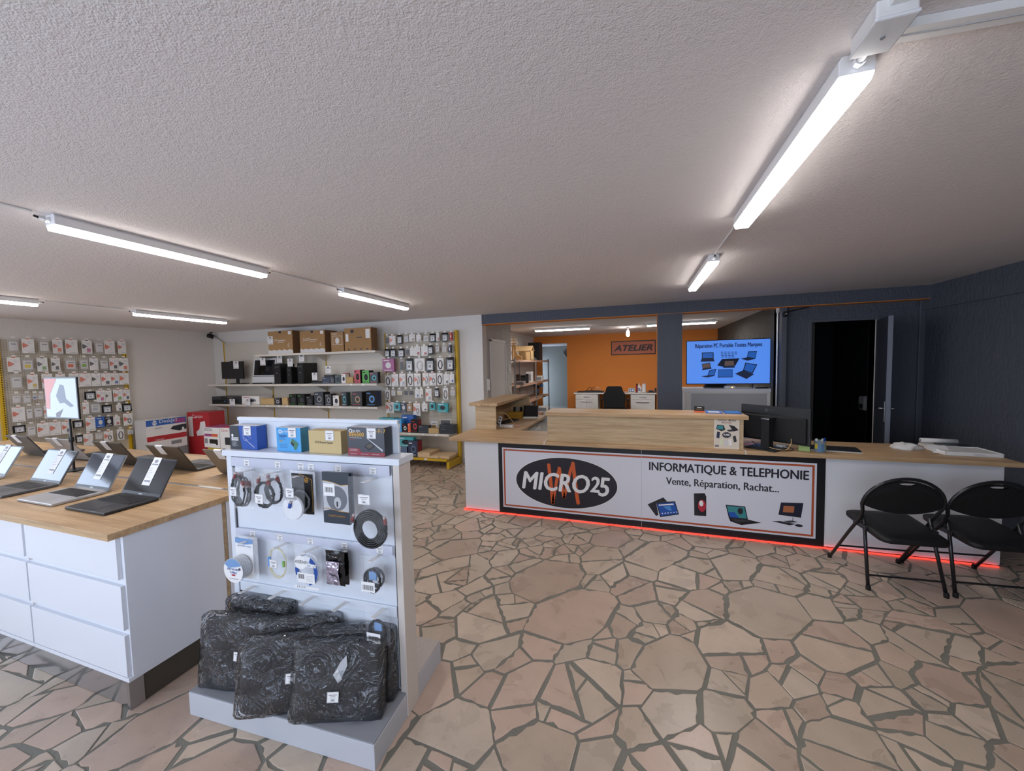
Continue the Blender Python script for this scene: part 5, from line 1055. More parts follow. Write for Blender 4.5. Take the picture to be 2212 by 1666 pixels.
carton('green edged black headset box on the middle shelf', (1892, 612, 1975, 757), Z2, YSH, .12, mat('pack_lime', '#4fae3a', .4), 'black_matt', 'black_matt', pc('black_matt', 'black_matt'), group=G2)
carton('black gaming mouse box at the right of the middle shelf', (1980, 632, 2080, 757), Z2, YSH, .07, 'box_navy', 'black_matt', None, pc('orange_tag', 'pack_teal'), group=G2)
G3 = 'goods on the lower shelf'
q = pxq(YSH+.0); A, B = q(92, 960), q(262, 960); w = B.x-A.x
t = thing('printer', 'black printer at the left end of the lower shelf', 'printer', ((A.x+B.x)/2, YSH, Z3)); h = q(170, 925).z-Z3
MB().box((-w/2, .01, 0), (w/2, .30, h), 'black_plastic').build('body', t, bevel=.006); MB().box((-w*.42, 0, .03), (w*.30, .02, h*.55), 'black_matt').build('paper_tray', t, bevel=.003); MB().box((-w*.46, .005, h*.66), (w*.2, .012, h*.92), 'dark_grey').build('control_strip', t); MB().ell(w*.40, h*.35, .014, .014, 'sky_print', .008, 14).build('status_light', t)
carton('black printer carton beside the black printer', (270, 925, 450, 1008), Z3, YSH+.02, .22, 'box_navy', None, None, pc('pack_brown'), group=G3)
carton('white printer carton on the lower shelf', (456, 918, 665, 1010), Z3, YSH, .28, 'pack_white', 'white_matt', None, pc('pack_red', 'grey_plastic'), group=G3)
carton('long flat brown carton on the lower shelf', (678, 945, 838, 1013), Z3, YSH, .08, 'kraft', None, None, pc('brown_card'), group=G3)
carton('small dark speaker box on the lower shelf', (846, 942, 915, 1016), Z3, YSH, .09, 'dark_grey', None, None, pc('grey_plastic', 'light_grey'), group=G3)
carton('small brown cube carton on the lower shelf', (935, 936, 1003, 1016), Z3, YSH, .08, 'kraft', None, None, pc('brown_card'), group=G3)
gp = pc('pack_lime', 'dark_grey')
carton('left of two black speaker boxes with green corner', (1020, 898, 1108, 1020), Z3, YSH, .14, 'black_matt', None, None, gp, group=G3)
carton('right of two black speaker boxes with green corner', (1120, 898, 1207, 1022), Z3, YSH, .14, 'black_matt', None, None, gp, group=G3)
carton('low black speaker box right of the green cornered ones', (1225, 918, 1305, 1025), Z3, YSH, .14, 'black_matt', None, None, pc('grey_plastic', 'dark_grey'), group=G3)
carton('tall dark headphone box in the middle of the lower shelf', (1320, 872, 1430, 1028), Z3, YSH, .16, 'box_navy', 'black_matt', None, pc('light_grey', 'grey_plastic'), group=G3)
carton('dark earphone box with silver picture', (1450, 895, 1525, 1030), Z3, YSH, .12, 'dark_grey', 'black_matt', None, pc('light_grey', 'grey_plastic'), group=G3)
carton('white headphone box on the lower shelf', (1544, 912, 1615, 1032), Z3, YSH, .10, 'pack_white', 'pack_brown', None, pc('ink', 'ink'), group=G3)
carton('slim black microphone box on the lower shelf', (1645, 872, 1706, 1030), Z3, YSH, .10, 'box_navy', 'deep_teal', None, pc('light_grey', 'pack_teal'), group=G3)
carton('dark headset box with picture on its front, second from the right', (1772, 868, 1890, 1030), Z3, YSH, .12, 'dark_grey', 'black_matt', None, pc('pack_red', 'pack_brown'), group=G3)
carton('black headset box with blue figure at the right end of the lower shelf', (1937, 858, 2065, 1030), Z3, YSH, .13, 'black_matt', 'pack_navy', None, pc('sky_print', 'sky_print'), group=G3)
# shelf and base of the pegboard bay
G4 = 'boxes at the foot of the back wall pegboard'; O4, S4 = (800, 690), 5.05; Z4, Z5 = .555, .17
def c4(label, rect, zs, dy, dep, m_, side=None, pr_=None, hz=None, top=None): return carton(label, rect, zs, YSH+dy, dep, m_, side, top, pr_, O4, S4, G4, hz=hz)
c4('flat teal network box at the left of the low shelf', (95, 1078, 262, 1210), Z4, .02, .12, 'pack_teal', None, pc('paper'))
c4('light blue adapter box on the low shelf', (266, 1088, 340, 1212), Z4, 0, .09, 'box_sky', None, pc('paper', 'paper'))
c4('wide blue router box at the back of the low shelf', (342, 1048, 470, 1200), Z4, .12, .10, 'pack_blue', None, pc('paper'))
c4('black box with white flower picture on the low shelf', (346, 1142, 405, 1215), Z4, 0, .07, 'black_matt', None, pc('pack_red', 'paper'))
c4('small orange box on the low shelf', (409, 1138, 438, 1216), Z4, 0, .07, 'orange_tag', None, pc('paper'))
c4('black and red memory box on the low shelf', (442, 1095, 522, 1216), Z4, 0, .10, 'black_matt', 'dark_red', pc('pack_red', 'pack_red'))
c4('flat dark drive box on the low shelf', (515, 1162, 632, 1222), Z4, .0, .10, 'box_navy', None, pc('grey_plastic'))
c4('thin brown carton on the low shelf', (634, 1192, 745, 1226), Z4, -.0, .08, 'kraft', None, None)
c4('lower of two dark drive boxes stacked at the right of the low shelf', (752, 1190, 905, 1228), Z4, 0, .14, 'box_navy', None, pc('grey_plastic'))
q = pxq(YSH, O4, S4); zt = q(830, 1190).z; c4('upper of two dark drive boxes stacked at the right of the low shelf', (754, 1152, 903, 1190), zt+.003, .004, .14, 'box_navy', None, pc('grey_plastic'), hz=q(830, 1155).z-zt)
for rc, acc, lb in (((645, 1080, 745, 1192), 'gold', 'clear bag with a small circuit board on the low shelf'), ((750, 1085, 885, 1150), 'dark', 'clear bag with a black charger lying on the stacked drive boxes')):
    q = pxq(YSH+.16, O4, S4); T = q((rc[0]+rc[2])/2, rc[1]); w = q(rc[2], rc[1]).x-q(rc[0], rc[1]).x; package('bagged_part', lb, 'package', T, 0, w, T.z-Z4 if acc == 'gold' else .12, 'C', acc, G4)
c4('teal keyboard carton upright on the yellow base shelf', (290, 1275, 470, 1372), Z5+.15, -.04, .09, 'pack_teal', None, pc('paper', 'black_matt'), hz=.16)
c4('grey blue carton under the teal keyboard carton', (285, 1372, 400, 1480), Z5, -.05, .12, mat('pack_slate', '#5f7391', .4), 'black_matt', pc('paper'), hz=.148)
c4('tall dark carton with red side on the yellow base shelf', (412, 1328, 515, 1515), Z5, -.09, .14, 'pack_navy', 'dark_red', pc('paper', 'pack_slate'))
c4('cream carton with an open top on the yellow base shelf', (517, 1455, 645, 1532), Z5, -.11, .34, mat('cream_card', '#dcbf98', .8), None, pc('brown_card'))
c4('flat brown carton at the front of the yellow base shelf', (650, 1520, 745, 1540), Z5, -.11, .30, 'cream_card', hz=.035)
c4('flat brown carton at the right of the yellow base shelf', (750, 1518, 860, 1540), Z5, -.10, .30, 'cream_card', hz=.038)
# surveillance camera in the corner
t = thing('security_camera', 'black security camera in the far left ceiling corner', 'camera', (-8.58, 5.68, ZC)); MB().lathe([(.03, -.012), (.03, 0)], 'black_plastic', 16).build('mount', t); MB().tube([(0, 0, -.01), (0, -.01, -.05)], .01, 'black_plastic').build('arm', t)
MB(Matrix.Translation((0, -.02, -.085)) @ Matrix.Rotation(1.25, 4, 'X')).lathe([(.03, -.05), (.045, -.045), (.048, .04), (.03, .055)], 'black_plastic', 18).build('body', t, smooth=True); MB().tube([(.02, 0, -.06), (.03, .0, -.15)], .006, 'black_plastic').build('antenna', t)
t2 = MB().tube([(-8.55, 5.70, 2.42), (-8.45, 5.74, 2.34), (-8.34, 5.75, 2.26)], .005, 'cable_black', 6); tag(t2.build('camera_cable'), 'thin black cable from the corner camera to the shelving', 'cable')
# printer cartons in the corner: stacked, standing on a low cabinet
G6 = 'printer cartons in the far left corner'
def cbox(label, c0, c1, z0, z1, m_, prints=None, side=None, rz=0, top=None):
    r_ = thing('printer_carton', label, 'box', ((c0[0]+c1[0])/2, (c0[1]+c1[1])/2, z0), rz, G6); w, d = c1[0]-c0[0], c1[1]-c0[1]; h = z1-z0
    m = MB().box((-w/2, -d/2, 0), (w/2, d/2, h), m_); m.m[2] = side or m_; m.m[1] = top or m_; m.build('carton', r_, bevel=.002)
    if prints: p = MB(); prints(p, w, d, h); p.build('print', r_)
def hp(p, w, d, h):       # the broad face looks into the room (+x)
    p.M = FACE_R; W = d; y = -w/2-.0008
    p.rect(-W/2, h*.68, W/2, h, 'pack_blue', y); p.rect(W*.2, h*.70, W*.47, h*.95, 'pack_purple', y-.0004); p.rect(-W/2, 0, W/2, h*.12, 'pack_red', y); p.ell(-W*.3, h*.84, .035, .045, 'paper', y-.0004, 20); p.text('hp', .05, 'pack_blue', -W*.3, h*.81, y-.0008, shear=.2); p.text('DeskJet', .065, 'paper', -W*.18, h*.80, y-.0004, 'LEFT'); p.text('3', .06, 'paper', W*.24, h*.80, y-.0008)
    p.flat([(W*.08, h*.40), (W*.15, h*.55), (W*.45, h*.60), (W*.5, h*.58), (W*.5, h*.30), (W*.3, h*.24)], 'box_navy', y-.0004); p.rect(W*.38, h*.22, W*.44, h*.42, 'paper', y-.0008); p.rect(-W*.3, h*.55, -W*.1, h*.57, 'grey_print', y-.0004); p.rect(-W*.3, h*.5, -W*.14, h*.52, 'grey_print', y-.0004)
cbox('white and blue printer carton with a large hp emblem on top of its stack', (-8.5, 4.24), (-8.18, 4.86), .47, .80, 'pack_white', hp, 'pack_grey')
cbox('red banded white printer carton under the blue topped one', (-8.5, 4.24), (-8.18, 4.86), .25, .468, 'pack_white', lambda p, w, d, h: (setattr(p, 'M', FACE_R), p.rect(-d/2, h*.78, d/2, h, 'pack_red', -w/2-.0008), p.text('Canon', .035, 'paper', -d*.2, h*.82, -w/2-.0012), p.rect(.05, h*.3, .22, h*.6, 'grey_plastic', -w/2-.001)), 'pack_grey')
cbox('grey carton at the bottom of the corner stack', (-8.5, 4.24), (-8.18, 4.86), 0, .248, 'grey_plastic')
def canon(p, w, d, h):
    y = -d/2-.0008; p.rect(-w*.46, h*.45, -w*.25, h*.9, 'paper', y); p.text('Canon', .07, 'paper', -w*.03, h*.87, y)
    p.flat([(-.06, h*.55), (.02, h*.62), (.05, h*.78), (.16, h*.80), (.17, h*.68), (.24, h*.66), (.25, h*.5), (-.04, h*.46)], 'paper', y)
cbox('tall red printer carton standing in the corner', (-8.38, 5.02), (-7.86, 5.34), 0, .86, 'pack_red', canon, None, .12)
def epson(p, w, d, h): y = -d/2-.0008; p.text('EPSON', .05, 'pack_navy', -w*.2, h*.82, y); p.rect(-w*.46, h*.55, w*.4, h*.68, 'pack_purple', y); p.rect(0, h*.55, w*.4, h*.68, 'orange_tag', y-.0004); p.rect(-w*.15, h*.14, w*.38, h*.42, 'black_plastic', y); p.rect(-.06, h*.08, .1, h*.2, 'paper', y-.0004); p.rect(-w*.46, h*.2, -w*.26, h*.45, 'grey_plastic', y)
cbox('white EPSON printer carton in front of the red carton', (-7.33, 4.62), (-6.94, 4.92), .30, .66, 'pack_white', epson, None, 0, 'pack_purple')
cbox('yellow carton under the EPSON printer carton', (-7.31, 4.66), (-6.95, 4.92), .16, .299, 'pack_yellow'); cbox('red flat carton below the yellow carton in the corner', (-7.32, 4.66), (-6.95, 4.92), 0, .159, 'pack_red')
def canon2(p, w, d, h): y = -d/2-.0008; p.text('Canon', .05, 'pack_red', -w*.25, h*.84, y); p.flat([(-w*.25, h*.3), (-w*.25, h*.6), (w*.4, h*.62), (w*.4, h*.28)], 'box_navy', y); p.rect(-w*.42, h*.1, w*.1, h*.13, 'ink_soft', y); p.rect(-w*.42, h*.05, -w*.1, h*.075, 'ink_soft', y)
cbox('white Canon printer carton right of the EPSON one', (-6.92, 4.62), (-6.47, 4.95), .24, .665, 'pack_white', canon2, None, 0, 'pack_red'); cbox('low white carton below the white Canon carton', (-6.92, 4.62), (-6.47, 4.95), 0, .238, 'pack_grey')

# ---------------------------------------------------------------- things on the counter
GC = 'things on the counter'
t = thing('monitor', 'black desktop monitor seen from behind on the counter', 'monitor', (1.135, 3.985, ZS), math.radians(-41))
MB().box((-.15, -.11, 0), (.11, .12, .012), 'black_plastic').build('base', t, bevel=.004)
MB().box((-.035, -.05, .012), (.035, .03, .29), 'black_matt').box((-.034, -.02, .26), (.034, .08, .285), 'black_matt').build('stand', t, bevel=.003)
MB().box((-.034, -.0515, .278), (.034, -.050, .284), 'alu').build('stand_trim', t)
MB().box((-.29, .10, .055), (.29, .125, .385), 'black_plastic').build('casing', t, bevel=.006)
MB().prism([(-.285, .10, .30), (-.285, .082, .29), (-.285, .082, .075), (-.285, .10, .065)], (.55, 0, 0), 'black_matt').build('rear_cover', t, bevel=.004)
m = MB(); m.ell(-.06, .345, .016, .016, 'dark_grey', .0992, 20); m.text('LG', .026, 'dark_grey', -.03, .335, .0992, 'LEFT'); m.build('logo', t)
MB().rect(-.28, .065, .28, .375, 'screen_dark', .1255).build('screen', t)
def cable(label, pts, m_, r=.003, name='cable'):
    P = [Vector(p) for p in pts]; out = []
    for i in range(len(P)-1):
        p0, p1, p2, p3 = P[max(i-1, 0)], P[i], P[i+1], P[min(i+2, len(P)-1)]
        for k in range(6):
            s = k/6; out.append(.5*((2*p1)+(p2-p0)*s+(2*p0-5*p1+4*p2-p3)*s*s+(3*p1-p0-3*p2+p3)*s**3))
    out.append(P[-1]); return tag(MB().tube(out, r, m_, 6).build(name, smooth=True), label, 'cable')
cable('pale cable hanging from the back of the counter monitor', [(1.30, 3.93, ZS+.11), (1.295, 3.92, ZS+.06), (1.25, 3.90, ZS+.015), (1.17, 3.90, ZS+.02), (1.12, 3.95, ZS+.03)], 'kraft')
cable('black cables tangled beside the monitor foot', [(1.02, 4.02, ZS+.06), (1.08, 3.97, ZS+.015), (1.18, 3.86, ZS+.016), (1.33, 3.96, ZS+.005), (1.29, 4.02, ZS+.03)], 'cable_black', .0035)
t = thing('mains_adapter', 'white power adapter lying behind the monitor foot', 'adapter', (1.27, 4.06, ZS), .5); MB().box((-.035, -.03, 0), (.035, .03, .032), 'white_matt').build('body', t, bevel=.006); MB().box((-.03, -.031, .012), (.03, -.03, .02), 'light_grey').build('label_strip', t)
t = thing('memo_sheet', 'pink paper sheets lying left of the monitor foot', 'paper', (1.04, 4.16, ZS), .3)
for i in range(3): MB(Matrix.Translation((.01*i, -.006*i, .0006*i+.001)) @ Matrix.Rotation(.08*i, 4, 'Z')).box((-.06, -.045, 0), (.06, .045, .0005), mat('pink_paper', '#e3a3ab', .6)).build('sheet', t)
p = at(1775, 978, 'z', ZS); cx, cy = p.x, p.y+.035
t = thing('pen_cup', 'round glass pen cup with blue and yellow pattern', 'cup', (cx, cy, ZS)); mat('cup_glass', '#9fb2bf', .1, alpha=.55, spec=.8); mat('cup_blue', '#5b7fa6', .3); mat('cup_green', '#a9b87a', .3); mat('pen_blue', '#1b3f9c', .35)
MB().lathe([(.038, 0), (.040, .003), (.0415, .092), (.045, .096), (.045, .1), (.039, .098), (.037, .006), (.0, .005)], 'cup_glass', 28).build('glass', t, smooth=True)
m = MB()
for i, (a0, a1, z0, z1, mt) in enumerate(((3.9, 5.2, .008, .07, 'cup_blue'), (3.4, 3.95, .03, .075, 'pack_yellow'), (5.2, 5.9, .02, .085, 'cup_green'), (3.6, 4.4, .078, .09, 'cup_blue'), (5.6, 6.1, .05, .085, 'orange_tag'))):
    n = 8; vs = [(.0424*math.cos(a0+(a1-a0)*k/n), .0424*math.sin(a0+(a1-a0)*k/n), z) for z in (z0, z1) for k in range(n+1)]; m.add(vs, [(k, k+1, n+2+k, n+1+k) for k in range(n)], mt)
m.build('pattern', t)
G = 'pens in the glass cup'
for lb, a, b, mt, r in (('white marker leaning left in the pen cup', (-.01, .0, .01), (-.03, -.004, .115), 'pack_white', .009), ('pale green marker in the pen cup', (.008, .005, .01), (.016, -.004, .118), mat('pale_green', '#dfe4c4', .4), .007), ('blue pen leaning right in the pen cup', (.012, .01, .01), (.036, .004, .122), 'pen_blue', .008)):
    o_ = thing('pen', lb, 'pen', (cx, cy, ZS), 0, G); A, B = Vector(a), Vector(b); MB().tube([A, A.lerp(B, .72)], r*.8, mt, 8).build('barrel', o_); MB().tube([A.lerp(B, .72), B], r, mt, 8).build('cap', o_)
t = thing('sticky_notes', 'light green sticky note standing up on the counter', 'sticky note', (1.41, 3.965, ZS), -.35); mat('note_green', '#b3cf7e', .6)
vs = [(-.04+.08*i/6, .008*math.sin(i*.9)*.4+(.02*(j/3)**2 if j else 0), .055*j/3) for j in range(4) for i in range(7)]; MB().add(vs, [(j*7+i, j*7+i+1, (j+1)*7+i+1, (j+1)*7+i) for j in range(3) for i in range(6)], 'note_green').build('top_sheet', t, smooth=True); MB().box((-.04, -.002, 0), (.04, .07, .002), 'note_green').build('under_sheet', t)
t = thing('keyboard', 'black keyboard on the counter behind the pen cup', 'keyboard', (1.645, 4.07, ZS), -.16); MB().prism([(-.20, -.065, 0), (-.20, .065, 0), (-.20, .065, .022), (-.20, -.065, .012)], (.40, 0, 0), 'black_plastic').build('body', t, bevel=.004); m = MB()
for r__ in range(5):
    for k in range(15): z_ = .014+r__*.0021; m.box((-.19+k*.0253, -.055+r__*.022, z_), (-.169+k*.0253, -.037+r__*.022, z_+.004), 'key_cap')
tag(m.build('keys', t), kind='stuff'); MB().box((-.2, -.085, 0), (.2, -.066, .006), 'light_grey').build('wrist_strip', t)
# crumpled cloth
def lump(name, label, cat, loc, sx_, sy_, sz_, m_, seed, group=GC):
    R = random.Random(seed); n, k = 20, 7; ph = [R.uniform(0, 6.3) for _ in range(5)]; vs = []
    for j in range(k+1):
        f = j/k; r = math.cos(f*PI/2)**.6
        for i in range(n): a = 2*PI*i/n; w_ = 1+.18*math.sin(3*a+ph[0]+4*f)+.13*math.sin(5*a+ph[1]-5*f)+.06*math.sin(9*a+ph[2]+7*f); vs.append((sx_*r*w_*math.cos(a), sy_*r*w_*math.sin(a), sz_*(math.sin(f*PI/2)**.8)*(1+.25*math.sin(2*a+ph[3])*(1-f)+.28*math.sin(5*a+ph[4]+3*f)*f*(1-f*.5))))
    fs = [(j*n+i, j*n+(i+1) % n, (j+1)*n+(i+1) % n, (j+1)*n+i) for j in range(k) for i in range(n)]+[tuple(range(n-1, -1, -1))]
    return tag(MB().add(vs, fs, m_).build(name, None, loc, smooth=True), label, cat, group)
lump('cleaning_cloth', 'crumpled white cloth lying on the counter', 'cloth', (2.26, 4.24, ZS), .10, .07, .05, 'white_matt', 3)
t = thing('tablet_box', 'open white flat box with a dark tablet tray on the counter end', 'box', (2.585, 4.15, ZS), -.03, GC)
MB().box((-.175, -.13, 0), (.175, .13, .004), 'white_matt').box((-.175, -.13, 0), (.175, -.125, .032), 'white_matt').box((.170, -.13, 0), (.175, .13, .032), 'white_matt').box((-.175, .125, 0), (.175, .13, .032), 'white_matt').box((-.175, -.13, 0), (-.17, .13, .032), 'white_matt').build('tray', t, bevel=.001)
MB().box((-.165, -.12, .008), (.165, .12, .026), 'pack_white').build('insert', t); m = MB(); m.text('iPad Pro', .014, 'grey_print', .03, .010, -.1306); m.build('print', t); MB(Matrix.Rotation(.5, 4, 'X')).box((-.21, -.05, .03), (-.09, .05, .033), 'white_matt').build('flap', t)
t = thing('paper_stack', 'stack of white papers and dark tablet behind the open white box', 'paper', (2.66, 4.37, ZS), -.05, GC); MB().box((-.19, -.08, 0), (.12, .09, .02), 'white_matt').build('sheets', t, bevel=.001); MB().box((-.10, -.09, .02), (.13, .06, .027), 'screen_dark').build('tablet', t, bevel=.002)
t = thing('paper_roll', 'rolled white paper at the back of the counter end', 'paper', (2.68, 4.44, ZS+.045), 0, GC); MB().tube([(-.2, .012, 0), (.05, .0, 0)], .022, 'white_matt', 14).build('roll', t, smooth=True); MB().tube([(-.201, .012, 0), (-.199, .012, 0)], .013, 'grey_plastic', 12).build('core', t)
# poster on the riser and brochures
mat('poster_cream', '#e2d7c6', .45)
a = at(1542.5, 902, 'y', 3.90); b = at(1597, 973, 'y', 3.90); w = b.x-a.x; h = a.z-b.z; t = thing('poster', 'cream poster reading FORFAIT Minute leaning on the oak riser', 'poster', ((a.x+b.x)/2, 3.900, ZS+.0005))
MB().box((-w/2, 0, 0), (w/2, .003, h), 'poster_cream').build('sheet', t, bevel=.001); m = MB(); y = -.0006; m.text('FORFAIT Minute', .026, 'ink', -.0, h*.865, y, width=w*.70, bold=.01); m.text('Multimédia', .017, mat('brick_red', '#a8543b', .5), 0, h*.80, y, width=w*.38, bold=.01); m.rect(-w*.1, h*.772, w*.28, h*.775, 'grey_print', y); m.build('lettering', t)
def pic(name, parts):
    m = MB()
    for P_, mt, dy in parts: m.flat([(-w/2+u*w, (1-v)*h) for u, v in P_], mt, -.0006-dy)
    m.build(name, t)
pic('tablet_picture', [([(.08, .38), (.13, .25), (.38, .26), (.45, .40), (.30, .45)], 'ink', 0), ([(.11, .37), (.15, .27), (.36, .28), (.36, .40)], 'teal_print', .0003)])
pic('laptop_picture', [([(.58, .24), (.80, .28), (.97, .40), (.80, .44), (.70, .38)], 'ink', 0), ([(.50, .41), (.70, .38), (.80, .44), (.60, .46)], 'dark_grey', .0003)])
n = 32; star = [(.5+(.20 if i % 2 else .15)*math.cos(2*PI*i/n), .565+(.105 if i % 2 else .08)*math.sin(2*PI*i/n)) for i in range(n)]; pic('price_star', [(star, 'ink', 0)])
m = MB(); m.btext('9,90€', .022, 'paper', .0, h*.405, -.0014, b=.0006, width=w*.24); m.build('price', t)
for i, (cx_, cy_, ang, mt) in enumerate(((.17, .57, .2, 'pack_navy'), (.82, .68, -.35, 'dark_grey'), (.30, .79, .15, 'pale_green'), (.48, .82, -.12, 'pack_grey'), (.64, .79, -.25, 'pack_white'))):
    ca, sa = math.cos(ang), math.sin(ang); pic('phone_picture', [([(cx_+ca*p_-sa*q_*.75, cy_+sa*p_*.75+ca*q_) for p_, q_ in ((-.06, -.10), (.06, -.10), (.06, .10), (-.06, .10))], mt, 0)])
m = MB(); m.ell(-w*.38, h*.085, .018, .010, 'ink', -.0006, 20); m.ell(-w*.38, h*.085, .014, .007, 'grey_plastic', -.0009, 20); m.build('logo_oval', t)
ZR = ZS+.3115; t = thing('card_holder', 'small black and orange card holder on the oak riser', 'card holder', (.585, 4.10, ZR), -.12, GC); MB(Matrix.Rotation(-.3, 4, 'X')).box((-.045, 0, .01), (.045, .003, .062), 'black_matt').build('cards', t); MB().box((-.046, -.012, 0), (.046, .03, .014), 'orange_tag').build('holder', t, bevel=.001); m = MB(Matrix.Rotation(-.3, 4, 'X')); m.rect(-.02, .045, .02, .051, 'paper', -.0006); m.rect(-.03, .03, .03, .033, 'brown_card', -.0006); m.build('print', t)
for x0, lb in ((.715, 'blue and white flyers lying left on the oak riser'), (.875, 'blue flyers lying right on the oak riser')):
    t = thing('flyer_stack', lb, 'flyer', (x0, 4.13, ZR), -.08, GC); MB().box((-.072, -.10, 0), (.072, .10, .006), 'pack_blue').build('sheets', t); MB().add([(-.05, -.07, .0064), (.05, -.07, .0064), (.05, .02, .0064), (-.05, .02, .0064)], [(0, 1, 2, 3)], 'sky_print' if x0 > .8 else 'paper').add([(-.06, .04, .0064), (.06, .04, .0064), (.06, .08, .0064), (-.06, .08, .0064)], [(0, 1, 2, 3)], 'sky_print').build('print', t)
# on the return
t = thing('cable_box', 'small white box in front on the counter return', 'box', (-1.635, 4.70, ZS), .05, GC); MB().box((-.085, -.04, 0), (.085, .04, .028), 'white_matt').build('body', t, bevel=.002); MB().rect(-.05, .010, .04, .016, 'grey_print', -.0406).build('print', t)
t = thing('keyboard', 'black keyboard on the counter return', 'keyboard', (-1.76, 5.10, ZS), 1.35, GC); MB().box((-.21, -.07, 0), (.21, .07, .018), 'black_plastic').build('body', t, bevel=.004); m = MB()
for r__ in range(5):
    for k in range(14): m.box((-.2+k*.0285, -.06+r__*.024, .018), (-.176+k*.0285, -.041+r__*.024, .022), 'key_cap')
tag(m.build('keys', t), kind='stuff')
t = thing('document_box', 'yellow box on the counter return', 'box', (-1.78, 5.52, ZS), .05, GC); MB().box((-.105, -.05, 0), (.105, .09, .085), mat('mustard', '#b08a25', .5)).build('body', t, bevel=.003); MB().box((-.108, -.053, .07), (.108, .093, .088), mat('mustard_lid', '#c49a2b', .5)).build('lid', t, bevel=.002)
t = thing('tablet', 'black tablet leaning on its white box on the counter return', 'tablet', (-1.55, 5.56, ZS), .12, GC); MB(Matrix.Rotation(-.42, 4, 'X')).box((-.115, 0, .02), (.115, .009, .20), 'black_plastic').build('body', t, bevel=.003); MB(Matrix.Rotation(-.42, 4, 'X')).rect(-.105, .03, .105, .19, 'screen_dark', -.0006).build('screen', t); MB().box((-.10, -.075, 0), (.10, -.01, .024), 'white_matt').build('stand', t, bevel=.002)
t = thing('phone_dock', 'dark phone dock with upright handsets behind the yellow box', 'dock', (-1.80, 5.70, ZS), 0, GC); MB().box((-.09, -.03, 0), (.09, .03, .03), 'black_plastic').build('base', t, bevel=.003)
for i in range(3): MB(Matrix.Translation((-.055+i*.055, .0, .03)) @ Matrix.Rotation(-.2, 4, 'X')).box((-.02, -.006, 0), (.02, .006, .12), 'grey_plastic' if i == 1 else 'black_plastic').build('handset', t, bevel=.002)
cable('cream cable on the counter return by the white box', [(-1.69, 4.56, ZS+.20), (-1.62, 4.60, ZS+.19), (-1.55, 4.68, ZS+.08), (-1.52, 4.71, ZS+.03), (-1.45, 4.74, ZS+.004), (-1.40, 4.86, ZS+.004)], 'kraft', .0035)
t = thing('multi_socket', 'grey multi socket hanging inside the return riser', 'socket', (-1.70, 4.56, ZS+.03), 0, GC); MB(Matrix.Rotation(.25, 4, 'Y')).box((-.02, -.012, 0), (.02, .012, .13), 'light_grey').build('body', t, bevel=.003)
for i in range(3): MB(Matrix.Rotation(.25, 4, 'Y')).rect(-.012, .015+i*.04, .012, .04+i*.04, 'dark_grey', -.0126).build('outlet', t)
t = thing('eraser', 'pink cloth scrap beside the white box on the return', 'cloth', (-1.53, 4.79, ZS), .4, GC); MB().box((-.05, -.02, 0), (.05, .02, .012), 'pink_paper').build('folded_layer', t, bevel=.004)

# ---------------------------------------------------------------- door leaf, wall fittings
t = bpy.data.objects.new('door_2', None); col.objects.link(t); tag(t, kind='structure'); t.location = (DX1, YD, 0); t.rotation_euler = (0, 0, math.radians(-17.5))
mat('door_navy', '#3f4450', .5); mat('door_edge_lit', '#767c8a', .5)  # leaf edge paler: the light it catches is put into the colour
m = MB().box((0, -.68, .01), (.042, 0, DZ-.015), 'door_navy'); m.m[2] = 'door_edge_lit'; m.build('door_leaf', t, bevel=.001)
for s in (-1, 1):
    x = 0 if s < 0 else .042
    MB().box((x, -.655, .92), (x+s*.006, -.615, 1.15), 'alu').build('handle_plate', t, bevel=.002); MB().tube([(x, -.635, 1.07), (x+s*.045, -.635, 1.07), (x+s*.05, -.54, 1.07)], .009, 'chrome').build('door_handle', t, smooth=True)
mb = MB().box((DX0-.035, YD-.012, 0), (DX0, YD+.15, DZ+.035), 'navy_paint').box((DX1, YD-.012, 0), (DX1+.035, YD+.15, DZ+.035), 'navy_paint').box((DX0, YD-.012, DZ), (DX1, YD+.15, DZ+.035), 'navy_paint').box((DX1-.012, YD-.012, 0), (DX1, YD-.006, DZ), 'gondola_side')
struct('trim_5', mb, bevel=.003)
pw = at(1879, 870, 'x', 3.39); t = thing('towel_dispenser', 'white dispenser glimpsed on the wall inside the dark room', 'dispenser', (3.40, pw.y, pw.z-.12)); MB().box((-.12, -.09, 0), (0, .09, .22), 'light_grey').build('housing', t, bevel=.03, seg=3); MB().box((-.125, -.05, .03), (-.118, .05, .1), 'dark_grey').build('slot', t)
t = thing('security_camera', 'small black camera below the navy beam beside the door', 'camera', (1.835, YD-.10, 2.225)); MB(Matrix.Rotation(1.3, 4, 'X')).lathe([(.022, -.03), (.032, -.02), (.034, .03), (.024, .05)], 'black_plastic', 18).build('body', t, smooth=True); MB().ell(0, .006, .012, .012, 'grey_plastic', -.052, 16).build('lens', t); MB().tube([(0, .03, .02), (0, .09, .05)], .008, 'black_plastic').build('bracket', t)
cable('black cable running up from the camera beside the door', [(1.85, YD-.08, 2.25), (1.95, YD-.05, 2.28), (2.12, YD-.03, 2.312)], 'cable_black', .006)
t = thing('motion_sensor', 'small white motion sensor under the navy beam', 'sensor', (1.765, YD-.06, 2.29)); MB().box((-.016, -.02, -.03), (.016, .02, .028), 'white_matt').build('housing', t, bevel=.006); MB().box((-.01, -.022, -.02), (.01, -.02, .0), 'light_grey').build('lens', t)
t = thing('door_phone', 'white door phone on the reveal of the workshop opening', 'phone', (SX, 5.95, 1.22)); MB().box((0, -.035, 0), (.03, .035, .2), 'white_matt').build('body', t, bevel=.005); MB().box((.03, -.02, .01), (.05, .02, .19), 'white_matt').build('handset', t, bevel=.006)
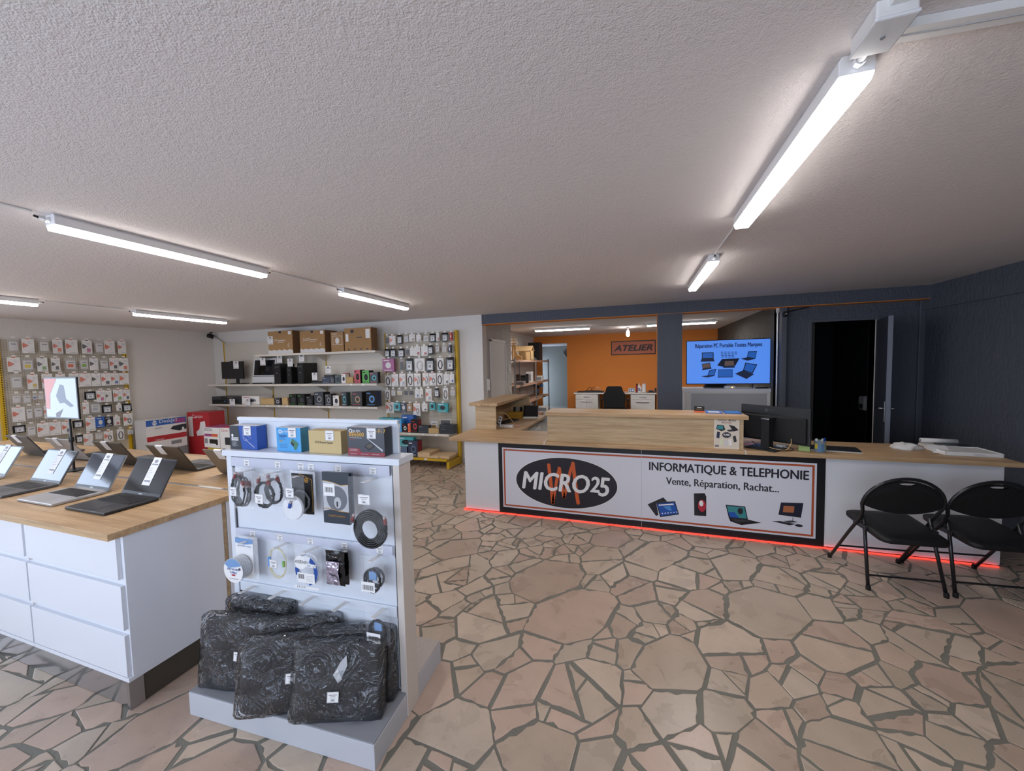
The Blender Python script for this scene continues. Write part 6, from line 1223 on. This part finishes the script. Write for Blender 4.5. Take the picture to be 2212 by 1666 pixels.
t = thing('thermostat', 'small white thermostat on the rough white wall', 'thermostat', (SX, 7.10, 1.52)); MB().box((0, -.045, 0), (.03, .045, .1), 'white_matt').build('body', t, bevel=.004); MB().box((.03, .005, .06), (.032, .03, .085), 'dark_red').build('display', t)

# ---------------------------------------------------------------- television on its cabinet
YT = 6.35
t = thing('shutter_cabinet', 'white roller shutter cabinet under the television', 'cabinet', (1.26, 6.2, 0)); MB().box((-.56, .0, 0), (.56, .45, 1.19), 'white_lam').build('body', t, bevel=.003); MB().box((-.585, -.03, 1.19), (.575, .46, 1.235), 'white_lam').build('top_board', t, bevel=.003)
for x in (-.56, .50): MB().box((x, -.012, 0), (x+.06, 0, 1.19), 'white_matt').build('side_rail', t, bevel=.002)
MB().box((-.49, -.006, .02), (.49, 0, 1.165), 'light_grey').build('shutter', t); MB().box((-.50, -.02, 1.165), (.50, -.004, 1.19), 'white_matt').build('shutter_lip', t, bevel=.002)
mat('tv_screen', '#4d86ea', .3, emit=.62, ecol='#5b93f2'); mat('tv_ink', '#14275e', .5, emit=.02); mat('tv_dark', '#16233f', .5, emit=.03); mat('tv_win', '#2b6fd0', .5, emit=.30); mat('tv_mid', '#2b3a62', .5, emit=.05); mat('tv_pic', '#7d6a63', .5, emit=.16)
t = thing('television', 'large television showing a blue slide about laptop repair', 'television', (0, YT, 0))
def tq(x, y): p_ = at(1460+x/6.942, 660+y/6.942, 'y', YT); return p_.x, p_.z
xa, za = tq(155, 530); xb, zb = tq(1460, 500); xa2, zc_ = tq(155, 1180); xa = (xa+xa2)/2; z1 = (za+zb)/2+.005; z0 = zc_-.005
MB().box((xa, 0, z0), (xb, .045, z1), 'black_plastic').build('casing', t, bevel=.004); s_ = MB().rect(xa+.01, z0+.012, xb-.01, z1-.01, 'tv_screen', -.0008).build('screen', t)
for x in (1.0, 1.62): MB().tube([(x, .02, z0), (x-.03, -.06, 1.245)], .008, 'black_plastic').tube([(x, .02, z0), (x-.02, .14, 1.245)], .008, 'black_plastic').build('foot', t)
m = MB(); (x0, zz0), (x1, zz1) = tq(290, 637), tq(1293, 612); m.btext('Réparation PC Portable Toutes Marques', .062, 'tv_ink', (x0+x1)/2, (zz0+zz1)/2, -.0014, width=x1-x0); m.build('slide_title', s_)
m = MB()
for r__, yy in enumerate((700, 727, 750, 774)):
    for k in range(4+(r__ < 2)): x_ = 670+k*52+r__*4; p0 = tq(x_, yy+5); p1 = tq(x_+38, yy-5); m.rect(p0[0], p0[1], p1[0], p1[1], 'tv_ink', -.0014)
tag(m.build('logo_rows', s_), kind='stuff')
def tvlap(scr, base, inner, fill='tv_win'):
    m = MB()
    for P_, mt, dy in ((scr, 'tv_dark', 0), (inner, fill, .0004), (base, 'tv_mid', .0002)): m.flat([tq(*p_) for p_ in P_], mt, -.0014-dy)
    m.build('laptop_picture', s_)
tvlap([(390, 842), (566, 836), (566, 702), (390, 706)], [(370, 846), (390, 790), (560, 790), (582, 838)], [(402, 788), (554, 786), (554, 714), (402, 718)])
tvlap([(400, 950), (528, 935), (512, 858), (388, 876)], [(390, 976), (400, 950), (528, 935), (542, 946)], [(404, 944), (520, 928), (508, 868), (396, 882)], 'tv_pic')
tvlap([(472, 1056), (580, 1056), (604, 948), (500, 975)], [(374, 1062), (472, 1050), (580, 1056), (470, 1082)], [(482, 1048), (574, 1046), (592, 962), (508, 982)])
tvlap([(620, 900), (720, 925), (890, 905), (955, 792), (690, 805)], [(705, 938), (730, 905), (875, 905), (890, 934)], [(728, 905), (872, 902), (868, 832), (734, 834)], 'tv_pic')
tvlap([(632, 1074), (852, 1072), (852, 958), (632, 962)], [(612, 1082), (632, 1074), (852, 1072), (872, 1078)], [(640, 1070), (846, 1068), (846, 966), (640, 970)])
tvlap([(1066, 778), (1190, 800), (1216, 686), (1082, 690)], [(970, 798), (1066, 776), (1190, 800), (1076, 830)], [(1076, 772), (1184, 790), (1206, 696), (1090, 700)])
tvlap([(1006, 972), (1150, 1022), (1222, 886), (1042, 856)], [(886, 1024), (1006, 972), (1172, 1032), (1058, 1104)], [(1020, 966), (1140, 1008), (1204, 896), (1054, 868)])
t = thing('set_top_box', 'white set top box with orange light on the television cabinet', 'box', (1.30, 6.22, 1.236)); MB().box((-.07, 0, 0), (.06, .1, .035), 'white_matt').build('body', t, bevel=.004); MB().ell(.02, .018, .008, .008, mat('amber_led', '#ff9a3c', .4, emit=3, ecol=(1, .4, .08)), -.0008, 12).build('light', t)
t = thing('remote_control', 'black remote control on the television cabinet', 'remote', (1.70, 6.22, 1.236), .1); MB().box((-.08, 0, 0), (.08, .04, .018), 'black_plastic').build('body', t, bevel=.005); MB().box((-.06, .006, .018), (.06, .034, .020), 'dark_grey').build('keypad', t)
t = thing('speaker', 'black speaker box behind the television', 'speaker', (1.16, 6.5, 1.236)); MB().box((-.14, 0, 0), (.14, .12, .30), 'black_plastic').build('cabinet', t, bevel=.004); MB().box((-.13, -.004, .01), (.13, 0, .29), 'black_matt').build('grille', t)

# ---------------------------------------------------------------- workshop furniture
mat('desk_white', '#e7e3df', .4)
t = thing('workshop_desk', 'long white desk top against the orange wall', 'desk', (0, 10.75, .78)); MB().box((-1.71, 0, 0), (1.3, .68, .032), 'desk_white').build('top_board', t, bevel=.003)
for x0, lb in ((-1.66, 'white desk cabinet left of the office chair'), (-.163, 'white desk cabinet right of the office chair')):
    t = thing('desk_cabinet', lb, 'cabinet', (x0, 10.77, 0), 0, 'desk cabinets'); MB().box((0, .018, 0), (.625, .6, .779), 'desk_white').build('body', t, bevel=.002); d_ = MB().box((.003, 0, .64), (.622, .018, .775), 'desk_white').build('drawer', t, bevel=.002); MB().box((.23, -.022, .695), (.40, -.008, .710), 'alu').build('handle', d_, bevel=.003)
    for k in (0, 1): d_ = MB().box((.003+k*.311, 0, .03), (.311+k*.311, .018, .633), 'desk_white').build('door', t, bevel=.002); MB().box((.14+k*.175, -.022, .555), (.30+k*.175, -.008, .569), 'alu').build('handle', d_, bevel=.003)
t = thing('office_chair', 'black swivel office chair seen from behind at the workshop desk', 'chair', (-.56, 10.15, 0)); mat('chair_fabric', '#121316', .85)
P_ = [(-.14, 1.035), (-.19, 1.02), (-.225, .90), (-.275, .83), (-.285, .70), (-.26, .52), (-.24, .46), (.24, .46), (.26, .52), (.285, .70), (.275, .83), (.225, .90), (.19, 1.02), (.14, 1.035)]
MB().prism([(x, 0, z) for x, z in P_], (0, .09, 0), 'chair_fabric').build('backrest', t, bevel=.025, seg=3); MB().box((-.26, .08, .40), (.26, .55, .50), 'chair_fabric').build('seat', t, bevel=.03, seg=3)
for s in (-1, 1): MB().tube([(s*.22, .2, .42), (s*.33, .2, .44), (s*.34, .2, .66)], .018, 'black_plastic').build('arm_support', t, smooth=True); MB().box((s*.30, .06, .66), (s*.37, .34, .69), 'black_plastic').build('armrest', t, bevel=.01)
MB().tube([(0, .3, .08), (0, .3, .4)], .03, 'black_plastic', 12).build('gas_lift', t)
for k in range(5): a = 2*PI*k/5; MB().tube([(0, .3, .09), (.3*math.cos(a), .3+.3*math.sin(a), .06)], .02, 'black_plastic').lathe([(.028, 0), (.03, .03), (.028, .055)], 'black_matt', 10, (.3*math.cos(a), .3+.3*math.sin(a), 0)).build('foot', t)
ZD = .813
t = thing('laptop_tray', 'black laptop parts tray with cables at the left of the workshop desk', 'tray', (-1.27, 10.86, ZD)); MB().box((-.36, 0, 0), (.38, .3, .03), 'black_plastic').build('tray', t, bevel=.004); MB().box((-.15, .03, .03), (.3, .26, .05), 'dark_grey').build('laptop_base', t, bevel=.003)
for k, (a, b, mt) in enumerate(((-.1, .08, 'cable_black'), (.02, .16, 'cable_black'), (.14, .30, 'cable_white'))): MB().tube([(a+(b-a)*i/8, .1, .05+.10*math.sin(PI*i/8)) for i in range(9)], .006, mt, 6).build('cable', t, smooth=True)
t = thing('digital_clock', 'white digital clock reading 15:30 on the workshop desk', 'clock', (-.135, 10.95, ZD)); MB().box((-.086, 0, 0), (.086, .04, .125), 'white_matt').build('casing', t, bevel=.01); MB().rect(-.072, .022, .072, .105, 'pack_navy', -.0006).build('display', t); m = MB(); m.text('15:30', .05, mat('clock_digit', '#dfe9ff', .4, emit=.8), 0, .04, -.0012, width=.12); m.build('digits', t)
def bottle(label, x, prof, m_, cap, name='bottle'):
    t = thing(name, label, 'bottle', (x, 10.97, ZD), 0, 'bottles on the workshop desk'); MB().lathe(prof, m_, 16).build('body', t, smooth=True); r, z = prof[-1]; MB().lathe([(r*1.15, z), (r*1.15, z+.03)], cap, 12).build('cap', t); return t
bottle('dark red spray can with black cap on the workshop desk', .004, [(.026, 0), (.027, .01), (.027, .17), (.022, .2), (.02, .21)], 'dark_red', 'black_matt', 'spray_can')
b_ = bottle('tall white bottle on the workshop desk', .058, [(.034, 0), (.036, .01), (.036, .16), (.018, .2), (.014, .22)], 'pack_white', 'white_matt'); MB().rect(-.02, .04, .02, .13, 'pack_slate', -.0366).build('label', b_)
b_ = bottle('short white bottle beside the tall one on the workshop desk', .109, [(.018, 0), (.02, .008), (.02, .12), (.01, .15), (.008, .16)], 'pack_white', 'white_matt'); MB().rect(-.012, .03, .012, .09, 'pack_slate', -.0206).build('label', b_)
t = thing('paper_towel_roll', 'white paper towel roll on its holder on the workshop desk', 'paper roll', (.188, 10.98, ZD)); MB().lathe([(.055, 0), (.055, .008)], 'grey_plastic', 16).build('foot', t); MB().lathe([(.05, .008), (.05, .24)], 'paper', 20).build('roll', t, smooth=False); MB().tube([(0, 0, .24), (0, 0, .32)], .005, 'alu').build('rod', t)
t = thing('tool_tray', 'dark tray of repair tools at the right of the workshop desk', 'tray', (.40, 10.9, ZD)); MB().box((-.13, 0, 0), (.13, .16, .02), 'black_plastic').build('tray', t, bevel=.003); MB().lathe([(.03, .02), (.03, .10), (.018, .13)], 'dark_grey', 12, (.09, .08, 0)).build('pump_flask', t); MB().box((-.09, .03, .02), (.03, .12, .06), 'pack_navy').build('tool_block', t, bevel=.004)
# workshop sign
t = thing('wall_sign', 'framed sign reading ATELIER on the orange wall', 'sign', (-.098, YO-.012, 1.865)); mat('sign_salmon', '#c96f4c', .5); mat('sign_dark', '#3a2528', .5)
MB().box((-.612, 0, 0), (.612, .012, .405), 'sign_salmon').build('board', t); MB().frame(-.612, 0, .612, .405, .028, 'sign_dark', -.0008).build('frame', t); m = MB(); m.btext('ATELIER', .175, 'sign_dark', 0, .115, -.0008, b=.012, shear=.28, width=1.04); m.build('lettering', t)
t = thing('wall_lamp', 'round unlit wall lamp inside the grey passage', 'lamp', (-2.30, 13.2, 2.02)); MB(Matrix.Rotation(PI/2, 4, 'X')).lathe([(.14, 0), (.15, .02), (.14, .06), (.09, .10), (0.01, .115)], 'grey_plastic', 24).build('shade', t, smooth=True); MB().tube([(0, .05, 0), (0, 1.39, 0)], .02, 'grey_plastic').build('arm', t)
# metal rack with chipboard shelves along the left workshop wall
t = thing('metal_rack', 'galvanised storage rack with chipboard shelves in the workshop', 'rack', (0, 0, 0)); wood('chipboard', '#a3806b', '#b5917a', '#c29f88', 'y', .8); RX0, RX1 = -2.98, -2.5
RY = (7.82, 9.62, 11.10)
for y_ in RY:
    for x_ in (RX0, RX1-.03): MB().box((x_, y_, 0), (x_+.03, y_+.004, 1.80), 'galva').box((x_ if x_ == RX0 else x_+.026, y_, 0), (x_+.004 if x_ == RX0 else x_+.03, y_+.04, 1.80), 'galva').build('post', t)
for z_ in (1.745, 1.175, .745, .30):
    for k in (0, 1):
        MB().box((RX0+.005, RY[k]+.005, z_), (RX1-.005, RY[k+1]-.002, z_+.012), 'chipboard').build('shelf_board', t); MB().box((RX1-.006, RY[k]+.04, z_-.035), (RX1-.002, RY[k+1], z_+.014), 'chipboard').build('beam', t)
GR = 'things on the workshop rack'; ZT = 1.758
def ry(px, py, Y): p_ = at(px, py, 'y', Y); return p_.x, p_.z
mat('balsa', '#d8b783', .7)
x0, _ = ry(1113.8, 760, 9.2); x1, _ = ry(1146.5, 760, 9.2); zt = ry(1130, 749, 9.2)[1]-ZT; w = x1-x0
t = thing('model_barn', 'plywood model barn on top of the workshop rack', 'model', ((x0+x1)/2, 9.2, ZT), 0, GR); MB().box((-w/2, 0, 0), (w/2, .3, .012), 'balsa').box((w*.18, 0, 0), (w/2, .012, zt*.7), 'balsa').box((-w/2, .28, 0), (w/2, .3, zt*.7), 'balsa').box((w/2-.01, 0, 0), (w/2, .3, zt*.7), 'balsa').build('walls', t); MB().prism([(-w/2-.02, -.02, zt*.68), (-w/2-.02, .14, zt), (-w/2-.02, .3, zt*.68), (-w/2-.02, .3, zt*.73), (-w/2-.02, .14, zt*1.06), (-w/2-.02, -.02, zt*.73)], (w+.04, 0, 0), 'balsa').build('roof', t)
x0, _ = ry(1106, 755, 8.75); x1, _ = ry(1127, 755, 8.75); z1 = ry(1115, 745, 8.75)[1]-ZT; w = x1-x0
t = thing('plywood_figure', 'plywood animal figure beside the model barn', 'model', ((x0+x1)/2, 8.75, ZT), 0, GR); MB().prism([(-w*.5, 0, 0), (-w*.5, 0, z1), (-w*.1, 0, z1), (-w*.1, 0, z1*.6), (w*.1, 0, z1*.35), (w*.5, 0, z1*.2), (w*.5, 0, 0)], (0, .02, 0), 'balsa').build('body', t); MB().box((-w*.45, -.04, 0), (w*.45, .06, .008), 'balsa').build('foot_plate', t)
t = thing('plywood_tree', 'plywood tree with stacked tiers at the left of the rack top', 'model', (ry(1106, 740, 8.6)[0]+.03, 8.6, ZT), 0, GR); MB().tube([(0, 0, 0), (0, 0, .56)], .012, 'balsa').build('trunk', t)
for k in range(4): MB().box((-.12+.02*k, -.05, .33+k*.065), (.14-.03*k, .05, .345+k*.065), 'balsa').build('tier', t, bevel=.004)
x0, _ = ry(1140.2, 755, 10.2); x1, _ = ry(1166, 755, 10.2); zt = ry(1152, 740, 10.2)[1]-ZT
t = thing('speaker', 'black loudspeaker on top of the workshop rack', 'speaker', ((x0+x1)/2, 10.2, ZT), 0, GR); w = x1-x0; MB().box((-w/2, .01, 0), (w/2, .28, zt), mat('dark_walnut', '#2b1d1a', .5)).build('cabinet', t, bevel=.003); MB().box((-w/2+.004, 0, .004), (w/2-.012, .01, zt-.004), 'black_matt').build('grille', t, bevel=.003); MB().rect(-.03, .02, .02, .035, 'grey_plastic', -.0006).build('badge', t)
x0, _ = ry(1149.5, 766, 9.7); t = thing('mug', 'white mug between barn and loudspeaker', 'mug', (x0, 9.7, ZT), 0, GR); MB().lathe([(.034, 0), (.036, .09), (.034, .09), (.032, .006)], 'pack_white', 16).build('body', t, smooth=True); MB().tube([(.034, 0, .075), (.062, 0, .07), (.062, 0, .03), (.034, 0, .02)], .006, 'pack_white').build('handle', t, smooth=True)
ZM = 1.188
def rk(name, label, cat, px0, px1, py, Y, z, m_, dep=.18, dome=False):
    x0, _ = ry(px0, py, Y); x1, _ = ry(px1, py, Y); h = max(.02, ry((px0+px1)/2, py, Y)[1]-z); w = x1-x0
    t = thing(name, label, cat, ((x0+x1)/2, Y, z), 0, GR); MB().box((-w/2, 0, 0), (w/2, dep, h), m_).build('body', t, bevel=.006); MB().box((-w*.4, -.003, h*.15), (w*.4, 0, h*.75), 'dark_grey' if 'black' in m_ else 'grey_plastic').build('front_plate', t)
rk('hard_drive_dock', 'black drive dock on the middle rack shelf', 'device', 1114, 1119.5, 809, 8.5, ZM, 'black_plastic'); rk('router', 'black router on the middle rack shelf', 'device', 1124.5, 1134.5, 811, 8.9, ZM, 'black_matt'); rk('bottle', 'black bottle on the middle rack shelf', 'bottle', 1135.5, 1140.5, 808, 9.0, ZM, 'black_plastic', .06); rk('parts_carton', 'white and red parts carton at the far end of the middle rack shelf', 'box', 1157, 1171, 812, 10.2, ZM, 'pack_white'); rk('laptop', 'closed silver laptop on the middle rack shelf', 'laptop', 1113, 1131, 824, 8.2, ZM, 'silver')
rk('parts_carton', 'small brown carton on the middle rack shelf', 'box', 1136, 1148, 803, 9.4, ZM, 'pack_grey'); rk('tray', 'flat dark tray on the lower rack shelf', 'tray', 1162, 1183, 859, 10.4, .758, 'brown_card')
rk('storage_bin', 'white bin with black stripes on the bottom rack shelf', 'bin', 1161, 1182, 878, 10.2, .313, 'pack_white')
x0, z0_ = ry(1162, 836, 10.5); t = thing('desk_fan', 'desk fan with blue blades on the lower rack shelf', 'fan', (x0, 10.5, .758), 0, GR); zc_ = z0_-.758; M = Matrix.Translation((0, -.04, zc_)) @ Matrix.Rotation(PI/2, 4, 'X')
MB().lathe([(.10, 0), (.10, .015), (.03, .03)], 'black_plastic', 20).build('base', t); MB().tube([(0, 0, .02), (0, 0, zc_)], .016, 'black_plastic').build('pole', t); MB(M).lathe([(.04, -.08), (.05, -.02), (.03, .02)], 'black_plastic', 16).build('motor', t)
m = MB(M)
for k in range(3): a = 2*PI*k/3+.3; m.add([(.03*math.cos(a), .03*math.sin(a), 0), (.17*math.cos(a-.35), .17*math.sin(a-.35), .02), (.18*math.cos(a+.1), .18*math.sin(a+.1), 0), (.15*math.cos(a+.5), .15*math.sin(a+.5), -.02), (.03*math.cos(a+.9), .03*math.sin(a+.9), -.01)], [(0, 1, 2, 3, 4)], mat('fan_blue', '#5a7fae', .3))
m.build('blades', t); m = MB(M)
for r_ in (.06, .12, .19): m.tube([(r_*math.cos(2*PI*i/28), r_*math.sin(2*PI*i/28), .035 if r_ < .19 else 0) for i in range(28)], .003, 'black_plastic', 5, True)
for k in range(16): a = 2*PI*k/16; m.tube([(.03*math.cos(a), .03*math.sin(a), .04), (.19*math.cos(a), .19*math.sin(a), 0)], .0018, 'black_plastic', 4)
m.build('guard', t)
t = thing('office_chair', 'dark chair half hidden behind the navy pillar', 'chair', (.68, 7.6, 0)); MB().box((-.05, 0, .45), (.35, .08, 1.15), 'chair_fabric').build('backrest', t, bevel=.03, seg=3); MB().box((-.05, .08, .4), (.35, .5, .48), 'chair_fabric').build('seat', t, bevel=.03); MB().tube([(.15, .3, .02), (.15, .3, .4)], .03, 'black_plastic').build('gas_lift', t); MB().box((-.1, .05, 0), (.4, .55, .04), 'black_plastic').build('foot', t, bevel=.01)
